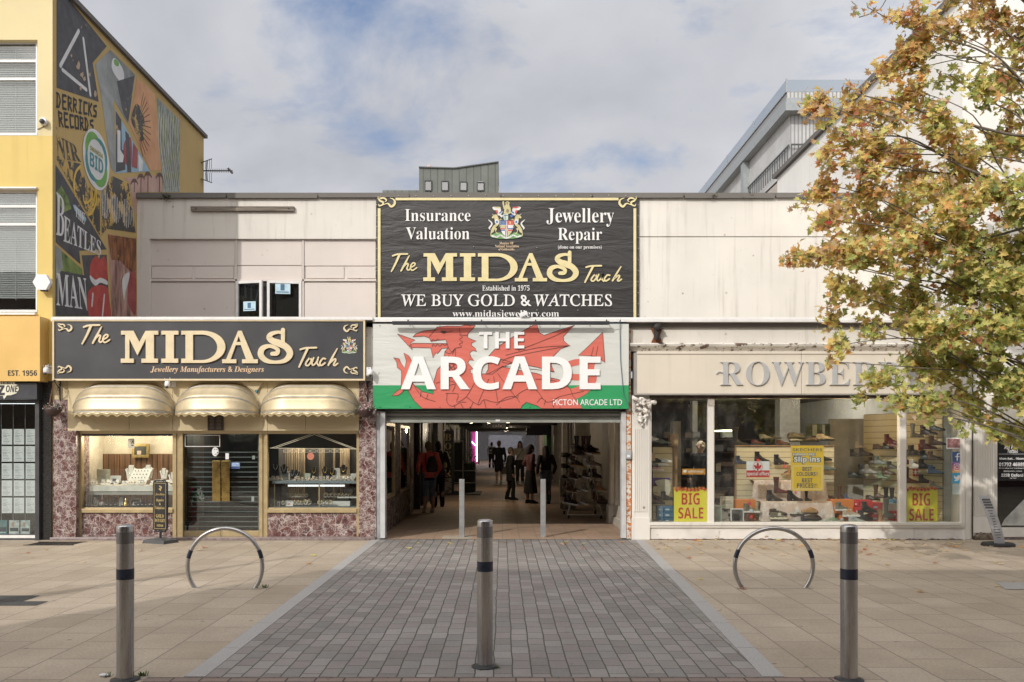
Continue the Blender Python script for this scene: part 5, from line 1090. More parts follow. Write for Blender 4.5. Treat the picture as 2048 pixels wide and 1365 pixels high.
for c,fx_ in ((755.5,0),(1238,1)): scroll(g, c, 394.5, 35, 21, fx_, 0, Yl, .004)
obj('border', g, m_bg, t)
g = MB(); bx = lambda x,y: (846.9+(x-243.4)*.9041, 507+(y-662.4)*.8704)
th = lambda x,y: (781+(x-164)*.93, 508.5+(y-651)*.94); to = lambda x,y: (1168+(x-597)*.95, 531+(y-695)*.86)
sign_letters(g, bx, Yl, .010, th, to); obj('gold_lettering', g, m_bg, t)
g = MB(); k = .004
ptext(g,'Insurance',SERIF,810,941,419,443,Yl,k,offset=-.006); ptext(g,'Valuation',SERIF,812,939,455,479.5,Yl,k,offset=-.006); ptext(g,'Jewellery',SERIF,1093,1228,417,454,Yl,k,offset=-.006); ptext(g,'Repair',SERIF,1116,1204,456,488,Yl,k,offset=-.006)
ptext(g,'(done on our premises)',SERIF,1116,1203.5,491,500,Yl,k,offset=-.003); ptext(g,'Established in 1975',SERIF,964.5,1059,571,582,Yl,k,offset=-.004); ptext(g,'WE BUY GOLD & WATCHES',ITAL,802,1224,589,613,Yl,k,shear=-.25,offset=.010); ptext(g,'www.midasjewellery.com',SERIF,905,1118,621,637.5,Yl,k,offset=-.006)
obj('white_lettering', g, m_bw, t)
g = MB(); ptext(g,'Member Of:',SERIF,999,1027,484,489.5,Yl,.003); ptext(g,'National Association',SERIF,990,1038,490,495.5,Yl,.003); ptext(g,'of Goldsmiths',SERIF,997,1029,496.5,501.5,Yl,.003); obj('small_lettering', g, M('printed peach',(.66,.50,.33),.5), t)
g = MB(); crest(g, 1013.2, 442, .98, Yl-.001); obj('crest_emblem', g, crest_mats(), t)
g = MB(); random.seed(5)
for k in range(15): x = 762+k*35; g.ball(P(x,391.5+random.uniform(-1,1),Yb-.01),.012,0,8,5)
for y in range(410,636,22):
    for x in (753.5,1276.5): g.ball(P(x,y,Yb-.01),.010,0,8,5)
for x,y in ((854,620.5),(926,620.5),(1001,620.5),(1074,620.5),(1156,621),(947,494),(1074,496),(946,550),(1071,550)): g.ball(P(x,y,Yl-.006),.011,0,8,5)
obj('fixing_stud', g, M('fixing stud',(.5,.46,.42),.5,.3,.3,60), t)
# ---------------------------------------------------------------- dragon sign over the arcade mouth
t = thing('dragon_sign', 'white and green sign with a red heraldic dragon over the arcade mouth', 'sign', tuple(P(1001,735,-.12)))
Yd = -.14
g = MB(); g.pbox(745.5,1258,647,818.5,Yd+.012,.11); obj('frame', g, M('dark grey frame',(.05,.05,.055),.5), t)
m_dw = vinyl('grey white vinyl',(.60,.61,.58),.25,.6); m_dg = vinyl('green vinyl',(.035,.30,.115),.25,.6); m_dr = vinyl('dragon red vinyl',(.60,.15,.115),.25,.6); m_dk = M('dragon outline ink',(.05,.025,.025),.5); m_lw = M('raised white letter',(.80,.80,.80),.45,var=.02)
dpt = lambda ps: [(x/3.657+730, y/3.657+630) for x,y in ps]
g = MB(); g.pbox(746,1257.5,648.5,771,Yd,.012); obj('white_field', g, m_dw, t)
g = MB(); g.pbox(746,1257.5,771.01,818,Yd,.012); obj('green_field', g, m_dg, t)
neck = [(350,162),(372,138),(430,118),(512,108),(525,90),(600,82),(700,84),(725,76),(808,78),(790,100),(752,140),(750,165),(775,178),(814,192),(778,208),(780,225),(806,245),(818,268),(785,262),(765,280),(775,310),(797,335),(765,330),(752,350),(775,378),(792,396),(770,402),(775,430),(900,432),(1000,380),(1260,430),(1320,452),(1420,475),(1500,540),(1520,590),(1592,686),(1290,686),(1262,668),(1210,650),(1180,640),(1150,664),(1138,686),(418,686),(360,630),(320,565),(302,522),(305,480),(338,488),(365,520),(420,562),(498,580),(500,500),(528,400),(580,350),(612,300),(577,302),(585,268),(608,240),(600,210),(590,182),(545,186),(482,195),(470,170),(430,156)]
jaw = [(325,226),(350,208),(600,210),(612,242),(562,246),(530,285),(518,276),(498,316),(480,242),(345,240)]
tongue = [(237,140),(366,185),(334,205),(346,258)]
claw = [(210,314),(250,322),(258,345),(290,392),(302,340),(284,278),(320,300),(340,335),(332,400),(326,470),(302,525),(272,568),(242,590),(196,592),(228,562),(262,540),(268,440),(265,408),(236,386),(232,345)]
wing = [(905,300),(960,240),(1100,150),(1225,78),(1260,78),(1275,130),(1310,150),(1400,120),(1532,76),(1450,160),(1455,192),(1497,226),(1430,250),(1370,312),(1362,370),(1386,418),(1250,382),(1080,352),(1000,384),(930,434),(880,434),(900,400)]
tail = [(1738,128),(1755,350),(1692,305),(1660,300),(1560,298),(1650,215)]
g = MB(); lv = Yd
for i,ps in enumerate((wing,neck,jaw,tongue,claw,tail)): pflat(g, [dpt(ps)], Yd-.0006*i, .002, 0)
for i,(ps,w) in enumerate((([(1678,300),(1652,390),(1664,470),(1600,545),(1490,585),(1380,570)],[40,46,60,75,85,90]),([(1650,345),(1540,348),(1478,380),(1500,450),(1600,455)],46))): pstroke(g, dpt(ps), [a/3.657 for a in w] if isinstance(w,list) else w/3.657, Yd-.004-.0005*i, .001, 0)
obj('dragon', g, m_dr, t)
g = MB()
for i,ps in enumerate((wing,neck,jaw,tongue,claw,tail)): pstroke(g, dpt(ps+[ps[0]]), .85, Yd-.0062-.0002*i, .0005, 0, 0)
lines = [[(560,115),(600,128),(640,115)],[(470,160),(500,125),(515,108)],[(690,100),(700,145),(752,150)],[(690,145),(712,165),(690,180),(715,200),(688,215),(708,235),(660,245),(635,270),(608,240)],[(585,268),(620,285),(660,250)],[(640,290),(660,250),(662,310)],[(905,300),(1080,350),(1000,345),(1100,300),(1500,226)],[(1030,295),(1270,240),(1497,226)],[(1120,260),(1400,150),(1532,76)],[(1000,375),(1250,400),(1386,418)],[(970,430),(1100,600),(1120,590)],[(940,450),(970,630)],[(905,470),(830,640),(835,660)],[(800,500),(740,600),(670,640),(680,580),(590,575)],[(740,600),(830,660),(870,620),(960,640),(1100,600)],[(600,580),(600,640),(640,670),(700,640),(740,640)],[(1100,600),(1150,560),(1240,540),(1330,640),(1420,600)],[(960,660),(1030,605),(1100,600),(1130,640)],[(1260,640),(1290,610),(1330,640)],[(1310,660),(1320,625)],[(1380,680),(1370,640)],[(870,620),(885,686)],[(790,640),(770,686)],[(700,650),(720,686)],[(650,660),(660,686)],[(360,520),(420,600),(515,635)],[(410,560),(405,600)],[(460,580),(450,615)],[(520,500),(610,480),(700,520)],[(610,360),(640,400),(680,380)],[(620,370),(650,420)],[(640,350),(660,410)],[(660,360),(610,410)],[(600,520),(660,510),(640,560)],[(1650,320),(1672,235)],[(1690,300),(1703,230)],[(1370,640),(1420,600),(1600,560)],[(1250,470),(1350,475),(1400,490)],[(490,235),(500,215),(515,232),(530,212),(548,232),(565,212),(585,225),(600,210)],[(482,195),(500,180),(515,192),(530,176),(545,186)]]
for i,ps in enumerate(lines): pstroke(g, dpt(ps), .8, Yd-.0076-.00006*i, .0004, 0, 3)
pflat(g, [dpt([(548,125),(575,138),(605,125),(580,118)])], Yd-.011, .0006, 0); obj('outline_drawing', g, m_dk, t)
g = MB(); Yt2 = Yd-.012; random.seed(8)
ptext(g,'ARCADE',SANSB,802,1201,713,780,Yt2,.018,offset=.006,space=1.04); ptext(g,'THE',SANSB,958,1048.5,664.5,697.5,Yt2,.018,space=1.02); obj('raised_lettering', g, m_lw, t)
g = MB(); ptext(g,'PICTON ARCADE LTD',None,1106,1244,799,811,Yt2+.008,.003,offset=.003); obj('small_lettering', g, m_lw, t)
g = MB()
for x in range(760,1250,60):
    for y in (652,815): g.ball(P(x,y,Yd-.004),.008,0,6,4)
obj('fixing_stud', g, m_black, t)
t = thing('sign_floodlight', 'long black strip floodlight on short arms above the dragon sign', 'floodlight', tuple(P(1000,646,-.32)))
Yf = -.32; g = MB(); g.pbox(784,1219,642.5,649,Yf,.055); obj('housing', g, M('black aluminium',(.035,.035,.04),.35), t, bevel=.006)
g = MB(); g.pbox(786,1217,649.1,650,Yf+.01,.035); obj('diffuser', g, m_smoke, t)
for x in (816,963,1071,1213):
    g = MB(); g.tube([P(x,644,Yf+.03),P(x,640.5,Yf+.03),P(x,640.5,-.12)],.010,6); obj('arm', g, m_black, t)
g = MB(); g.tube([P(1219,646,Yf+.03),P(1236,648,-.25),P(1241,640,-.2),P(1240,660,-.17),P(1241,720,-.165),P(1247,790,-.165),P(1260,818,-.165)],.007,5); obj('cable', g, M('blue grey cable',(.10,.16,.20),.5), t)
# ---------------------------------------------------------------- arcade mouth, shutter, corridor
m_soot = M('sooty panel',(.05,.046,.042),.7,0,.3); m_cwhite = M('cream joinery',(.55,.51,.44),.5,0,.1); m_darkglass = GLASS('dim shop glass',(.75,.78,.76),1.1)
t = thing('arcade_entrance', 'metal framed mouth of the arcade with flaking posts and a raised shutter head', 'shopfront', (PX(1005),0,0))
g = MB(); g.pbox(752.5,1262,645,822,.03,.3); obj('lintel', g, m_soot, t)
g = MB(); g.pbox(730.5,745,646,757,-.02,.2); g.pbox(731,744,755.2,762,-.01,.2); obj('flaking_post_head', g, m_chip, t)
g = MB(); g.pbox(752.5,760,822.2,1078,.02,.25); obj('steel_channel', g, m_galv, t)
g = MB(); g.pbox(760.3,770,824,1077,-.03,.2); obj('jamb', g, chipped('chipped grey white post',(.52,.53,.54),(.16,.14,.13),.66,9), t, bevel=.004)
g = MB(); g.pbox(1243,1252.5,824,1077,-.03,.2); obj('jamb', g, M('pale grey post',(.50,.50,.50),.5), t, bevel=.004)
g = MB(); g.pbox(1252.8,1262,640,1078,-.01,.2); obj('rusted_strip', g, chipped('rusted strip',(.62,.57,.50),(.22,.09,.03),.50,10), t)
g = MB(); g.pbox(1252,1263,902,918,-.07,.06,0); g.pbox(1254.5,1260,910.5,915,-.074,.004,1); obj('control_box', g, [M('grey control box',(.36,.37,.38),.5), m_wp], t, bevel=.004)
t = thing('roller_shutter', 'grey corrugated roller shutter wound up just above the arcade entrance', 'shutter', (PX(1005),.12,PZ(846,.12)))
g = MB(); prof = []
for y,o in ((819,.05),(826,.05),(827.5,0),(832,0),(833.5,.03),(836,.0),(838,.0),(839,.025),(840,.0),(845.5,0),(846,.03)): prof.append((.10+o, PZ(y,.1)))
vs = [(x,yy,z) for x in (PX(769.8,.1),PX(1243.4,.1)) for yy,z in prof]; n = len(prof); g.add(vs,[(i,i+1,n+i+1,n+i) for i in range(n-1)]); o = obj('curtain', g, M('grey green shutter slat',(.36,.37,.34),.4,.3,.12,3), t); o.modifiers.new('thickness','SOLIDIFY').thickness = .01
g = MB(); g.pbox(991,1000,839.5,843.5,.092,.006); obj('maker_label', g, m_wp, t)
g = MB(); g.box(PX(769),PX(1244),.16,.6,PZ(840,.16),2.6); obj('shutter_box', g, m_soot, t)
XLW, XRW, ZC = -2.15, 2.30, 2.72
t = thing('arcade_passage', 'long dim shopping passage running back from the street between shopfronts', 'arcade', (0,0,0))
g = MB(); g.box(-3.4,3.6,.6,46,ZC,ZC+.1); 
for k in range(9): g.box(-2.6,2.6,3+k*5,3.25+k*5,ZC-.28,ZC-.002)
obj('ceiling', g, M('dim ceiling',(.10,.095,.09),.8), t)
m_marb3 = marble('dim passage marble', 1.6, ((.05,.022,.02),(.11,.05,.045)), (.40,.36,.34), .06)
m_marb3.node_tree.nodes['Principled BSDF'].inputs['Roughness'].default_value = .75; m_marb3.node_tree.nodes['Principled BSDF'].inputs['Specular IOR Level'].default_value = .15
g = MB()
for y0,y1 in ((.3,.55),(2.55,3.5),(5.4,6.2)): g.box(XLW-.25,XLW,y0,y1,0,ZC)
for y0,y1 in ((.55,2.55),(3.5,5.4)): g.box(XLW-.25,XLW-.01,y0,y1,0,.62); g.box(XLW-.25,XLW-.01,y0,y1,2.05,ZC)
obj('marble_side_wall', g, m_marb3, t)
g = MB()
for y0,y1 in ((.55,2.55),(3.5,5.4)): g.box(XLW-.06,XLW-.0,y0,y0+.06,.62,2.05); g.box(XLW-.06,XLW-.0,y1-.06,y1,.62,2.05); g.box(XLW-.06,XLW+.004,y0+.06,y1-.06,.62,.68); g.box(XLW-.06,XLW+.004,y0+.06,y1-.06,1.99,2.05)
obj('side_window_frame', g, m_goldframe, t)
for a,b in ((.6,2.5),(3.55,5.35)): g = MB(); g.box(XLW-.04,XLW-.03,a,b,.68,1.99); obj('side_window_pane', g, m_darkglass, t)
g = MB(); g.box(XLW-1.0,XLW-.9,1.45,6,.3,2.4,0); random.seed(4)
for k in range(34):
    y = random.uniform(.7,5.2); z = random.choice((.72,1.05,1.4)); g.box(XLW-.5,XLW-.42,y,y+random.uniform(.05,.2),z,z+random.uniform(.05,.25),1+k%2)
g.box(XLW-.8,XLW-.3,.6,5.4,1.02,1.05,1); g.box(XLW-.8,XLW-.3,.6,5.4,.68,.71,1); obj('side_display', g, [m_dark, m_velvw, M('grey green goods',(.25,.28,.24),.6)], t)
g = MB(); x0 = XLW-.05
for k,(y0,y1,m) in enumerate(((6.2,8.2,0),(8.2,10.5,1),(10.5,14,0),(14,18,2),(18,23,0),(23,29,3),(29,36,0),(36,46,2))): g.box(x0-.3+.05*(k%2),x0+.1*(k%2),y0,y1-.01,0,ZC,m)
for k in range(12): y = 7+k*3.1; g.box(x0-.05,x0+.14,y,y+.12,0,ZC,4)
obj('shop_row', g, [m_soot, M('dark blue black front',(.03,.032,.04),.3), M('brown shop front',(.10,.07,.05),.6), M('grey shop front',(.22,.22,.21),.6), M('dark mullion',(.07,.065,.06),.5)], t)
# right hand flank: white shoe shop joinery then cream panels and later shops
g = MB(); g.box(XRW-.04,XRW+.28,.3,3.2,0,.16,0); g.box(XRW-.0,XRW+.25,.3,3.2,.16,.42,0); g.box(XRW-.06,XRW+.2,3.2,3.55,0,ZC,0); g.box(XRW-.10,XRW+.2,3.16,3.6,0,.38,0); g.box(XRW-.02,XRW+.15,2.72,2.9,.42,ZC,0); g.box(XRW-.03,XRW+.2,.3,3.2,2.45,ZC,0); g.box(XRW-.02,XRW+.15,.3,.42,.42,2.45,0)
for k in range(5): g.box(XRW-.072,XRW-.05,3.22+k*.065,3.25+k*.065,.4,2.5,0)
obj('white_side_frontage', g, m_cwhite, t)
g = MB(); g.box(XRW+.04,XRW+.05,.42,2.72,.42,2.45); obj('white_side_pane', g, m_darkglass, t)
g = MB(); g.box(XRW+.25,XRW+.4,3.6,11.5,0,ZC,0)
for k in range(26): y = 3.7+k*.3; g.box(XRW+.225,XRW+.25,y,y+.25,.05,ZC,0)
g.box(XRW-.12,XRW+.4,11.5,11.9,0,ZC,1); g.box(XRW+.05,XRW+.3,11.9,17.5,0,ZC,2); g.box(XRW-.1,XRW+.3,17.5,17.9,0,ZC,1); g.box(XRW+.05,XRW+.3,17.9,23,0,ZC,2); g.box(XRW-.1,XRW+.3,23,23.4,0,ZC,1); g.box(XRW,XRW+.3,23.4,27,0,ZC,4); g.box(XRW-.22,XRW+.3,27,29.5,0,ZC,3); g.box(XRW,XRW+.3,29.5,36,0,ZC,1); g.box(XRW,XRW+.3,36,46,0,ZC,0)
for k in range(4): g.box(XRW-.02,XRW+.05,12.2+k*1.35,12.3+k*1.35,0,ZC,1); g.box(XRW-.02,XRW+.05,18.2+k*1.25,18.3+k*1.25,0,ZC,1)
obj('shop_row', g, [M('cream boarded wall',(.40,.37,.31),.6), M('pale pier',(.36,.33,.29),.6), M('dark brown shop',(.035,.027,.024),.4), M('green pier',(.07,.20,.07),.6), m_soot], t)
g = MB(); g.box(1.05,2.1,24,24.5,2.05,2.5,0); g.prism([(1.02,2.02),(2.12,2.02),(2.0,2.55),(1.2,2.55)],23.7,23.99,0); obj('navy_canopy', g, M('navy canopy',(.02,.022,.04),.6), t)
g = MB(); ptext(g,'THAI EXPRESS',SANSB,1035.5,1060.5,852.5,856.5,23.69,.01); obj('canopy_lettering', g, M('pale canopy letter',(.5,.5,.5),.6), t)
# market hall at the far end
g = MB(); g.box(-8,8,77,77.2,0,5,0); g.box(-8,-7.8,46,77,0,5,0); g.box(7.8,8,46,77,0,5,0); g.box(-8,8,46,77,5,5.2,0); g.box(-8,-2.2,46,46.2,0,5,1); g.box(2.4,8,46,46.2,0,5,1); g.box(-2.2,2.4,46,46.2,ZC,5,1); obj('market_hall', g, [M('pale hall',(.5,.5,.52),.7), m_soot], t)
g = MB(); g.box(-8,8,46,77,-.02,.008); obj('hall_floor', g, m_tile, t)
g = MB()
for k in range(5): g.box(-4,4,50+k*5,50.2+k*5,3.9,3.96)
obj('hall_tube_light', g, EMIT('hall tube',(.95,.97,1),9), t)
t2 = thing('pink_stall', 'bright pink market stall with lit strips at the far end of the passage', 'stall', (-2.6,58,0))
g = MB(); g.box(-4.6,-2.1,58,60,0,2.9); obj('booth', g, M('hot pink panel',(.75,.08,.38),.5), t2)
g = MB(); g.tube([(-3.3,57.9,2.6),(-2.2,57.9,1.5)],.05,6,0); g.tube([(-2.1,57.9,.2),(-2.1,57.9,3)],.05,6,1); g.tube([(-4.1,57.9,.4),(-3.9,57.9,2.2)],.06,6,2); obj('neon_strip', g, [EMIT('blue white neon',(.5,.6,1),4), EMIT('white neon',(1,1,1),4), EMIT('amber neon',(1,.6,.2),2)], t2)
t2 = thing('hall_counter', 'white counter with steel frame at the far end of the passage', 'counter', (.4,62,0))
g = MB(); g.box(-1.1,1.6,62,63,0,1.05,0); g.box(-1.2,1.7,62.8,62.9,1.05,2.4,1); obj('counter_body', g, [m_wp, M('steel hall panel',(.4,.42,.45),.4)], t2)
# signs hanging in the passage
t2 = thing('boxer_sign', 'tall black vertical sign with gold capitals reading BOXER on the left of the passage', 'sign', (-1.9,13.6,.2))
Yx = 13.6; g = MB(); g.pbox(889,908,862,990,Yx,.12); obj('board', g, M('black sign face',(.012,.012,.012),.5), t2)
g = MB(); g.pbox(884.5,886.5,860,992,Yx-.03,.06); obj('pole', g, m_cwhite, t2)
g = MB()
for i,ch in enumerate('BOXER'): ptext(g, ch, SERIF, 889.5,902.5, 868+i*18, 881.5+i*18, Yx-.002,.012)
obj('gold_capitals', g, M('worn gold letter',(.55,.42,.18),.5,var=.3,scale=30), t2)
g = MB(); g.pbox(889.5,903,957,988,Yx-.006,.005); obj('worn_patch', g, chipped('worn grey poster',(.36,.33,.30),(.05,.045,.04),.5,9), t2)
g = MB(); g.box(-2.3,-.7,13.2,15.2,0.008,.045); obj('door_mat_ramp', g, m_soot, label='dark low ramp on the passage floor under the BOXER sign', cat='ramp')
t2 = thing('display_stand', 'black open display stand beside the BOXER sign', 'display stand', (-1.2,14.5,0))
g = MB()
for x in (PX(906,14.5),PX(926,14.5)): g.tube([(x,14.5,0),(x,14.5,1.75)],.02,6)
for z in (.35,.75,1.74): g.tube([(PX(906,14.5),14.5,z),(PX(953 if z<1 else 926,14.5),14.5,z)],.02,6)
obj('rail', g, M('pale rail',(.4,.4,.38),.5), t2)
g = MB(); g.box(PX(908,14.6),PX(925,14.6),14.6,14.8,.3,1.7); g.box(PX(926,14.6),PX(950,14.6),14.6,15.6,.05,1.0); obj('black_goods', g, M('black goods',(.02,.02,.02),.7), t2)
g = MB()
for k in range(40): p = Vector((PX(942,14.4)+random.gauss(0,.12),14.4+random.gauss(0,.1),1.15+random.gauss(0,.16))); d = Vector((random.gauss(0,1),random.gauss(0,1),random.gauss(0,1))).normalized()*.08; g.add([p-d,p+Vector((d.z,0,-d.x))*.5,p+d],[(0,1,2)])
obj('potted_leaves', g, M('dim leaf',(.05,.12,.03),.6), t2)
g = MB(); 
for k in range(3): 
    c = P(893+k*11,855,11); g.add([c+Vector((-.06,0,.07)),c+Vector((.03,0,.07)),c+Vector((.09,0,-.06)),c+Vector((0,0,-.06))],[(0,1,2,3)])
o = obj('slanted_board_sign', g, M('worn pale board',(.32,.31,.27),.7), label='three slanted pale boards hanging under the passage ceiling above BOXER', cat='sign'); o.modifiers.new('thickness','SOLIDIFY').thickness = .02
glow('passage_spot', ['small lit spot under the passage ceiling, left one','small lit spot under the passage ceiling, right one'], [(PX(942,9),9,PZ(846,9)),(PX(978,9),9,PZ(846,9))], (1,.8,.55), 24, r=.035, group='spots under the passage ceiling')
for y in (16,27,38):
    l = None
glow('passage_lamp', ['ceiling lamp deep in the passage, nearest','ceiling lamp deep in the passage, middle','ceiling lamp deep in the passage, farthest'], [(0.2,17,ZC-.3),(0.2,28,ZC-.3),(0.2,39,ZC-.3)], (1,.82,.6), 60, r=.07, group='lamps deep in the passage')
# hanging signs
t2 = thing('hanging_sign', 'dark hanging sign with small white lettering across the passage', 'sign', (.4,20,2.3))
g = MB(); g.pbox(965,1012,846,857,20,.06); obj('board', g, m_black, t2)
g = MB(); ptext(g,'cafe',SANSB,985,1004,849,855,19.99,.01); obj('lettering', g, M('pale canopy letter',(.5,.5,.5),.6), t2)

# ---------------------------------------------------------------- organic shapes: fuse overlapping volumes into one skin
def fuse(mb, voxel=.012, it=6, fac=.5):
    me = mb.mesh('raw', []) ; o = bpy.data.objects.new('raw', me); COL.objects.link(o)
    r = o.modifiers.new('remesh','REMESH'); r.mode = 'VOXEL'; r.voxel_size = voxel; r.use_smooth_shade = True
    if it: s = o.modifiers.new('smooth','SMOOTH'); s.iterations = it; s.factor = fac
    dg = bpy.context.evaluated_depsgraph_get(); e = bpy.data.meshes.new_from_object(o.evaluated_get(dg)); g = MB()
    g.add([v.co for v in e.vertices], [list(p.vertices) for p in e.polygons], 0, True)
    bpy.data.objects.remove(o); bpy.data.meshes.remove(me); bpy.data.meshes.remove(e); return g
def limb(g, pts, rs, seg=10, flat_=1.0, m=0):                # tapering limb with rounded ends
    pts = [Vector(p) for p in pts]; n = max(2, 3*(len(pts)-1)); q = smooth_pts([(p.x,p.y,p.z,r) for p,r in zip(pts,rs)], 4, False)
    g.tube([v[:3] for v in q],[v[3] for v in q],seg,m); g.ball(pts[0],rs[0],m,seg,6); g.ball(pts[-1],rs[-1],m,seg,6); return g
def loft(g, rings, m=0, seg=14):                             # rings: (z, cx, cy, rx, ry)
    vs = []
    for z,cx,cy,rx,ry in rings:
        for k in range(seg): w = 2*math.pi*k/seg; vs.append((cx+rx*math.cos(w),cy+ry*math.sin(w),z))
    n = len(rings); fs = [(i*seg+k,i*seg+(k+1)%seg,(i+1)*seg+(k+1)%seg,(i+1)*seg+k) for i in range(n-1) for k in range(seg)]
    fs += [tuple(reversed(range(seg))), tuple((n-1)*seg+k for k in range(seg))]
    return g.add(vs, fs, m, True)
def person(label, x, y, h, face, top, bottom, shoes, hair, skin=(.46,.28,.21), stride=.0, lean=0.0, arms=((.24,.02,.86),(.24,.02,.86)), extras=(), voxel=.013, headturn=0.0, group='people in the passage', z0=.01):
    t = thing('person', label, 'person', (x,y,z0), group); s = h/1.70
    A = Matrix.Translation((x,y,z0)) @ Matrix.Rotation(face,4,'Z') @ Matrix.Scale(s,4)
    def lx(z): return lean*max(0,z-.9)
    legs = []
    for i,sg in enumerate((-1,1)):
        f = stride*sg; hip = (sg*.088,0,.90); knee = (sg*.095,f*.5+.03,.49); ank = (sg*.10,f-.02,.085+max(0,-f)*.12); legs.append((hip,knee,ank))
    sh = lambda sg: (sg*.185,lx(1.40),1.395)
    arm = []
    for i,sg in enumerate((-1,1)):
        ax,ay,az = arms[i]; S = Vector(sh(sg)); Wt = Vector((sg*ax,ay+lx(az),az)); mid = (S+Wt)/2; dl = (Wt-S).length; k = math.sqrt(max(.0004,(.285**2-(dl/2)**2))) if dl < .57 else .02
        E = mid+Vector((sg*.35,-.75,-.25)).normalized()*min(k,.2); arm.append((S,E,Wt))
    hc = Vector((0,lx(1.6)+.02,1.585))
    g = MB()
    loft(g, [(.82,0,0,.14,.10),(.95,0,0,.155,.11),(1.08,0,lx(1.08),.13,.095),(1.25,0,lx(1.25),.155,.11),(1.37,0,lx(1.37),.165,.10),(1.43,0,lx(1.43),.10,.075)])
    limb(g,[(0,lx(1.4),1.40),(0,lx(1.5)+.01,1.50)],[.065,.055])
    HT = Matrix.Translation(hc) @ Matrix.Rotation(headturn,4,'Z')
    hd = MB(); hd.ball((0,0,.01),.095,0,16,12,.82,1.0,1.18); hd.ball((0,.035,-.06),.06,0,12,8,.85,.9,.9); hd.tube([(0,.085,.005),(0,.115,-.025)],[.012,.017],6); hd.ball((.08,-.005,-.01),.024,0,8,6,.5,.8,1.3); hd.ball((-.08,-.005,-.01),.024,0,8,6,.5,.8,1.3); hd.xf(HT); g.v, hv = g.v, hd; g.add(hd.v, hd.f, 0, True)
    for hip,knee,ank in legs: limb(g,[hip,((hip[0]+knee[0])/2,(hip[1]+knee[1])/2+.01,.7),knee,((knee[0]+ank[0])/2,(knee[1]+ank[1])/2-.02,.33),ank],[.088,.076,.054,.056,.036])
    for S,E,Wt in arm: limb(g,[S,(S+E)/2,E,(E*.6+Wt*.4),Wt],[.052,.046,.038,.037,.026])
    palms = []
    for i,(S,E,Wt) in enumerate(arm):
        d = (Wt-E).normalized(); p = Wt+d*.055; limb(g,[Wt,p],[.026,.030],8); palms.append((Wt,p,d))
    b = fuse(g, voxel, 5)
    for i,(Wt,p,d) in enumerate(palms):                      # five separate, unequal, slightly curled fingers
        sg = -1 if i == 0 else 1; fw = Vector((0,1,0)); fw = (fw-d*fw.dot(d)).normalized() if abs(fw.dot(d)) < .95 else Vector((1,0,0)); inn = d.cross(fw)*(1 if d.cross(fw).x*sg < 0 else -1)
        for k,(o,l) in enumerate(((-.022,.055),(-.008,.068),(.007,.074),(.021,.066))):
            r0 = p+fw*o+d*.015; b.tube([r0,r0+d*l*.45+inn*.004,r0+d*l*.75+inn*.016,r0+d*l*.95+inn*.03],[.0095,.009,.0085,.006],6,0)
        r0 = p+fw*.03-d*.015; b.tube([r0-fw*.012,r0+fw*.018+d*.022+inn*.01,r0+fw*.02+d*.05+inn*.02],[.012,.0105,.008],6,0)
    b.xf(A); obj('body', b, M('skin %.2f'%skin[0],skin,.55,var=.06), t)
    g = MB()
    for ex in (-.032,.032): g.ball(HT @ Vector((ex,.083,.022)),.0105,0,8,6); 
    g.tube([HT @ Vector((-.022,.083,-.052)),HT @ Vector((0,.09,-.054)),HT @ Vector((.022,.083,-.052))],.005,6,1)
    for ex in (-.034,.034): g.tube([HT @ Vector((ex-.016,.083,.042)),HT @ Vector((ex+.014,.085,.044))],.004,5,0)
    g.xf(A); obj('face', g, [M('eye dark',(.03,.02,.02),.3), M('lip',(.35,.12,.11),.5)], t)
    # top
    g = MB(); tt, tc = top[0], top[1]; zb = {'jacket':.84,'top':.93,'coat':.62,'crop':1.0}[tt]
    loft(g, [(zb,0,lx(zb),.185 if zb < .9 else .165,.14 if zb < .9 else .12),(1.0,0,lx(1.0),.165,.125),(1.12,0,lx(1.1),.155,.12),(1.27,0,lx(1.27),.18,.135),(1.39,0,lx(1.39),.185,.12),(1.455,0,lx(1.45),.085,.08)])
    for S,E,Wt in arm: limb(g,[S,(S+E)/2,E,(E*.55+Wt*.45),E*.12+Wt*.88],[.074,.064,.056,.052,.044])
    if tt == 'jacket': g.tube([(-.07,lx(1.45)-.05,1.46),(0,lx(1.45)-.09,1.45),(.07,lx(1.45)-.05,1.46)],.045,8)
    b = fuse(g, voxel, 6); b.xf(A); obj({'jacket':'jacket','top':'top','coat':'coat','crop':'top'}[tt], b, M('cloth %s'%(tc,),tc,.85,0,.16,14,.3,40), t)
    if tt == 'jacket': g = MB(); loft(g,[(.78,0,lx(.8),.17,.13),(.86,0,lx(.86),.172,.132)]); g.xf(A); obj('jumper_hem', g, M('navy hem',(.02,.02,.05),.9), t)
    # bottoms
    g = MB(); bt, bc = bottom
    if bt == 'skirt':
        loft(g,[(.30,0,.0,.27,.20),(.5,0,0,.235,.18),(.75,0,0,.20,.15),(.95,0,0,.165,.125),(1.05,0,lx(1.05),.14,.11)], seg=18); nm = 'skirt'; b = fuse(g, voxel, 3)
    else:
        cut = {'trousers':1.0,'capri':.62,'shorts':.12}[bt]; nm = {'trousers':'trousers','capri':'cropped_jeans','shorts':'shorts'}[bt]
        loft(g,[(.80,0,0,.155,.12),(.92,0,0,.168,.13),(1.02,0,lx(1.02),.15,.115)])
        for hip,knee,ank in legs:
            H,K,N = Vector(hip),Vector(knee),Vector(ank)
            if bt == 'shorts': limb(g,[H,H.lerp(K,.5),K+Vector((0,0,.05))],[.115,.105,.098])
            else: limb(g,[H,H.lerp(K,.5),K,K.lerp(N,cut*.5),K.lerp(N,cut)],[.108,.095,.076,.072,.066])
        b = fuse(g, voxel, 4)
    b.xf(A); obj(nm, b, M('cloth %s'%(bc,),bc,.85,0,.2,18,.3,50), t)
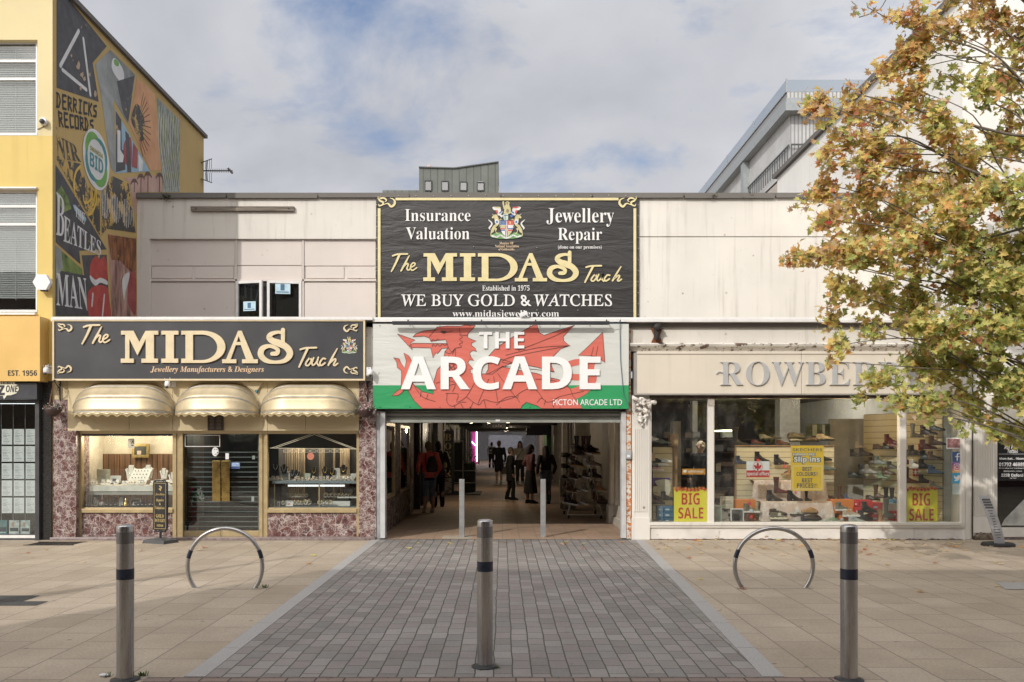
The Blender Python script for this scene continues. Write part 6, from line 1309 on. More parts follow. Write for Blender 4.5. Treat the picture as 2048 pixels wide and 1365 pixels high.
    # shoes
    for i,(hip,knee,ank) in enumerate(legs):
        g = MB(); X,Y,Z = ank[0],ank[1],ank[2]-.085; loft(g,[(Z,X,Y+.06,.045,.13),(Z+.03,X,Y+.06,.047,.132),(Z+.06,X,Y+.045,.042,.10),(Z+.11,X,Y,.04,.05)]); b = fuse(g, .011, 3); b.xf(A); obj('shoe', b, M('shoe %s'%(shoes,),shoes,.6), t)
    # hair
    g = MB(); st, hcol = hair
    g.ball((0,-.012,.035),.104,0,16,10,.86,.98,1.12); g.ball((0,-.05,-.01),.085,0,12,8,.95,.8,1.0)
    if st == 'long': limb(g,[(0,-.06,.0),(0,-.085,-.14),(0,-.08,-.30)],[.09,.095,.06]); limb(g,[(.07,-.02,.0),(.085,-.01,-.18)],[.035,.03]); limb(g,[(-.07,-.02,.0),(-.085,-.01,-.18)],[.035,.03])
    if st == 'bob': limb(g,[(0,-.05,.0),(0,-.06,-.09)],[.1,.095])
    if st == 'curly':
        rnd = random.Random(3)
        for k in range(46):
            d = Vector((rnd.gauss(0,1),rnd.gauss(-.35,1),rnd.gauss(.5,.8))).normalized()
            if d.y > .45 and d.z < .45: continue
            g.ball((d.x*.10,d.y*.105,d.z*.115+.02),.028,0,8,6)
    # keep the face clear
    b = fuse(g, .011, 2); b.v = [(v[0],min(v[1],.062+max(0,v[2]-.045)*.6) if v[2] < .09 else v[1],v[2]) for v in b.v]; b.xf(A @ HT); obj('hair', b, M('hair %s'%(hcol,),hcol,.7,0,.3,40,.4,80), t)
    for fn in extras: fn(t, A, arm)
    return t
def backpack(t, A, arm):
    g = MB(); loft(g,[(.98,.03,-.19,.12,.06),(1.02,.03,-.21,.14,.09),(1.15,.03,-.21,.13,.085),(1.30,.03,-.19,.10,.06),(1.36,.03,-.16,.05,.03)]); b = fuse(g,.013,4); b.xf(A); obj('backpack', b, M('dark drawstring bag',(.06,.05,.05),.8,0,.4,20,.4,30), t)
    g = MB()
    for s in (-1,1): g.tube([(s*.10,-.10,1.40),(s*.12,-.13,1.30),(s*.11+.02,-.17,1.05)],.012,6); 
    g.xf(A); obj('strap', g, m_black, t)
def smallpack(t, A, arm):
    g = MB(); loft(g,[(1.02,0,-.17,.12,.05),(1.06,0,-.2,.14,.08),(1.32,0,-.19,.13,.075),(1.38,0,-.16,.09,.04)]); b = fuse(g,.014,3); b.xf(A); obj('backpack', b, m_black, t)
    g = MB(); g.box(-.07,.07,-.292,-.282,1.14,1.17); g.box(-.07,.07,-.292,-.282,1.21,1.235); g.xf(A); obj('backpack_patch', g, m_wp, t)
def totebag(c):
    def f(t, A, arm):
        w = arm[1][2]; g = MB(); loft(g,[(w.z-.48,w.x,w.y,.13,.06),(w.z-.44,w.x,w.y,.16,.075),(w.z-.22,w.x,w.y,.15,.06),(w.z-.18,w.x,w.y,.13,.04)]); b = fuse(g,.014,3); b.xf(A); obj('bag', b, M('bag %s'%(c,),c,.7), t)
        g = MB(); g.tube([w+Vector((-.07,0,-.19)),w+Vector((-.02,0,-.03)),w+Vector((.02,0,-.03)),w+Vector((.07,0,-.19))],.009,6); g.xf(A); obj('bag_handle', g, M('bag %s'%(c,),c,.7), t)
    return f
def sling(t, A, arm):
    g = MB(); g.tube([(-.13,.12,1.40),(0,.145,1.2),(.16,.12,.98),(.2,0,.9)],.012,6); g.tube([(-.13,-.1,1.40),(.05,-.13,1.2),(.2,0,.9)],.012,6); g.xf(A); obj('strap', g, m_black, t)
    g = MB(); loft(g,[(.76,.22,.02,.05,.09),(.9,.22,.02,.055,.10)]); g.xf(A); obj('shoulder_bag', g, m_black, t)
def pf(px,py): d = F*EYE/(py-HY); return (px-CX)*d/F, d-D
x,y = pf(849,1026.5); person('person in a red jacket, cropped jeans and dark drawstring bag facing the left windows', -1.76, y, 1.68, R_(20), ('jacket',(.85,.17,.14)), ('capri',(.13,.18,.27)), (.62,.58,.50), ('short',(.22,.16,.10)), arms=((.22,.18,.98),(.24,.12,.92)), extras=(backpack,), voxel=.011)
x,y = pf(862,1018); person('person in dark grey clothes half hidden behind the red jacket', -1.66, y+.5, 1.68, R_(14), ('jacket',(.045,.042,.042)), ('trousers',(.015,.015,.018)), (.02,.02,.02), ('short',(.06,.045,.035)), arms=((.22,.16,.98),(.24,.05,.9)))
x,y = pf(957,918.5); person('person in a pale top and dark skirt far away beside a pushchair', x, y, 1.68, R_(0), ('top',(.45,.42,.38)), ('skirt',(.02,.02,.025)), (.02,.02,.02), ('short',(.03,.02,.02)), arms=((.2,.25,1.0),(.2,.25,1.0)), voxel=.02)
x,y = pf(983,937); person('person with a black backpack over a white shirt and dark trousers', x, y, 1.72, R_(-8), ('top',(.55,.54,.52)), ('trousers',(.018,.018,.022)), (.02,.02,.02), ('short',(.05,.035,.025)), stride=.12, extras=(smallpack,), voxel=.018)
x,y = pf(1001,968); person('person in a black top and black shorts walking away with a bag', x-.06, y, 1.74, R_(5), ('top',(.014,.014,.015)), ('shorts',(.015,.015,.017)), (.55,.52,.48), ('short',(.14,.07,.04)), stride=.10, extras=(totebag((.12,.09,.07)),), voxel=.016)
x,y = pf(1021,1001); person('short person in a long dark coat and dark boots standing side on', x, y, 1.52, R_(-78), ('coat',(.013,.013,.014)), ('trousers',(.012,.012,.013)), (.012,.012,.012), ('short',(.13,.09,.06)), stride=.08, voxel=.014)
x,y = pf(1040,968); person('person in a pale knitted top and dark trousers walking towards the street', x, y, 1.72, R_(176), ('top',(.46,.42,.36)), ('trousers',(.02,.02,.022)), (.3,.28,.25), ('long',(.05,.025,.02)), stride=.10, extras=(sling,totebag((.55,.52,.45))), voxel=.016)
x,y = pf(1061,1008); person('person with long black hair in a maroon top and long black skirt', x, y, 1.60, R_(-70), ('top',(.12,.05,.055)), ('skirt',(.014,.013,.014)), (.012,.012,.012), ('bob',(.012,.010,.010)), stride=.04, arms=((.2,.14,1.02),(.2,.2,1.05)), voxel=.013)
x,y = pf(1092,1009); person('person with dark hair, dark cropped top and blue jeans beyond the right square post', x, y, 1.56, R_(12), ('crop',(.03,.025,.03)), ('trousers',(.10,.15,.22)), (.03,.03,.035), ('long',(.02,.014,.012)), stride=.06, arms=((.25,.05,.9),(.25,.08,.9)), voxel=.013)
# pushchair beside the far person
x,y = pf(965,919); t2 = thing('pushchair', 'small black pushchair beside the far person', 'pushchair', (x+.2,y-.3,0))
g = MB(); 
for sx in (-.22,.22): g.tube([(x+.2+sx,y-.6,1.0),(x+.2+sx,y-.2,.45),(x+.2+sx,y+.1,.1)],.02,6); g.tube([(x+.2+sx,y-.2,.45),(x+.2+sx,y-.6,.1)],.02,6)
obj('frame', g, m_black, t2); g = MB(); loft(g,[(.4,x+.2,y-.2,.2,.25),(.7,x+.2,y-.3,.22,.28),(.95,x+.2,y-.25,.18,.2)]); obj('seat_hood', g, m_black, t2)
for sx in (-.24,.24): 
    for yy in (-.6,.1): g = MB(); g.tube([(x+.2+sx-.02,y+yy,.1),(x+.2+sx+.02,y+yy,.1)],.1,12); obj('wheel', g, m_black, t2)
# ---------------------------------------------------------------- shoe shop on the right
m_creamsign = stained('cream fascia sheet',(.66,.60,.51), dirt=(.3,.25,.18), amount=.3); m_pil = stained('white fluted pilaster paint',(.70,.67,.62), dirt=(.25,.2,.15), amount=.6)
m_slatw = M('cream slatwall',(.62,.54,.38),.5,0,.06,2); m_shopwall = M('grey shop wall',(.36,.34,.31),.7)
t = thing('shoe_shopfront', 'white framed shoe shopfront with a cream fascia and a worn plinth', 'shopfront', (PX(1600),0,0))
g = MB(); g.pbox(1262.3,1925,645.5,688,.03,.4); obj('upper_wall', g, m_cream, t)
g = MB()
prof = [(.03,689),(-.05,687),(-.09,690),(-.07,694),(-.02,697),(.03,703)]; vs = [(x,o,PZ(y)) for x in (PX(1258),PX(1925)) for o,y in prof]; n = len(prof); g.add(vs,[(i,n+i,n+i+1,i+1) for i in range(n-1)]+[tuple(range(n)),tuple(reversed(range(n,2*n)))]); obj('moulding', g, chipped('crumbling moulding',(.72,.69,.64),(.07,.055,.045),.545,9), t)
g = MB(); Yf = -.12; ends = [1274,1603,1925]
for a,b in zip(ends,ends[1:]): g.pbox(a+.4,b-.4,709,788,Yf,.2); g.pbox(a+.3,b-.3,703,708.4,Yf-.015,.2)
obj('fascia', g, m_creamsign, t, bevel=.003)
g = MB(); g.pbox(1268,1274,706,790,Yf+.02,.2); g.pbox(1270,1925,788.3,790.5,Yf-.012,.2); obj('fascia_return', g, M('grey return',(.30,.28,.26),.6), t)
g = MB(); g.pbox(1300,1925,790.7,797,-.06,.2); obj('soffit_band', g, M('rusty dark soffit',(.07,.045,.035),.7,0,.5,9), t)
t2 = thing('shoe_shop_sign', 'row of raised silver grey serif capitals on the cream fascia of the shoe shop', 'sign', tuple(P(1640,772,Yf)))
g = MB(); ptext(g,'ROWBERRY',SERIF,1440,1848,723.5,771.5,Yf-.004,.03,offset=-.012,space=1.06); pstroke(g,smooth_pts([(1433,748),(1437,744.5),(1443,745),(1447,747)],3,False),1.8,Yf-.004,.02,0,0); obj('raised_lettering', g, M('silver grey letter',(.46,.47,.48),.4,.15,.04), t2)
# pilaster with broken corbel
t3 = thing('fluted_pilaster', 'white fluted pilaster with a broken scroll corbel beside the rusted strip', 'pilaster', tuple(P(1282,1080)))
g = MB(); g.pbox(1264,1299.5,790.8,1080,-.03,.3,0); 
for k in range(7): g.pbox(1268.5+k*3.9,1270.7+k*3.9,858,1024,-.045,.015,0)
g.pbox(1263,1300,1036,1080,-.042,.011,0); obj('shaft', g, m_pil, t3, bevel=.003)
g = MB(); random.seed(12)
for k in range(60):
    f = k/60; g.ball(P(1284+random.gauss(0,9*(1-f)+2.5),797+f*56,-.05-.10*(1-f)+random.gauss(0,.02)),random.uniform(.022,.05)*(1-.45*f),0,7,5)
b = fuse(g,.014,2,.4); obj('broken_corbel', b, chipped('broken plaster scroll',(.72,.70,.66),(.13,.11,.095),.53,16), t3)
# fixture on the wall above
t3 = thing('rusted_wall_fixture', 'rusted black cable reel fixture on the wall above the shoe shop fascia', 'wall fixture', tuple(P(1314,690)))
g = MB(); g.prism(smooth_pts([(PX(x),PZ(y)) for x,y in ((1304,648),(1322,648),(1323,664),(1319,672),(1324,684),(1320,695),(1309,695),(1303,686),(1308,672),(1303,660))],3),-.01,.03,0); obj('backplate', g, M('orange rust',(.24,.09,.035),.8,0,.4,20), t3)
g = MB(); g.lathe([(.001,-.02),(.07,-.02),(.07,.05),(.001,.05)],(0,0,0),16); g.xf(Matrix.Translation(P(1315,655,-.08)) @ Matrix.Rotation(R_(90),4,'X')); g.lathe([(.04,0),(.055,.1),(.05,.22)],tuple(P(1314,680,-.07)),10); g.tube([P(1318,658,-.1),P(1326,657,-.14)],.015,6); g.tube([P(1316,688,-.05),P(1326,686,-.12)],.012,6); obj('fitting', g, M('black rusted fitting',(.03,.022,.02),.7,0,.5,30), t3)
# frames, plinth
g = MB(); g.pbox(1300,1925,1045.5,1051.5,-.05,.16,0); g.pbox(1300,1925,1051.6,1056,-.03,.14,0)
obj('window_sill', g, m_pil, t, bevel=.004)
g = MB()
for k,(a,b) in enumerate(((1300.2,1438),(1438.4,1640),(1640.4,1828),(1828.4,1932))): g.pbox(a,b,1056.2,1078.5,.0+.004*(k%2),.12,0)
obj('plinth', g, chipped('peeling white plinth',(.74,.71,.67),(.17,.11,.08),.63,5), t)
g = MB(); random.seed(2)
for k in range(52):
    x = random.uniform(1300,1932); g.ball(P(x,1079.3,-.012),random.uniform(.012,.035),0,6,4,1.6,.5,.6)
b = g; obj('crumbling_edge', b, M('crumbled mortar',(.16,.11,.085),.95,0,.5,30,.5,60), t)
for a,b,t_ in ((1417,1428,797),(1800,1812,797)): g = MB(); g.pbox(a,b,t_,1045.4,-.02,.12); g.pbox(a-1.2,a+2.6,t_,1045.4,.01,.06); g.pbox(b-2.6,b+1.2,t_,1045.4,.01,.06); obj('mullion', g, m_pil, t, bevel=.004)
g = MB(); g.pbox(1299.6,1303,797,1045.4,.0,.12); g.pbox(1923,1930,797,1056,-.02,.12); obj('side_frame', g, m_pil, t, bevel=.004)
m_cap = chipped('worn brown cap',(.45,.41,.36),(.15,.12,.09),.5,14)
for a,b in ((1416,1429),(1799,1813)): g = MB(); g.pbox(a,b,797.3,812,-.035,.013); obj('mullion_cap', g, m_cap, t)
for a,b in ((1303.2,1415.6),(1429.4,1798.6),(1813.4,1922.8)):
    q = MB(); q.pbox(a,b,797.2,1045.3,.045,.006); obj('window_pane', q, GLASS('shoe shop glass',(.93,.95,.94),1.15,.05), t)
# interior shell
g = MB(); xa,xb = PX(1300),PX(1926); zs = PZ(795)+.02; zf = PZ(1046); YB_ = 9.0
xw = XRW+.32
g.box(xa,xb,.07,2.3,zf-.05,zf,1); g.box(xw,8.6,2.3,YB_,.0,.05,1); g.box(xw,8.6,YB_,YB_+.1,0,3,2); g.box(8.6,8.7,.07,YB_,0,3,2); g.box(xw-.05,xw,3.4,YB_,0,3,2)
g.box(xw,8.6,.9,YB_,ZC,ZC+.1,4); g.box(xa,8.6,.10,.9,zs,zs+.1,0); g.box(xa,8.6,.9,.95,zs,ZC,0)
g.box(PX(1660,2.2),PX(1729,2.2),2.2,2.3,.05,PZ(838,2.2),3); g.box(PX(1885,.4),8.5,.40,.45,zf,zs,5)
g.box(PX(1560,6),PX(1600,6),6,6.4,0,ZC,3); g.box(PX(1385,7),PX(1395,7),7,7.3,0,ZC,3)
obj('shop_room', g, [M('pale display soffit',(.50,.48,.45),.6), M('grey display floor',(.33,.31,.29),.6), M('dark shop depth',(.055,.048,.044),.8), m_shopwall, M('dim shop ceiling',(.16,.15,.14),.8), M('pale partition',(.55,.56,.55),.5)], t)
random.seed(9); g = MB()
for k in range(70):                                          # shelving deep in the shop
    x = random.uniform(xw+.3,8.2); y = random.uniform(5,8.8); z = random.choice((.4,.75,1.1,1.45,1.8)); g.box(x,x+random.uniform(.15,.4),y,y+.2,z,z+random.uniform(.08,.2),k%4)
for z in (.38,.73,1.08,1.43,1.78): g.box(xw+.2,8.3,8.5,8.9,z-.03,z-.001,0)
obj('deep_shelf_stock', g, [M('stock brown',(.12,.08,.06),.7), M('stock grey',(.2,.2,.2),.7), M('stock black',(.03,.03,.03),.7), M('stock tan',(.22,.16,.1),.7)], t)
zso = zs-.005
glow('window_downlight', ['lit ceiling downlight, leftmost in the shoe window','lit ceiling downlight, second in the shoe window','lit ceiling downlight, third in the shoe window','lit ceiling downlight, rightmost and closest to the glass post'], [(PX(1507,.42),.42,zso),(PX(1590,.42),.42,zso),(PX(1681,.42),.42,zso),(PX(1716,.62),.62,zso)], (1,.72,.36), 12, r=.05, group='downlights in the shoe window')
glow('shop_ceiling_lamp', ['round lamp on the shoe shop ceiling, left','round lamp on the shoe shop ceiling, right'], [(4.2,4.4,ZC-.01),(6.5,4.4,ZC-.01)], (1,.9,.75), 60, r=.06, group='lamps deep in the shoe shop')
g = MB(); g.box(PX(1446,5.5),PX(1468,5.5),5.4,6.4,PZ(863,5.5),PZ(860,5.5),0); obj('fluorescent_batten', g, EMIT('yellow green tube',(.95,.95,.55),3.5), label='yellowish fluorescent batten on the ceiling left of the slatwall', cat='ceiling light')
def slatwall(name, label, pts, zlo, zhi, n):                  # pts: two floor points; grooves between boards
    r = thing(name, label, 'slatwall', (*pts[0],zlo)); a, b = Vector((*pts[0],0)), Vector((*pts[1],0)); d = (b-a).normalized(); nn = Vector((d.y,-d.x,0)); g = MB(); h = (zhi-zlo)/n
    for k in range(n):
        z0 = zlo+k*h; q = [a,b,b-nn*.02,a-nn*.02]; g.add([(p.x,p.y,z0) for p in q]+[(p.x,p.y,z0+h*.93) for p in q],[(0,1,5,4),(1,2,6,5),(2,3,7,6),(3,0,4,7),(4,5,6,7),(0,3,2,1)])
    obj('board', g, m_slatw, r)
    g = MB(); q = [a-nn*.018,b-nn*.018,b-nn*.035,a-nn*.035]; g.add([(p.x,p.y,zlo) for p in q]+[(p.x,p.y,zhi) for p in q],[(0,1,5,4),(1,2,6,5),(2,3,7,6),(3,0,4,7),(4,5,6,7)]); obj('backing', g, M('slat groove',(.10,.08,.05),.7), r); return r
Ys = 1.05
r = slatwall('slatwall_panel','freestanding cream slatwall panel in the middle of the shoe window',((PX(1473,Ys),Ys),(PX(1668,Ys),Ys)),zf,PZ(893,Ys),13)
g = MB(); g.pbox(1469.5,1473,892,1046,Ys-.02,.06); g.pbox(1469,1670,891,893,Ys-.03,.2); obj('timber_edge', g, M('brown timber edge',(.30,.19,.11),.5), r)
slatwall('slatwall_panel','long angled cream slatwall covered in boots at the right of the shoe window',((PX(1727,1.9),1.9),(PX(1884,.35),.35)),zf,PZ(826,.9),17)
r = slatwall('slatwall_panel','narrow cream slatwall end at the left of the shoe window',((PX(1306,.9),.9),(PX(1345,1.0),1.0)),zf,PZ(894,.95),11)
g = MB(); g.pbox(1346,1355,893,1040,1.0,.06); obj('timber_edge', g, M('brown timber edge',(.30,.19,.11),.5), r)
g = MB(); g.pbox(1346,1362,843,1046,3.2,.3); item('white_column', g, [m_shopwall], 'pale column deep behind the left shoe window', 'column')
# draped plinths with a floral cloth
mf, n_, L_2, bs_ = newmat('floral cloth'); v_ = coords(n_, L_2, (1,1,1)); vo = n_.new('ShaderNodeTexVoronoi'); vo.inputs['Scale'].default_value = 9; L_2.new(v_, vo.inputs['Vector'])
rr_ = ramp(n_, [(.1,(.62,.58,.55)),(.3,(.42,.35,.34)),(.45,(.60,.55,.52)),(.7,(.50,.40,.36))]); L_2.new(math_(n_,L_2,'ADD',vo.outputs[0],math_(n_,L_2,'MULTIPLY',noise(n_,L_2,v_,14,5,.7,1.5),.35)), rr_.inputs[0]); L_2.new(rr_.outputs[0], bs_.inputs['Base Color']); bs_.inputs['Roughness'].default_value = .8
def drape(a,b,t_,u,Y0,dep,label):
    g = MB(); rnd = random.Random(int(a)); n = 40; vs = []
    for i in range(n+1):
        x = lerp(PX(a,Y0),PX(b,Y0),i/n); f = .025*math.sin(i*1.1)+.012*math.sin(i*2.7+1)
        fl = .05*(1-min(1,min(i,n-i)/6))
        vs += [(x,Y0+dep,PZ(t_,Y0)),(x,Y0+.04,PZ(t_,Y0)),(x,Y0+.01,PZ(t_,Y0)-.03),(x+(fl if i>n/2 else -fl),Y0-.02+f,PZ(u,Y0))]
    g.add(vs,[(4*i+k,4*i+4+k,4*i+5+k,4*i+1+k) for i in range(n) for k in range(3)],0,True)
    return obj('draped_plinth', g, mf, label=label, cat='plinth', group='floral draped plinths in the shoe window')
drape(1508,1652,961,1003,.72,.33,'upper floral draped plinth behind the yellow poster'); drape(1522,1665,1003.5,1046.5,.42,.30,'lower front floral draped plinth in the shoe window')
# shoes: one fused mesh per kind, recoloured per shoe
def shoe_mesh(kind):
    g = MB(); W_ = .045
    def sec(x,w,z0,z1): 
        return [(x, w*math.cos(a), z0+(z1-z0)*max(0,math.sin(a))) if math.sin(a) >= 0 else (x, w*math.cos(a)*.98, z0) for a in [2*math.pi*k/12 for k in range(12)]]
    def along(S):
        vs = []; 
        for s in S: vs += sec(*s)
        n = len(S); fs = [(i*12+k,(i+1)*12+k,(i+1)*12+(k+1)%12,i*12+(k+1)%12) for i in range(n-1) for k in range(12)]+[tuple(range(12)),tuple((n-1)*12+k for k in reversed(range(12)))]; g.add(vs,fs,0,True)
    heel = .05 if kind == 'heel_boot' else .012
    if kind == 'slipper': along([(.0,.03,.012,.05),(.03,.042,.012,.055),(.10,.044,.012,.075),(.15,.047,.012,.10),(.20,.048,.012,.085),(.25,.04,.012,.055),(.275,.018,.012,.03)])
    else: along([(0,.028,heel,.09+heel),(.03,.036,heel,.10+heel),(.09,.038,heel*.9,.10+heel),(.15,.042,heel*.45+.006,.075+heel*.4),(.21,.044,.012,.06),(.25,.036,.012,.05),(.278,.015,.012,.034)])
    sole = .02 if kind in ('trainer','hiker') else .008
    g.box(0.0,.075,-.032,.032,0,heel+.006); vs = []
    outl = [(.0,-.03),(.08,-.034),(.18,-.046),(.25,-.038),(.285,0),(.25,.038),(.18,.046),(.08,.034),(.0,.03),(-.008,0)]
    if kind != 'heel_boot':
        b = len(outl); g.add([(x,y,0) for x,y in outl]+[(x,y,sole+.012) for x,y in outl],[tuple(reversed(range(b))),tuple(range(b,2*b))]+[(i,(i+1)%b,b+(i+1)%b,b+i) for i in range(b)])
    else: g.add([(x*.8+.06,y,0.004) for x,y in outl]+[(x*.8+.06,y,.02) for x,y in outl],[tuple(reversed(range(10))),tuple(range(10,20))]+[(i,(i+1)%10,10+(i+1)%10,10+i) for i in range(10)])
    top = {'trainer':.10,'hiker':.155,'ankle_boot':.175,'heel_boot':.20,'tall_boot':.31,'wellington':.36,'slipper':0}[kind]
    if top: g.lathe([(.038,.05+heel),(.041,top*.6),(.047 if top < .25 else .056,top)],(.045,0,0),14,0,1.05,.82)
    b = fuse(g,.0075,3,.45); b.m = []
    lim = .030 if kind in ('trainer','hiker','slipper') else (.014 if kind != 'heel_boot' else .0)
    for f in b.f: b.m.append(1 if sum(b.v[i][2] for i in f)/len(f) < lim else 0)
    return b
SH = {k: shoe_mesh(k) for k in ('trainer','hiker','ankle_boot','heel_boot','tall_boot','wellington','slipper')}
_SM = {}
SC_ = {'black':(.014,.013,.014),'navy':(.02,.03,.06),'brown':(.09,.045,.028),'dark brown':(.045,.028,.022),'tan':(.36,.20,.085),'oxblood':(.10,.02,.02),'grey':(.19,.18,.165),'pale grey':(.34,.36,.35),'green':(.17,.24,.16),'beige':(.38,.31,.24),'blue':(.07,.11,.22),'white':(.6,.6,.58),'olive':(.14,.125,.09),'grey green':(.13,.15,.14),'pink':(.5,.25,.25)}
SO_ = {'d':(.03,.028,.026),'c':(.62,.56,.44),'w':(.6,.6,.6),'t':(.3,.2,.1)}
def shoe(kind, col, px, py, Y, label, rz=0, sole='d', s=1.0, name=None, group='shoes displayed in the shoe window', loc=None, tilt=0):
    k = (kind,col,sole)
    if k not in _SM: _SM[k] = SH[kind].mesh(kind, [M('shoe leather '+col,SC_[col],.42,0,.15,30,.1,90), M('shoe sole '+sole,SO_[sole],.6)])
    o = bpy.data.objects.new({'trainer':'trainer','hiker':'walking_boot','ankle_boot':'ankle_boot','heel_boot':'heeled_boot','tall_boot':'tall_boot','wellington':'wellington_boot','slipper':'slipper'}[kind], _SM[k]); COL.objects.link(o)
    o.location = loc if loc is not None else P(px,py,Y)-Vector((.135*math.cos(rz)*s,.135*math.sin(rz)*s,0)); o.rotation_euler = (0,tilt,rz); o.scale = (s,s,s)
    return tag(o, label, 'shoe' if kind in ('trainer','slipper') else 'boot', group)
def bracket(px,py,Y,w=.2): pass
mid = [('ankle_boot','navy',1484,929,.95,'navy ankle boot farthest left on the middle slatwall',0,.9),('heel_boot','black',1524,925,.95,'black heeled boot with a red tag above the special offers card',0,1.0),('heel_boot','black',1562,930,.95,'black heeled boot between the special offers card and the yellow poster',0,.95),
 ('tall_boot','tan',1572,951,.95,'tan boot hanging just left of the yellow poster',2.6,.6),('ankle_boot','oxblood',1580,947,.94,'oxblood boot half behind the left edge of the yellow poster',2.6,.7),('ankle_boot','black',1650,922,.95,'black boot sticking out right of the yellow poster, uppermost',0,.9),('ankle_boot','grey green',1655,941,.95,'grey green boot right of the yellow poster, below the black one',0,1.1),('tall_boot','brown',1656,998,.85,'brown tall boot right of the foot of the yellow poster',0,.85)]
for k,c,x,y,Y,l,rz,s in mid: shoe(k,c,x,y,Y,l,rz,s=s)
low = [('tall_boot','oxblood',1562,987,.60,'dark oxblood lace boot standing highest on the floral cloth',0,'d',.95),('heel_boot','black',1549,1003,.56,'black heeled boot at the left of the upper floral plinth',0,'d',1.0),('heel_boot','black',1590,1003,.56,'black heeled boot with a pink tag under the yellow poster',0,'d',1.0),('tall_boot','black',1617,1003,.58,'black tall boot under the right half of the yellow poster',.5,'d',.6),
 ('trainer','dark brown',1556,1031,.40,'dark brown low shoe behind the cream soled one',0,'d',1.1),('trainer','olive',1558,1039,.34,'olive brown shoe with a thick cream sole and price tag',0,'c',1.15),('slipper','tan',1619,1026,.40,'tan slipper on the lower floral plinth',0,'t',1.05),('slipper','dark brown',1624,1040,.36,'dark brown slipper pointing down below the tan one',.0,'d',1.2),('slipper','pale grey',1594,1031,.40,'pale grey slipper with a tag left of the tan one',3.14,'d',.85),('ankle_boot','navy',1612,1047,.33,'navy ankle boot at the foot of the lower floral plinth',0,'d',.7),('slipper','green',1664,1045,.33,'green slipper at the right of the lower floral plinth',0,'w',.95),('slipper','pale grey',1648,1048,.30,'pale blue grey slipper in front of the green one',0,'w',.95),
 ('hiker','olive',1504,1026,.36,'olive walking boot with red laces on the orange box',0,'w',1.1),('hiker','brown',1507,1048,.32,'brown walking boot with a red tag below the olive one',0,'t',1.1),('hiker','olive',1687,1022,.36,'olive walking boot on the right hand orange box',0,'w',1.0),('trainer','beige',1703,1034,.33,'beige trainer with an orange tag beside the right orange box',0,'w',1.15),('trainer','pale grey',1714,1047,.30,'pale grey trainer on the window floor before the red boxes',0,'w',1.1),('heel_boot','black',1738,1025,.36,'black heeled boot on top of the red boxes',0,'d',.95),('ankle_boot','black',1730,1040,.33,'black boot leaning on the red boxes',0,'d',.95),('wellington','grey green',1781,1036,.40,'dark grey green wellington boot right of the red boxes',.15,'d',.95),('tall_boot','tan',1768,1049,.30,'tan suede boot on the floor in front of the wellington',.2,'t',.85),('tall_boot','brown',1686,998,.85,'brown boot standing behind the right orange box',.3,'d',.75),('ankle_boot','blue',1697,1000,.80,'small blue boot behind the right orange box',.2,'d',.6)]
for k,c,x,y,Y,l,rz,so,s in low: shoe(k,c,x,y,Y,l,rz,so,s)
# boots on the angled slatwall
def onwall(px): u = max(0,(px-1727)/157); return lerp(1.9,.35,u**.8) - .06
wall_ = [('tall_boot','grey',1834,875,'grey boot, top row, first right of the glass post',.8),('ankle_boot','dark brown',1857,870,'dark boot on top row, second right of the glass post',1.0),('ankle_boot','black',1874,862,'black boot highest on the angled slatwall',.9),('ankle_boot','oxblood',1856,899,'oxblood boot in the second row right of the orange tag',1.0),('ankle_boot','brown',1874,891,'brown boot at the right end of the second row',1.0),('ankle_boot','dark brown',1834,912,'dark brown boot just under the orange tag',1.1),('tall_boot','oxblood',1819,929,'tall oxblood boot beside the glass post',.85),('ankle_boot','black',1856,920,'black boot in the third row right of the post',.95),('ankle_boot','brown',1871,921,'tan brown boot at the right end of the third row',.9),('ankle_boot','white',1833,937,'white and black boot above the red snowflake card',.9),('ankle_boot','black',1853,938,'black boot above and right of the red snowflake card',.95),('ankle_boot','blue',1871,948,'shiny blue boot at the right end of the fourth row',.9),('tall_boot','brown',1823,967,'tall brown boot left of the red snowflake card',.95),('ankle_boot','black',1852,967,'black boot with pale sole below the red snowflake card',.9),('ankle_boot','grey',1872,978,'grey boot just above the right hand sale poster',.8),
 ('ankle_boot','black',1712,913,'black boot at the far end of a glass shelf, left one',.8),('ankle_boot','black',1732,912,'black boot at the far end of a glass shelf, right one',.9),('ankle_boot','beige',1721,898,'beige boot at the far upper end of the angled slatwall',.7),('trainer','brown',1760,899,'brown shoe high on the far half of the angled slatwall',.9),('heel_boot','oxblood',1783,888,'oxblood boot near the top left of the glass post',.9),('ankle_boot','oxblood',1789,895,'dark red boot beside the top oxblood one',.7),('ankle_boot','black',1777,899,'black boot under the top oxblood one',.7),('ankle_boot','dark brown',1749,929,'dark boot in the middle of the far half, left',.8),('ankle_boot','grey green',1763,929,'grey green boot in the middle of the far half, right',.9),('ankle_boot','dark brown',1787,938,'dark brown boot close left of the glass post',.8),('ankle_boot','black',1732,948,'black boot on the long lower glass shelf, left',1.0),('ankle_boot','grey',1745,948,'grey boot on the long lower glass shelf, right',1.0),('trainer','black',1713,956,'black shoe at the far left of the long glass shelf',1.1),('ankle_boot','brown',1777,949,'brown boot below the middle row beside the post',.8),('ankle_boot','green',1768,958,'green boot in the lower far half',.8),('tall_boot','brown',1760,996,'brown tall boot low on the far half, left',.8),('tall_boot','black',1781,1003,'black tall boot low on the far half, middle',.85),('tall_boot','black',1793,1004,'black tall boot low on the far half, beside the post',.85),('trainer','dark brown',1745,1001,'dark brown shoe low on the far half',.9)]
for k,c,x,y,l,s in wall_: 
    Y = onwall(x); shoe(k,c,x,y,Y-.14,l,-.45,'w' if c == 'white' else 'd',s,group='boots on the angled slatwall')
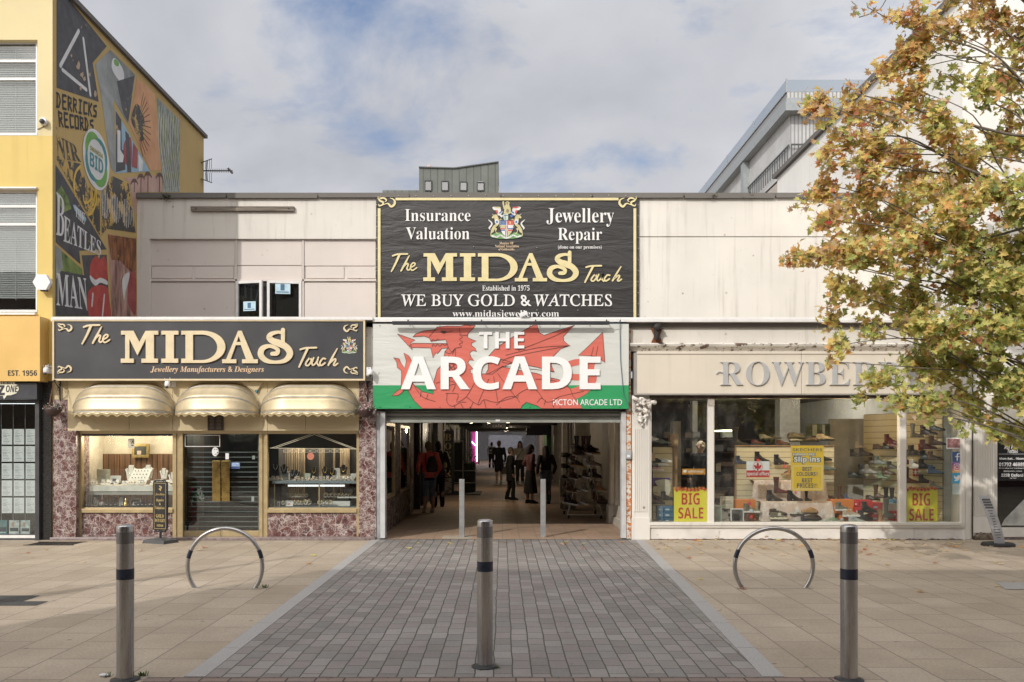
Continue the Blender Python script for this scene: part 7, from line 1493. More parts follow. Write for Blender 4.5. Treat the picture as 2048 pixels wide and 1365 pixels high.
for a,b,y,l in ((1704,1795,913.5,'upper far'),(1704,1790,949,'lower far'),(1745,1795,930,'middle far'),(1816,1880,913.5,'upper near'),(1816,1880,939,'middle near'),(1816,1880,968.5,'lower near')):
    g = MB(); ya,yb = onwall(max(1727,a)),onwall(b); g.add([(PX(a,ya-.2),ya-.2,PZ(y,ya-.2)),(PX(b,yb-.2),yb-.2,PZ(y,yb-.2)),(PX(b,yb),yb,PZ(y,yb)),(PX(a,ya),ya,PZ(y,ya))],[(0,1,2,3)])
    o = obj('glass_shelf', g, GLASS('shelf glass',(.7,.8,.76),1), label=l+' glass shelf carrying boots on the angled slatwall', cat='shelf', group='glass shelves on the angled slatwall'); o.modifiers.new('thickness','SOLIDIFY').thickness = .006
# on top of the middle slatwall and on the left fitting
top = [('tall_boot','black',1481,892,'tall black boot standing on top of the middle slatwall, left',1.1),('trainer','grey',1533,880,'grey shoe on a clear riser on top of the slatwall',.95),('trainer','oxblood',1515,890,'dark shoe on top of the slatwall left of the clear riser',.9),('trainer','dark brown',1552,878,'dark shoe on the second clear riser',.7),('trainer','oxblood',1566,891,'dark red shoe on top of the slatwall beside the second riser',.9),('trainer','olive',1594,878,'olive patterned shoe behind the top of the yellow poster',1.1),('trainer','white',1592,884,'pair of white heels behind the top of the yellow poster',.9),('trainer','beige',1650,882,'beige woven shoe on top of the slatwall at the right',1.2),('slipper','brown',1622,884,'brown flat shoe on top of the slatwall behind the poster',1.0)]
for k,c,x,y,l,s in top: shoe(k,c,x,y,1.1,l,0,'d',s,group='shoes on top of the middle slatwall')
for a,b,tt in ((1470,1487,878),(1525,1541,878),(1540,1556,883)):
    g = MB(); g.pbox(a,b,tt,892.5,1.1,.12); obj('clear_riser', g, GLASS('acrylic',(.85,.88,.88),.8), label={1470:'clear acrylic riser at the left end of the slatwall top',1525:'taller clear acrylic riser near the middle of the slatwall top',1540:'shorter clear acrylic riser near the middle of the slatwall top'}[a], cat='riser', group='clear risers')
lf = [('trainer','white',1333,925,'white trainer highest on the narrow left slatwall',.75),('trainer','white',1326,932,'white trainer second on the narrow left slatwall',.7),('trainer','pink',1316,942,'pale pink trainer on the narrow left slatwall',.75),('trainer','black',1318,926,'black trainer on the narrow left slatwall',.8),('trainer','grey',1310,934,'grey trainer at the edge of the narrow left slatwall',.8),('ankle_boot','black',1336,1001,'black ankle boot in front of the cream boot shaped card',.9),('tall_boot','dark brown',1311,1000,'dark brown boot at the left edge of the shoe window',1.0),('trainer','brown',1310,1009,'brown shoe lying on the blue boxes',1.2),('slipper','grey',1312,888,'grey shoe on top of the narrow left slatwall',1.0),('trainer','grey green',1330,890,'dim grey shoe on top of the narrow left slatwall next to the carton',.9),('trainer','white',1305,882,'white trainer at the top left corner of the shoe window',.9)]
for k,c,x,y,l,s in lf: shoe(k,c,x,y,.72 if y < 990 else .45,l,.1,'w' if c in('white','pink') else 'd',s,group='shoes at the left of the shoe window')
# boxes
m_lid = lambda c: c
def carton(a,b,t_,u,Y,col,label,group,dep=.25,lid=True,cat='shoe box',mk=None):
    g = MB(); g.pbox(a+.5,b-.5,t_+ (2.4 if lid else 0),u,Y,dep,0)
    if lid: g.pbox(a,b,t_,t_+3.4,Y-.005,dep+.01,0)
    if mk: g.pbox(a+(b-a)*.15,a+(b-a)*.5,t_+(u-t_)*.45,t_+(u-t_)*.72,Y-.007,.003,1)
    return obj('shoe_box' if cat == 'shoe box' else 'carton', g, [M('box '+str(col),col,.6,var=.08), M('box print',mk or (.6,.6,.6),.6)], label=label, cat=cat, group=group, bevel=.003)
for i,(a,b) in enumerate(((1316,1327),(1328,1349))):
    for k in range(3): carton(a,b,1013+k*11.4,1023.8+k*11.4,.35+.02*k,(.06,.16,.28) if i else (.10,.22,.38),['pale blue shoe box','darker blue shoe box'][i]+' %s of its stack left of the sale poster'%(['topmost','in the middle','at the bottom'][k]),'blue shoe boxes',mk=(.5,.55,.6))
for k,(t_,u) in enumerate(((1012,1020),(1020.4,1033),(1033.4,1046))): carton(1430,1444,t_,u,.3,(.36,.42,.36),'pale green shoe box %s of the stack by the first glass post'%(['topmost','in the middle','at the bottom'][k]),'pale green shoe boxes')
reds = [(1709,1718,1003,1013,'small red shoe box highest beside the right orange box'),(1719,1745,1001,1016,'red shoe box at the top of the pile with a white roundel'),(1744,1766,1006,1021,'red shoe box with a white end panel'),(1710,1728,1015,1030,'red shoe box in the second layer, left'),(1729,1745,1017,1026,'red shoe box in the second layer under the roundel box'),(1746,1764,1022,1031,'red shoe box in the second layer, right'),(1742,1768,1031,1043,'red shoe box with white script low in the pile'),(1722,1737,1040,1048,'red shoe box flat on the window floor, left'),(1737,1749,1041,1049,'red shoe box flat on the window floor with a white ring'),(1786,1798,1023,1034,'red shoe box right of the wellington'),(1788,1798,1038,1048,'red shoe box at the foot of the second glass post')]
for a,b,t_,u,l in reds: carton(a,b,t_,u,.42 if u < 1030 else .36,(.50,.035,.04),l,'red shoe boxes',mk=(.65,.6,.6))
carton(1778,1798,1007,1023,.5,(.5,.5,.49),'pale grey shoe box beside the second glass post',None); carton(1786,1797,1001,1008,.5,(.10,.30,.5),'small bright blue box on the pale grey one',None)
for a,b,t_,u,l in ((1472,1512,1000,1046,'folded orange box standing at the left of the floral plinths'),(1662,1708,999.5,1027,'orange box with its open end behind the olive walking boot'),(1678,1699,1027,1047,'orange box standing under the olive walking boot')):
    carton(a,b,t_,u,.45,(.62,.20,.045),l,'orange boxes',.2,False,mk=(.50,.15,.03))
carton(1340,1357,868,893,.95,(.42,.27,.14),'brown cardboard carton on top of the narrow left slatwall',None,.2,False,'carton'); carton(1302,1311,905,922,.6,(.45,.33,.2),'small brown carton at the left edge of the shoe window',None,.1,False,'carton')
g = MB(); g.pbox(1303,1340,956,972,.62,.02); obj('purple_cloth', g, M('purple cloth',(.10,.06,.24),.8), label='purple cloth behind the cream boot card at the left', cat='cloth')
g = MB(); g.prism(smooth_pts([(PX(x,.56),PZ(y,.56)) for x,y in ((1311,962),(1339,961),(1339,990),(1326,996),(1317,989),(1315,972))],3),.56,.575); item('boot_shaped_card', g, [M('cream card',(.58,.54,.44),.6)], 'cream boot shaped card in the left shoe window', 'card')
g = MB(); g.pbox(1440,1467,993,1018,.55,.01,0); g.pbox(1446,1462,1002,1003.4,.547,.003,1); g.pbox(1444,1464,1006,1007.2,.547,.003,1); item('handwritten_card', g, [M('cream card',(.58,.54,.44),.6), M('faint writing',(.3,.27,.22),.6)], 'cream card with faint handwriting above the pale green boxes', 'card')
pic(1462,1488.5,1018,1047,.34,m_wp,[M('grey photo',(.14,.14,.14),.5,var=.6,scale=12),m_black],'white framed black and white shoe photograph on the window floor',.12,1.8,'framed photo')
random.seed(6); g = MB()
for k in range(9): x = random.uniform(1446,1462); y = random.uniform(1020,1044); a = random.uniform(3,6); g.pbox(x,x+a,y,y+a*.7,.4+k*.01,.06,k%3)
item('small_leather_goods', g, [M('goods oxblood',(.16,.05,.04),.5), M('goods black',(.03,.03,.03),.5), M('goods tag',(.5,.5,.48),.6)], 'heap of small leather goods beside the pale green boxes', 'goods')
for x,y,Y,c,l in ((1516,921,.9,(.55,.05,.06),'red swing tag on the black heeled boot'),(1569,933,.85,(.6,.12,.13),'red swing tag on the tan boot'),(1590,986,.72,(.65,.12,.2),'pink swing tag on the black heeled boot below the yellow poster'),(1499,1007,.3,(.55,.05,.07),'red swing tag on the olive walking boot'),(1502,1034,.27,(.55,.05,.07),'red swing tag on the brown walking boot'),(1556,1018,.3,(.55,.52,.42),'cream price tag on the dark brown shoe'),(1559,1029,.28,(.55,.52,.42),'cream price tag on the cream soled shoe'),(1595,1021,.3,(.6,.6,.58),'white price tag on the grey slipper'),(1842,895,.5,(.65,.12,.03),'orange fluorescent tag on the angled slatwall'),(1502,1022,.27,(.6,.62,.64),'white price tag on the olive walking boot'),(1697,1022,.3,(.6,.24,.04),'orange price tag on the beige trainer')):
    g = MB(); w = .028 if 'fluorescent' not in l else .05; c0 = P(x,y,Y); g.box(c0.x-w,c0.x+w,Y-.003,Y,c0.z-w,c0.z+w*(.9 if w<.04 else 1.3)); g.tube([c0+Vector((0,0,w)),c0+Vector((.01,.03,w+.05))],.002,4); obj('swing_tag', g, M('tag %s'%(c,),c,.6), label=l, cat='tag', group='tags on the shoes')
t3 = thing('snowflake_card', 'small red card with a white snowflake on the angled slatwall', 'card', tuple(P(1831,945,.5))); g = MB(); g.pbox(1826,1836.5,938,953,.5,.006); obj('card', g, M('red card',(.50,.05,.04),.5), t3)
g = MB(); 
for k in range(3): a = R_(30+60*k); pstroke(g,[(1831-4*math.cos(a),945.5-5*math.sin(a)),(1831+4*math.cos(a),945.5+5*math.sin(a))],1.6,.497-.0013*k,.001,0,0)
obj('snowflake', g, m_wp, t3)
g = MB(); g.pbox(1612,1660,848,872,2.1,.02,0); g.pbox(1625,1634,850,872,2.09,.01,1); g.pbox(1645,1650,850,872,2.09,.01,1); obj('dark_picture', g, [M('dark green picture',(.04,.055,.03),.4,var=.6,scale=9), M('pale columns',(.35,.36,.3),.5)], label='dark picture of pale columns on the wall above the yellow poster', cat='picture')
# person inside the shop, seen from the chest up behind the orange sticker
person('person with pale curly hair inside the shoe shop behind the orange sticker', PX(1401,4.6), 4.6, 1.62, R_(150), ('coat',(.03,.03,.035)), ('trousers',(.02,.02,.02)), (.02,.02,.02), ('curly',(.52,.44,.33)), z0=.06, group=None)
# posters and stickers on or behind the glass
m_sale = M('yellow sale poster',(.74,.66,.055),.5,var=.03); m_sred = M('red sale letter',(.52,.05,.03),.5)
def sale(a,b,t_,u,label):
    r = thing('sale_poster', label, 'poster', tuple(P((a+b)/2,u,.10)), 'sale posters in the shoe window'); g = MB(); g.pbox(a,b,t_+5,u,.10,.004); obj('sheet', g, m_sale, r)
    g = MB(); m_ = (a+b)/2; w = b-a; h = u-t_; ptext(g,'BIG',SANSB,m_-w*.27,m_+w*.27,t_+h*.175,t_+h*.50,.0985,.002,offset=-.004); ptext(g,'SALE',SANSB,m_-w*.37,m_+w*.38,t_+h*.575,t_+h*.885,.0985,.002,offset=-.004); obj('lettering', g, m_sred, r)
    for c,nm,sd in (((.62,.28,.03),'orange_leaf_trim',1),((.50,.06,.03),'red_leaf_trim',2)):
        g = MB(); rnd = random.Random(sd)
        for k in range(9):
            cx,cy = a+w*(k+.5*(sd-1)+.2)/9.3, t_+5+rnd.uniform(-2.5,2); pts = []
            for j in range(10): rr = 6.2 if j%2==0 else 2.8; an = j*math.pi/5+rnd.random(); pts.append((cx+rr*math.cos(an)*.75,cy+rr*math.sin(an)*.8))
            pflat(g,[pts],.099-.0012*(k%3)-.004*(sd-1),.001,0)
        obj(nm, g, M(nm.replace('_',' '),c,.6), r)
sale(1348,1414.5,974,1046,'yellow BIG SALE poster left of the first glass post'); sale(1810,1875,973,1051,'yellow BIG SALE poster right of the second glass post, dappled with shade')
r = thing('shoe_offer_poster', 'large yellow shoe poster lettered BEST COLOURS in the middle of the shoe window', 'poster', tuple(P(1615,982,.10)))
g = MB(); Y = .10; g.pbox(1582,1647.5,892,982,Y,.004); obj('sheet', g, M('golden yellow poster',(.74,.50,.05),.5,var=.03), r)
m_navy = M('poster navy',(.03,.07,.16),.5); g = MB(); g.frame(1585.5,1644.5,932,979,Y-.001,.001,.7); obj('white_border', g, m_wp, r)
g = MB(); ptext(g,'SKECHERS',None,1585.5,1644.5,897,903,Y-.001,.001); obj('thin_lettering', g, m_navy, r)
g = MB(); ptext(g,'Slip-ins',SANSB,1586,1642,912,929,Y-.001,.0008,offset=.06); ptext(g,'HANDS FREE',SANSB,1585,1631,906,912.3,Y-.001,.0008,offset=.04); ptext(g,'BEST',SANSB,1605,1624,934.5,942.5,Y-.001,.001); ptext(g,'COLOURS!!',SANSB,1593,1635.5,944.5,952.5,Y-.001,.001); ptext(g,'BEST',SANSB,1604,1625,957,965.5,Y-.001,.001); ptext(g,'PRICES!!!',SANSB,1594,1634.5,967,976,Y-.001,.001); obj('navy_lettering', g, m_navy, r)
g = MB(); ptext(g,'Slip-ins',SANSB,1588,1640,913.5,927.5,Y-.0025,.001,offset=.01); ptext(g,'HANDS FREE',SANSB,1586,1630,907,911.5,Y-.0025,.001); obj('white_lettering', g, m_wp, r)
r = thing('special_offers_card', 'white and red special offers card with a round red emblem', 'card', tuple(P(1516,955,.10)))
g = MB(); g.pbox(1493,1539,923,941.2,.10,.004,0); g.pbox(1493,1539,941.3,955,.10,.004,1); obj('sheet', g, [m_wp, M('card red',(.52,.05,.05),.5)], r)
g = MB(); cc = [(1515.5+9.8*math.cos(k*.2618),933.5+9.8*math.sin(k*.2618)) for k in range(24)]; ci = [(1515.5+9*math.cos(k*.2618),933.5+9*math.sin(k*.2618)) for k in range(24)]; pflat(g,[cc],.0987,.001,1); pflat(g,[cc,ci],.0975,.001,0)
pflat(g,[smooth_pts([(1515.5,925),(1518,930),(1516.6,936),(1514.4,936),(1513,930)],3)],.0972,.001,0); pflat(g,[[(1510,936),(1521,936),(1521,938),(1510,938)]],.0968,.001,0)
for s in (1,-1): pflat(g,[smooth_pts([(1515.5+s*1,937),(1515.5+s*3,932),(1515.5+s*6.5,930),(1515.5+s*7.8,933.5),(1515.5+s*6,935),(1515.5+s*5,938)],3)],.0964,.001,0)
pflat(g,[smooth_pts([(1515.5,937),(1517.5,940),(1515.5,942.5),(1513.5,940)],3)],.096,.001,0); obj('emblem', g, [M('card red',(.52,.05,.05),.5), m_wp], r)
g = MB(); ptext(g,'special offers',SANSB,1494,1538,944,953.5,.099,.001); obj('lettering', g, m_wp, r)
r = thing('orange_sticker', 'small orange strip sticker on the left shoe window glass', 'sticker', tuple(P(1387,949,.055))); g = MB(); g.pbox(1364,1410.5,938,949.5,.056,.002,0); obj('strip', g, M('orange vinyl',(.60,.27,.04),.5,var=.3,scale=20), r)
g = MB(); ptext(g,'WAREHOUSE AVAILABLE',SANSB,1376.5,1407,941.5,945.5,.055,.001); pflat(g,[[(1367,941),(1372,940),(1374,943),(1371,946),(1367,945)]],.055,.001); obj('lettering', g, m_wp, r)
g = MB(); g.pbox(1432,1442,927,944,2.2,.01); obj('grey_notice', g, M('grey notice',(.4,.38,.36),.6), label='small grey notice inside just right of the first glass post', cat='notice')
# stickers on the pale partition at the right end
r = thing('pink_photo_sticker', 'pale pink photo sticker on the right end pane of the shoe shop', 'sticker', tuple(P(1909,898,.05))); g = MB(); g.pbox(1893,1925-2.4,876,898,.035,.002,0); g.pbox(1895,1920.5,878,896,.033,.002,1); obj('print', g, [m_wp, M('pink photo',(.42,.22,.22),.5,var=.5,scale=16)], r)
def icon(y0,y1,col,label,fn):
    r = thing('social_sticker', label, 'sticker', tuple(P(1915,y1,.04)), 'social media stickers'); g = MB(); g.pbox(1905,1922.6,y0,y1,.036,.002); obj('square', g, col, r); g = MB(); fn(g,.0355); obj('symbol', g, m_wp, r)
def f_(g,Y): pstroke(g,[(1918.5,907.5),(1915.5,908),(1914.5,911),(1914.5,921)],2.4,Y,.0005,0,0); pstroke(g,[(1911.5,913.5),(1918,913.5)],2.2,Y-.002,.0005,0,0)
def i_(g,Y):
    q = lambda r,k=4: smooth_pts([(1914-r,935-r),(1914+r,935-r),(1914+r,935+r),(1914-r,935+r)],k)
    pstroke(g,[(1908.5,930),(1910,928.4),(1918,928.4),(1919.6,930),(1919.6,940),(1918,941.6),(1910,941.6),(1908.5,940),(1908.5,930)],1.3,Y,.0005,0,0); pstroke(g,[(1914+3*math.cos(k*.5236),935+3.2*math.sin(k*.5236)) for k in range(13)],1.2,Y-.002,.0005,0,0); g.ball(P(1917.5,931,Y-.002),.006,0,6,4)
def b_(g,Y): pflat(g,[smooth_pts([(1908,951),(1912,954.5),(1914.5,953),(1916.5,950.5),(1919.5,951.5),(1921.5,951),(1920,954),(1918.5,959),(1914,962.5),(1908,961.5),(1911.5,959.5),(1908.5,957),(1907.8,953.5)],3)],Y,.001)
icon(904,924.5,M('social blue',(.05,.10,.27),.5),'dark blue square sticker with a white letter f, topmost of the social icons',f_)
mi, ni, Li, bi = newmat('sunset gradient sticker'); tc_ = coords(ni,Li,(1,1,1)); sx_ = ni.new('ShaderNodeSeparateXYZ'); Li.new(tc_,sx_.inputs[0]); mr_ = ni.new('ShaderNodeMapRange'); mr_.inputs[1].default_value = PZ(945.5); mr_.inputs[2].default_value = PZ(925); Li.new(sx_.outputs[2],mr_.inputs[0]); rp_ = ramp(ni,[(0,(.72,.42,.12)),(.45,(.55,.08,.18)),(1,(.22,.10,.42))]); Li.new(mr_.outputs[0],rp_.inputs[0]); Li.new(rp_.outputs[0],bi.inputs['Base Color'])
icon(925.2,945.5,mi,'pink and orange square sticker with a white camera outline',i_); icon(946.2,967,M('social sky blue',(.06,.36,.60),.5),'sky blue square sticker with a white bird',b_)
g = MB(); g.pbox(1905,1922.6,968,989.5,.036,.002); obj('grey_sticker', g, M('grey green sticker',(.40,.46,.44),.6), label='plain grey green square sticker below the bird sticker', cat='sticker')

# ---------------------------------------------------------------- doorway of the white block
g = MB(); g.pbox(1930.5,1943,797,1079,-.01,.1,0); g.pbox(1947,1985,797,1034,-.02,.1,0)
for k in range(11): g.pbox(1949.5+k*3.2,1951.3+k*3.2,846,1033,-.03,.0099,0)
g.pbox(1946.5,1985.5,1034.2,1066,-.035,.1,0); g.pbox(1985.8,1989,840,1079,-.03,.1,0); g.pbox(1947,2100,788,846,-.012,.1,0); obj('door_pilaster', g, m_pil, b_right)
g = MB(); g.tube([P(1945,640,-.03),P(1945,1079,-.03)],.012,8); obj('drainpipe', g, M('dark brown pipe',(.05,.035,.03),.6), b_right)
g = MB(); random.seed(3)
for k in range(26): g.ball(P(random.uniform(1949,1984),random.uniform(1068,1078),.0),random.uniform(.03,.06),0,7,5)
b_ = fuse(g,.016,1,.3); obj('broken_base', b_, chipped('broken stone base',(.20,.16,.12),(.05,.04,.03),.5,12), b_right)
g = MB(); g.box(PX(1989.2),PX(2100),-.02,.2,.05,PZ(1056),0); g.box(PX(1989.2),PX(1996),.02,.12,PZ(1056),PZ(846.2),0); g.box(PX(1989.2),PX(2100),.0,.3,0,.048,1); g.box(PX(2096),PX(2100),.02,.12,PZ(1056),PZ(846.2),0); obj('door_frame', g, [m_pil, m_step], b_right)
g = MB(); g.box(PX(1996.2),PX(2095.8),.06,.068,PZ(1055.8),PZ(846.4)); obj('door_pane', g, GLASS('door glass dark',(.22,.24,.24),2.0), b_right)
g = MB(); g.box(PX(1985),PX(2105),.5,.55,0,2.2); obj('door_lobby', g, M('grey lobby',(.16,.16,.155),.7), b_right)
r = thing('tattoo_sign', 'black door panel with white lettering for a body art studio', 'sign', tuple(P(2040,960,.05))); g = MB(); g.box(PX(1996.4),PX(2095),.054,.058,PZ(962),PZ(849)); obj('panel', g, M('black vinyl panel',(.016,.017,.018),.3), r)
g = MB(); Y = .0535; k = .001
ptext(g,'Chris Grosvenor at the',SCRIPT,1999,2060,857,862,Y,k); ptext(g,'Body Art Tattoo',SANSBI,1996.5,2076,867,879,Y,k); ptext(g,'introducing',SANSB,2017,2035,883,885.5,Y,k); ptext(g,'Abi Peters',SANSBI,2008,2044,889,899,Y,k); ptext(g,'Tattoo',SANSBI,2015,2036,899.5,906.5,Y,k); g.pbox(1997,2090,908.3,908.8,Y-.001,.001)
ptext(g,'Mon-Sat....10am-6pm',SANSB,1999,2064,915.5,921,Y,k); ptext(g,'01792 46989',SANSB,1998,2050,925.5,933,Y,k); ptext(g,'bodyartstudio',None,1998,2058,935.5,938.5,Y,k,offset=.01); ptext(g,'@abipeters_tattoo',None,2007,2044,941,944.5,Y,k,offset=.01); ptext(g,'225B Oxford St',SANSB,2002.5,2056,947.5,954,Y,k); ptext(g,'top floor',SANSB,2019,2033,955.5,958,Y,k); obj('lettering', g, m_wp, r)
g = MB(); g.add([(PX(2006),.0535,PZ(1052)),(PX(2094),.0535,PZ(1052)),(PX(2094),.0535,PZ(960)),(PX(2048),.0535,PZ(1003)),(PX(2012),.0535,PZ(1040))],[(0,1,2,3,4)]); obj('frosted_swoosh', g, M('frosted film',(.45,.46,.44),.5,var=.3,scale=4), r)
# ---------------------------------------------------------------- bollards, hoops, posts
m_navyband = M('navy reflective band',(.012,.018,.035),.4,0,.3,20); m_sleeve = brushed('scuffed steel sleeve',(.27,.265,.26),.38)
def bollard():
    r = thing('steel_bollard', 'x', 'bollard', (0,0,0), 'steel bollards across the path'); R0 = .058
    g = MB(); g.lathe([(R0,.02),(R0,.705)],(0,0,0),40); g.lathe([(R0,.779),(R0,.955)],(0,0,0),40); obj('post', g, m_steel, r)
    g = MB(); g.lathe([(R0+.0012,.705),(R0+.0012,.779)],(0,0,0),40); obj('reflective_band', g, m_navyband, r)
    g = MB(); g.lathe([(R0+.001,.955),(R0+.001,1.035)],(0,0,0),40); obj('scuffed_sleeve', g, m_sleeve, r)
    g = MB(); g.lathe([(R0,1.035),(R0,1.07),(R0*.97,1.078),(R0*.7,1.086),(.001,1.09)],(0,0,0),40); obj('cap', g, m_steel, r)
    g = MB(); g.lathe([(.10,0),(.10,.008),(.075,.016),(R0,.022)],(0,0,0),32); obj('base_collar', g, m_black, r); return r
bo = bollard(); d_ = 6.29
bo.location = (-.129,-8.83,.006); bo['label'] = 'steel bollard with navy band standing in the middle of the setts'
dup(bo, ((250.5-CX)*d_/F,d_-D,0), 'steel bollard with navy band on the sandstone paving at the left', 1.3); dup(bo, ((1698-CX)*d_/F,d_-D,0), 'steel bollard with navy band on the sandstone paving at the right', 2.9)
def hoop():
    r = thing('cycle_hoop', 'x', 'cycle stand', (0,0,0), 'round steel cycle stands'); Rr, zc = .425, .26; a0 = math.asin(-zc/Rr)
    P_ = lambda a, k=1: (Rr*math.cos(a),0,zc+Rr*math.sin(a))
    g = MB(); n = 72; g.tube([P_(lerp(a0-.02,math.pi-a0+.02,i/n)) for i in range(n+1)], .0235, 14); obj('ring', g, m_steel, r)
    for s in (0,1):
        A = [R_(12)+k*R_(13)/6 for k in range(7)]; A = [math.pi-a for a in A] if s else A
        g = MB(); g.tube([P_(a) for a in A], .0245, 14); obj('dark_sleeve', g, m_navyband, r)
    g = MB()
    for sx in (-1,1): g.lathe([(.045,0),(.045,.006),(.03,.01)],(sx*Rr*math.cos(a0),0,0),16)
    g.box(-.42,.42,-.05,.05,-.01,.004); obj('grouted_base', g, M('pale grout',(.36,.31,.25),.85,0,.2,30), r); return r
ho = hoop(); d_ = F*EYE/(1178-HY); ho.location = ((450-CX)*d_/F, d_-D, 0); ho['label'] = 'round steel cycle hoop on the left paving before the jewellery shop'
d_ = F*EYE/(1177-HY); dup(ho, ((1548-CX)*d_/F, d_-D, 0), 'round steel cycle hoop on the right paving before the shoe shop', .0, (1.05,1,1))
g = MB(); g.box(-.045,.045,-.045,.045,0,1.02); sp = obj('square_post', g, M('grey painted steel post',(.27,.27,.27),.5,.3,.12,8), label='grey square steel post at the arcade threshold, left one of the pair', cat='post', group='square posts at the arcade mouth', bevel=.004)
sp.location = (-.712,.33,.01); o = sp.copy(); COL.objects.link(o); o.location = (.712,.33,.01); o['label'] = 'grey square steel post at the arcade threshold, right one of the pair'
g = MB(); g.box(PX(885,.3),PX(945,.3),.08,.62,.0105,.0125); struct('pale_tile_path', g, M('pale mortar patch',(.42,.36,.28),.8,0,.2,20))

# ---------------------------------------------------------------- pavement signs
t = thing('pavement_sign', 'black swivel pavement sign with gold lettering in front of the left jewellery window', 'pavement sign', tuple(P(320,1086,-.47)))
A = Matrix.Translation((PX(321,-.47),-.47,0)) @ Matrix.Rotation(R_(-24),4,'Z')
g = MB(); z0 = PZ(1089,-.47); g.add([(-.24,-.17,0),(.24,-.17,0),(.24,.17,0),(-.24,.17,0),(-.22,-.15,.05),(.22,-.15,.05),(.22,.15,.05),(-.22,.15,.05),(-.06,-.06,.085),(.06,-.06,.085),(.06,.06,.085),(-.06,.06,.085)],[(0,3,2,1),(0,1,5,4),(1,2,6,5),(2,3,7,6),(3,0,4,7),(4,5,9,8),(5,6,10,9),(6,7,11,10),(7,4,8,11),(8,9,10,11)]); g.xf(A); obj('base', g, M('grey rubber base',(.06,.06,.062),.7), t)
g = MB(); g.tube([(0,0,.08),(0,0,.2)],.02,10); g.xf(A); obj('stem', g, m_black, t)
g = MB(); w,za,zb = .15,.19,1.04
g.box(-w,w,-.012,.012,za+.02,zb-.02,0); obj_ = g; 
g.tube([(-w,0,za+.05),(-w,0,zb-.05),(-w+.05,0,zb),(w-.05,0,zb),(w,0,zb-.05),(w,0,za+.05),(w-.05,0,za),(-w+.05,0,za)],.014,8,0,True); g.xf(A); obj('panel', g, M('black sign panel',(.018,.018,.018),.25), t)
g = MB()
def atext(s,st,x0,x1,z0_,z1_):
    vs, fs = text2d(s,st,.0015); g.add([(x,-.0135-tt,z) for x,z,tt in fit(vs,x0,x1,z0_,z1_)],fs)
for s,st,x0,x1,zz0,zz1 in (('Jewellery',BITAL,-.10,.10,.78,.83),('Repairs',BITAL,-.085,.085,.68,.735),('&',SERIF,-.02,.02,.63,.665),('Valuations',BITAL,-.105,.105,.56,.61),('GOLD',SERIF,-.085,.085,.42,.475),('BOUGHT',SERIF,-.11,.11,.345,.40),('MIDAS',SERIF,-.07,.07,.27,.31)): atext(s,st,x0,x1,zz0,zz1)
for sx in (-1,1): g.box(sx*.125-.003,sx*.125+.003,-.0145,-.0135,.24,.99); 
g.box(-.125,.125,-.0145,-.0135,.99,.996); g.box(-.125,.125,-.0145,-.0135,.234,.24)
for k in range(5): g.ball((random.uniform(-.03,.03),-.013,.88+k*.015),.016,0,6,4,1,.1,1)
g.xf(A); obj('gold_lettering', g, M('gold print',(.50,.38,.16),.4,.2), t)
yS = YG(1092); xS = PX(1996,yS)
t = thing('leaning_flex_sign', 'grey bendy pavement sign leaning over on a round black base by the tattoo door', 'pavement sign', (xS,yS,0))
g = MB(); g.lathe([(.25,0),(.25,.03),(.23,.05),(.16,.055),(.13,.04),(.001,.035)],(xS,yS,0),32); obj('base', g, M('black rubber base',(.02,.02,.02),.7), t)
g = MB(); n = 12; vs = []
def fx(i): u = i/n; return Vector((xS-.0-.155*u-.06*u*u+.03, yS+.10*u*u, .03+.80*u-.02*u*u))
for i in range(n+1):
    c = fx(i); vs += [(c.x-.085,c.y-.006,c.z),(c.x+.085,c.y-.006,c.z),(c.x+.085,c.y+.006,c.z),(c.x-.085,c.y+.006,c.z)]
g.add(vs,[(4*i+k,4*i+(k+1)%4,4*i+4+(k+1)%4,4*i+4+k) for i in range(n) for k in range(4)]+[(0,3,2,1),(4*n,4*n+1,4*n+2,4*n+3)],0,True); o = obj('panel', g, M('grey white sign skin',(.42,.42,.43),.5,var=.06), t); o.modifiers.new('edge','EDGE_SPLIT')
g = MB(); random.seed(13)
for k in range(15):
    u = .12+k*.055; c = fx(u*n); w = random.uniform(.02,.06) if k < 11 else .065; g.add([(c.x-w,c.y-.0085,c.z),(c.x+w,c.y-.0085,c.z),(c.x+w-.004,c.y-.0085,c.z+(.012 if k<11 else .03)),(c.x-w-.004,c.y-.0085,c.z+(.012 if k<11 else .03))],[(0,1,2,3)])
obj('faded_print', g, M('faded dark print',(.12,.12,.13),.6), t)

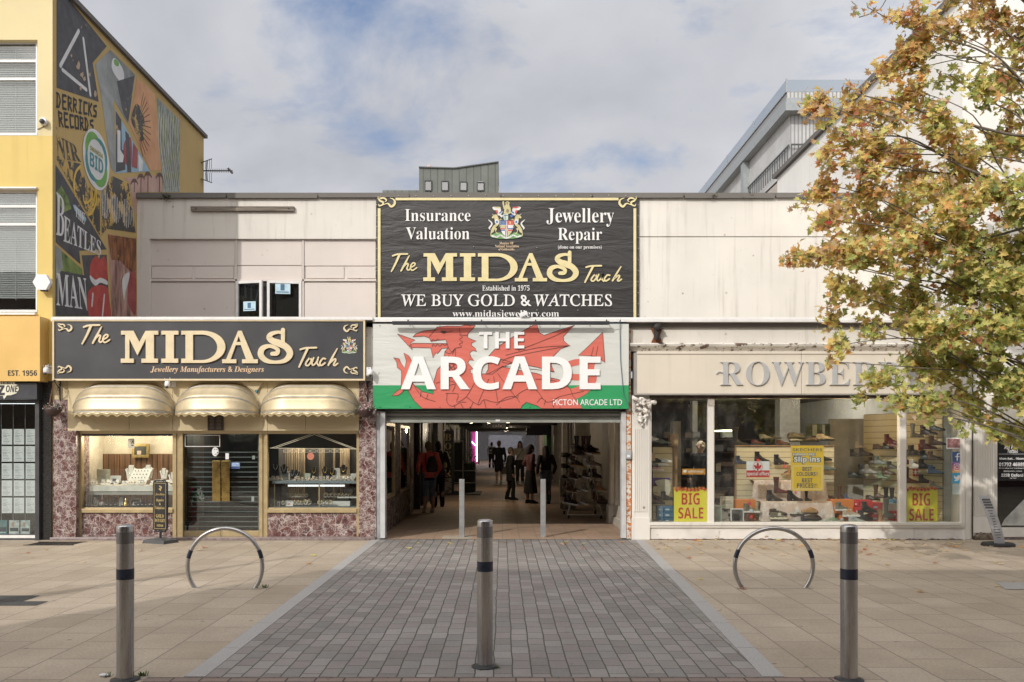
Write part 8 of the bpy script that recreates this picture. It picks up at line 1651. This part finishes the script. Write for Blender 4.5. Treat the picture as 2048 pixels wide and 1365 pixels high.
# ---------------------------------------------------------------- hanging baskets on the shop pillars
def basket(px, py, Y, label, side):
    t = thing('hanging_basket', label, 'hanging basket', tuple(P(px,py,Y)), 'hanging baskets on the jewellery shop'); c = P(px,py,Y)
    g = MB(); g.lathe([(.03,-.15),(.09,-.12),(.13,-.05),(.145,0),(.13,0)],c,20); obj('pot', g, M('brown plastic pot',(.055,.03,.028),.5), t)
    g = MB(); 
    for k in range(3): a = k*2.1+.4; g.tube([c+Vector((.14*math.cos(a),.14*math.sin(a),0)),c+Vector((0,0,.42))],.004,5)
    obj('hanger', g, M('rusty chain',(.2,.09,.05),.6), t)
    h = c+Vector((0,0,.42)); g = MB(); g.tube([h,h+Vector((0,.02,.05)),Vector((h.x,-.01,h.z+.05))],.010,6); g.tube([Vector((h.x,-.01,h.z+.06)),Vector((h.x,-.01,h.z-.28))],.012,6); g.tube([Vector((h.x,-.02,h.z-.24)),Vector((h.x+side*.04,-.12,h.z-.1)),h+Vector((0,.03,.04))],.008,6)
    for k in range(2): q = Vector((h.x+side*.02,-.06-.05*k,h.z-.04-.05*k)); g.tube([q+Vector((0,.035*math.cos(a*.7),.035*math.sin(a*.7))) for a in range(9)],.005,5)
    obj('bracket', g, m_black, t)
    for nm,cc,n_ in (('trailing_leaves',(.07,.11,.04),90),('white_blossom',(.66,.62,.60),60),('pink_blossom',(.50,.20,.26),26)):
        g = MB()
        for k in range(n_):
            a = random.random()*6.28; rr = .15*math.sqrt(random.random())*1.15; p = c+Vector((rr*math.cos(a),rr*math.sin(a),.03+random.gauss(0,.02)-(max(0,rr-.11)*.6))); d = Vector((random.gauss(0,1),random.gauss(0,1),random.gauss(0,1))).normalized()*.017; e = d.cross(Vector((random.random()+.1,random.random(),.5))).normalized()*.012; g.add([p-d,p+e,p+d,p-e],[(0,1,2,3)])
        obj(nm, g, M(nm.replace('_',' '),cc,.7,0,.3,30), t)
basket(107,816,-.24,'hanging basket of pale flowers between the ticket shop and the jewellery shop',1); basket(731,818,-.24,'hanging basket of pale flowers on the marble pillar beside the arcade',-1)
t = thing('small_floodlight', 'small white floodlight on a bent arm at the foot of the black banner', 'floodlight', tuple(P(1049,634,-.1)))
g = MB(); g.box(-.07,.07,-.03,.03,-.035,.035); g.xf(Matrix.Translation(P(1047,629,-.12)) @ Matrix.Rotation(R_(-22),4,'Y')); obj('housing', g, m_wp, t, bevel=.008); g = MB(); g.tube([P(1041,636,-.1),P(1040,628,-.1),P(1045,629,-.1)],.012,6); obj('bracket', g, m_wp, t)

# ---------------------------------------------------------------- weeds at the foot of things, litter
def weed(px,py,n,r,label):
    y = YG(py); c = Vector((PX(px,y),y,.0)); g = MB()
    for k in range(n):
        a = random.random()*6.28; q = c+Vector((random.gauss(0,r*.5),random.gauss(0,r*.3),0)); d = Vector((math.cos(a)*r*.8,math.sin(a)*r*.8,r*random.uniform(.4,1.3))); s = Vector((-d.y,d.x,0)).normalized()*r*.14; g.add([q-s*.6,q+s*.6,q+d*.6+s,q+d,q+d*.6-s],[(0,1,2,3,4)])
    return obj('weed', g, M('weed blade',(.10,.15,.03),.7,0,.35,60), label=label, cat='weed', group='weeds in the paving')
weed(530,1176,22,.035,'small green weed at the right foot of the left cycle hoop'); weed(215,1354,26,.028,'thin grass growing left of the left bollard'); weed(285,1352,30,.03,'thin grass growing right of the left bollard'); weed(995,1338,24,.022,'low weed against the collar of the middle bollard'); weed(960,1342,16,.018,'tiny weed in front of the middle bollard')
g = MB(); c = Vector((PX(209,YG(1354)),YG(1354),.012)); g.ball(c,.03,0,10,6,1.3,.6,.4); obj('litter_scrap', g, m_paper, label='crumpled white scrap lying in the grass by the left bollard', cat='litter')

# ---------------------------------------------------------------- the maple
random.seed(21)
LEAF = [(0,-.42),(.10,-.12),(.46,-.30),(.33,-.04),(.52,.14),(.24,.12),(.20,.30),(0,.56),(-.20,.30),(-.24,.12),(-.52,.14),(-.33,-.04),(-.46,-.30),(-.10,-.12)]
def leafmat(name, c, tr=.5):
    m, n, L, bs = newmat(name); out = n['Material Output']; v = coords(n, L)
    r = ramp(n, [(.3, tuple(x*.72 for x in c)), (.7, tuple(min(1,x*1.22) for x in c))]); L.new(noise(n, L, v, 9, 3), r.inputs[0])
    L.new(r.outputs[0], bs.inputs['Base Color']); bs.inputs['Roughness'].default_value = .5; bs.inputs['Specular IOR Level'].default_value = .35
    t_ = n.new('ShaderNodeBsdfTranslucent'); L.new(r.outputs[0], t_.inputs[0]); mx = n.new('ShaderNodeMixShader'); mx.inputs[0].default_value = tr; L.new(bs.outputs[0], mx.inputs[1]); L.new(t_.outputs[0], mx.inputs[2]); L.new(mx.outputs[0], out.inputs[0]); return m
LM_ = [leafmat('leaf rust',(.54,.22,.12)), leafmat('leaf brown',(.52,.35,.19)), leafmat('leaf orange',(.78,.46,.18)), leafmat('leaf gold',(.78,.59,.21)), leafmat('leaf yellow',(.82,.72,.28)), leafmat('leaf lime',(.66,.66,.22)), leafmat('leaf green',(.42,.48,.15)), leafmat('leaf dark green',(.24,.29,.10)), leafmat('leaf faded',(.70,.57,.43)), leafmat('leaf crimson',(.40,.07,.06))]
def pick(px,py):
    gr = min(1,max(0,(px-1640)/420*.62+(py-250)/620*.80-.04)); 
    if 1850 < px < 2010 and 90 < py < 260: gr = max(gr,.8)
    gr += random.gauss(0,.16)
    if gr < .30: w = (.07,.20,.19,.23,.09,.05,.06,.03,.07,.01)
    elif gr < .52: w = (.03,.11,.12,.24,.18,.13,.10,.04,.05,.0)
    elif gr < .72: w = (.02,.09,.08,.19,.19,.19,.14,.05,.05,.0)
    else: w = (.01,.05,.03,.07,.15,.28,.28,.11,.02,.0)
    r = random.random(); k = 0
    while r > w[k] and k < 9: r -= w[k]; k += 1
    return k
TR = thing('maple_tree', 'autumn maple with orange, gold and green leaves spreading in from the right edge', 'tree', (7.0,-4.9,0))
TN = [Vector(p) for p in ((7.05,-4.9,0),(7.0,-4.9,1.2),(6.92,-4.9,2.4),(6.8,-4.9,3.6),(6.62,-4.95,5.0),(6.28,-5.0,6.3),(5.95,-5.05,7.6),(5.7,-5.1,8.8),(5.6,-5.1,10.0))]
g = MB(); g.tube(smooth_pts([tuple(p) for p in TN],4,False), [lerp(.19,.035,i/(4*8)) for i in range(4*8+1)], 12); obj('trunk', g, M('grey maple bark',(.13,.11,.09),.9,0,.45,5,.6,40,(1,1,.25)), TR)
m_bark = M('dark branch bark',(.17,.145,.12),.85,0,.35,20,.3,60)
CL = [(1640,205,40,1),(1700,212,50,1),(1760,232,58,1),(1690,275,40,.8),(1745,300,58,1),(1660,318,36,1),(1648,368,42,1),(1720,372,58,1),(1800,330,70,1),(1862,262,68,1),(1832,182,58,1),(1792,122,46,1),(1760,158,28,.8),(1842,92,58,1),(1902,60,58,1),(1962,40,58,1),(2022,60,55,1),(1822,28,38,1),(1735,15,10,.5),(1900,150,36,.5),(1950,172,58,.8),(2022,150,58,.8),(1932,322,78,1),(2012,262,78,.9),(2002,382,88,1),(1892,402,78,1),(1792,412,68,1),(1722,442,58,1),(1662,442,42,1),(1608,402,14,.7),(1592,508,30,1),(1640,522,42,1),(1692,512,54,1),(1762,502,68,1),(1842,492,78,1),(1942,482,88,1),(2032,482,80,1),(1682,582,46,1),(1742,582,56,1),(1822,582,68,1),(1912,572,78,1),(2012,572,80,1),(1660,640,26,1),(1682,690,26,1),(1664,724,15,1),(1740,648,36,.8),(1812,640,54,1),(1892,652,68,1),(1982,652,78,1),(2042,642,60,1),(1762,748,40,1.1),(1722,790,15,1),(1822,722,54,1.1),(1902,732,68,1.1),(1992,742,78,1.1),(2042,782,70,1.1),(1862,800,44,1.1),(1942,812,54,1.1),(2014,850,46,1),(1802,790,30,1),(2055,870,40,1)]
for k in range(34): CL.append((random.uniform(2090,2420),random.uniform(-260,820),random.uniform(70,110),.6))
for k in range(14): CL.append((random.uniform(1850,2120),random.uniform(-330,-30),random.uniform(70,100),.6))
lv, lf_, lm = [], [], []; tw = MB(); br = []
def leaf(p, nrm, spin, s, k):
    a = nrm.cross(Vector((math.cos(spin),math.sin(spin),.3))); 
    if a.length < 1e-4: return
    a.normalize(); b = nrm.cross(a); base = len(lv); cup = random.uniform(.05,.3)*s; wrp = random.uniform(-.2,.2)*s
    lv.append(tuple(p-nrm*cup*.3))
    for x,y in LEAF: q = p+a*(x*s)+b*(y*s)+nrm*(cup*(abs(x)*1.1-.2)+wrp*y*y*2); lv.append(tuple(q))
    n = len(LEAF)
    for i in range(n): lf_.append((base,base+1+i,base+1+(i+1)%n)); lm.append(k)
for (px,py,rp,den) in CL:
    back = random.random(); d = 10.45+random.uniform(-.55,.75) - (0.0 if px < 2060 else random.uniform(-1.6,1.6)); Y = d-D; c = P(px,py,Y); r = rp*d/F
    i0 = min(range(1,len(TN)), key=lambda i:(TN[i]-c-Vector((0,0,-.9))).length + .25*i*0); s0 = TN[max(1,i0-1)].lerp(TN[i0],random.random())
    L_ = (c-s0).length; m1 = s0.lerp(c,.35)+Vector((random.gauss(0,.12),random.gauss(0,.15),.10*L_*random.uniform(.3,1.2))); m2 = s0.lerp(c,.72)+Vector((random.gauss(0,.1),random.gauss(0,.12),.08*L_*random.uniform(.2,1)))
    q = smooth_pts([tuple(s0),tuple(m1),tuple(m2),tuple(c)],5,False); r0 = .006+.0038*L_*random.uniform(.6,1.2); tw.tube(q,[lerp(r0,.004,(i/(len(q)-1))**.7) for i in range(len(q))],7)
    nt_ = max(4,int(rp/6)); ends = []
    for k in range(nt_):
        dv = Vector((random.gauss(0,1),random.gauss(0,.8),random.gauss(0,.9))); dv = dv.normalized()*r*random.uniform(.5,1.05); st = Vector(q[-1-random.randint(0,min(7,len(q)-1))]) if k > 1 else c
        if (st-c).length > r*1.1: st = c
        e = c+dv; mid_ = st.lerp(e,.5)+Vector((0,0,.04)); tw.tube([st,mid_,e],[.0042,.003,.0015],5,cap=False); ends.append((st,mid_,e))
    nl = int(rp*rp*.082*den*(1 if px < 2070 and py > -40 else .55))+5
    for k in range(nl):
        st,mid_,e = random.choice(ends); u = random.random()**.6; p = (st.lerp(mid_,u*2) if u < .5 else mid_.lerp(e,u*2-1))+Vector((random.gauss(0,.055),random.gauss(0,.06),random.gauss(0,.055)-.03))
        nn = Vector((random.gauss(-.25,.6),random.gauss(-.55,.6),random.gauss(.55,.55))).normalized()
        sp = F/(p.y+D); leaf(p, nn, random.random()*6.28, random.uniform(.055,.12)*(1 if px<2060 else 1.25), pick(CX+p.x*sp, HY-(p.z-EYE)*sp))
for a,b_,r0 in (((6.75,-4.9,3.9),[(6.2,-5.1,4.15),(5.5,-5.2,4.0),(5.0,-5.2,4.05)],.055),((6.5,-4.95,5.4),[(6.0,-5.1,5.2),(5.3,-5.1,5.35),(4.6,-5.0,5.6),(4.1,-4.95,5.75)],.05),((6.85,-4.9,2.9),[(6.3,-5.1,3.05),(5.9,-5.2,2.95),(5.4,-5.2,2.98)],.05),((6.65,-4.95,4.6),[(6.0,-5.3,4.5),(5.2,-5.35,4.75),(4.6,-5.3,5.1),(4.1,-5.2,5.15)],.05)):
    q = smooth_pts([a]+b_,6,False); tw.tube(q,[lerp(r0*.42,.006,i/(len(q)-1)) for i in range(len(q))],9)
# the bare twig that hangs into the top of the frame
q = [P(1790,-40,-5),P(1765,12,-5),P(1745,26,-5),P(1718,35,-5)]; tw.tube(smooth_pts([tuple(p) for p in q],5,False),.006,6)
for k in range(7): p = P(1712+random.gauss(0,6),18+random.gauss(0,9),-5); leaf(p,Vector((random.gauss(0,.6),-1,random.gauss(0,.6))).normalized(),random.random()*6,.09,random.choice((6,7,8,1)))
obj('branch', tw, m_bark, TR)
me = bpy.data.meshes.new('crown'); me.from_pydata(lv,[],lf_)
for k in LM_: me.materials.append(k)
me.polygons.foreach_set('material_index', lm); me.update(); cr = bpy.data.objects.new('crown', me); COL.objects.link(cr); cr.parent = TR; cr.location = -TR.location
# ---------------------------------------------------------------- leaves on the ground, each its own
def ground_leaf(k):
    lv2 = []; rnd = random.Random(k); cup = rnd.uniform(.15,.45)
    for x,y in [(0,0)]+LEAF: lv2.append((x,y,cup*(x*x+y*y)+rnd.uniform(0,.06)))
    n = len(LEAF); return lv2,[(0,1+i,1+(i+1)%n) for i in range(n)]
GLM = []
for k,(mi_) in enumerate((1,2,8,0,4)):
    v_, f_2 = ground_leaf(k); me = bpy.data.meshes.new('fallen_leaf'); me.from_pydata(v_,[],f_2); me.materials.append(LM_[mi_]); GLM.append(me)
spots = []
for k in range(80): 
    py = 1083+abs(random.gauss(0,20)); spots.append((random.uniform(1285,2046), py, 0))
for k in range(26): spots.append((random.uniform(1700,2046), random.uniform(1083,1112), 0))
spots += [(1352,1086,0),(1310,1093,0),(1400,1160,0),(1487,1179,0),(1995,1174,0),(2028,1166,0),(1840,1185,0),(1880,1104,0),(1998,1128,0),(1990,1126,0),(2003,1130,0)]
spots += [(random.uniform(770,1270),1083+abs(random.gauss(0,9)),1) for k in range(26)]+[(random.uniform(20,720),random.uniform(1090,1150),2) for k in range(9)]+[(random.uniform(1300,1930),1081+random.random(),0) for k in range(30)]
LB = ('fallen maple leaf on the sandstone paving in front of the shoe shop','fallen maple leaf on the setts near the arcade mouth','fallen maple leaf on the paving before the jewellery shop')
for i,(px,py,w) in enumerate(spots):
    y = YG(py); o = bpy.data.objects.new('fallen_leaf', GLM[random.choice((0,0,1,2,2,3,4))]); COL.objects.link(o); s = random.uniform(.06,.125); o.scale = (s,s,s); o.location = (PX(px,y),y,.010); o.rotation_euler = (random.gauss(0,.12),random.gauss(0,.12),random.random()*6.28)
    tag(o, LB[w], 'leaf', ('leaves fallen before the shoe shop','leaves fallen on the setts','leaves fallen before the jewellery shop')[w])
# ---------------------------------------------------------------- shoe racks standing in the passage
def rack_shoe(k,c,x,y,z,rz,label,s=1.0,tilt=0,so='d'): return shoe(k,c,0,0,0,label,rz,so,s,group='shoes on the racks in the passage',loc=(x,y,z),tilt=tilt)
rx_, ry_ = 1.52, 4.75
t = thing('shoe_rack', 'tall sloping pale metal rack loaded with shoes at the right of the passage', 'shoe rack', (1.8,ry_,0))
g = MB()
for yy in (ry_-.55,ry_+.75):
    g.tube([(1.42,yy,.09),(1.80,yy,1.62)],.016,8); g.tube([(2.18,yy,.09),(1.80,yy,1.62)],.016,8); g.tube([(1.40,yy,.1),(2.2,yy,.1)],.016,8)
obj('frame', g, M('pale rack tube',(.55,.52,.46),.4,.2), t)
g = MB(); tiers = [(.34,.30),(.62,.24),(.90,.19),(1.16,.13),(1.42,.08)]
for z,w in tiers: 
    for sx in (-1,1): 
        for o_ in (0,.09): g.tube([(1.80+sx*(w+o_),ry_-.6,z-.03*o_/.09),(1.80+sx*(w+o_),ry_+.8,z-.03*o_/.09)],.007,6)
obj('shelf_rail', g, M('dark rack wire',(.08,.08,.08),.4,.5), t)
for yy in (ry_-.55,ry_+.75):
    for x_ in (1.44,2.16): g = MB(); g.tube([(x_-.02,yy,.045),(x_+.02,yy,.045)],.045,12); obj('wheel', g, m_black, t)
random.seed(31); cc = ['black','brown','brown','oxblood','grey','beige','black','dark brown','white','tan','beige','grey']; kk = ['trainer','ankle_boot','trainer','hiker','ankle_boot']
nm_ = ['lowest','second','third','fourth','top']
for ti,(z,w) in enumerate(tiers):
    for j in range(7):
        yy = ry_-.62+j*.2; c = random.choice(cc); k = random.choice(kk)
        c2 = random.choice(cc); rack_shoe(random.choice(kk),c2,1.80+w-.02,yy,z+.012,random.gauss(-.9,.3),'%s footwear on the %s tier of the sloping rack, wall side'%(c2,nm_[ti]),1.15,.05,random.choice('dwct'))
        rack_shoe(k,c,1.80-w-.15,yy,z+.012,random.gauss(-.7,.35),'%s %s on the %s tier of the sloping rack, passage side'%(c,{'trainer':'shoe','ankle_boot':'ankle boot','hiker':'walking boot'}[k],nm_[ti]),random.uniform(1.1,1.3),.12,random.choice('dwct'))
    c = random.choice(cc); rack_shoe('hiker',c,1.80-w*.3,ry_-.72,z+.03,-1.2,'%s walking boot at the street end of the %s tier of the sloping rack'%(c,nm_[ti]),1.05,.1,'w')
for i,(dx,dy,c) in enumerate(((-.16,-.5,'black'),(.0,-.35,'oxblood'),(.1,-.5,'brown'))): rack_shoe('tall_boot',c,1.74+dx,ry_+dy,1.50,-.5,'%s boot crowning the sloping rack, %s of three'%(c,['left','middle','right'][i]),1.05)
yy = 8.0; xx = PX(1133,yy)
t = thing('shoe_stand', 'slim dark round stand carrying a few shoes left of the sloping rack', 'shoe stand', (xx,yy,0))
g = MB(); g.tube([(xx,yy,.03),(xx,yy,1.35)],.018,8); obj('pole', g, m_black, t); g = MB(); g.lathe([(.26,0),(.26,.02),(.03,.05)],(xx,yy,0),20); obj('base', g, m_black, t)
g = MB()
for z in (.42,.72,1.02,1.30): g.lathe([(.22,0),(.22,.012),(.02,.02)],(xx,yy,z),18)
obj('tray', g, m_black, t)
for i,z in enumerate((.44,.74,1.04,1.32)):
    for j,a in enumerate((.4,2.4,4.4)): rack_shoe('trainer',['black','dark brown','grey'][(i+j)%3],xx+.05*math.cos(a)-.1,yy+.12*math.sin(a),z,a*.3-.6,'shoe on the slim dark round stand in the passage',.9)
for z,l in ((.02,'lower'),(.4,'upper')): g = MB(); g.box(1.45,1.85,7.2,7.6,z,z+.36,0); obj('white_crate', g, M('dim white crate',(.4,.38,.34),.6), label=l+' of two pale crates stacked behind the sloping shoe rack', cat='crate', group='crates in the passage', bevel=.006)
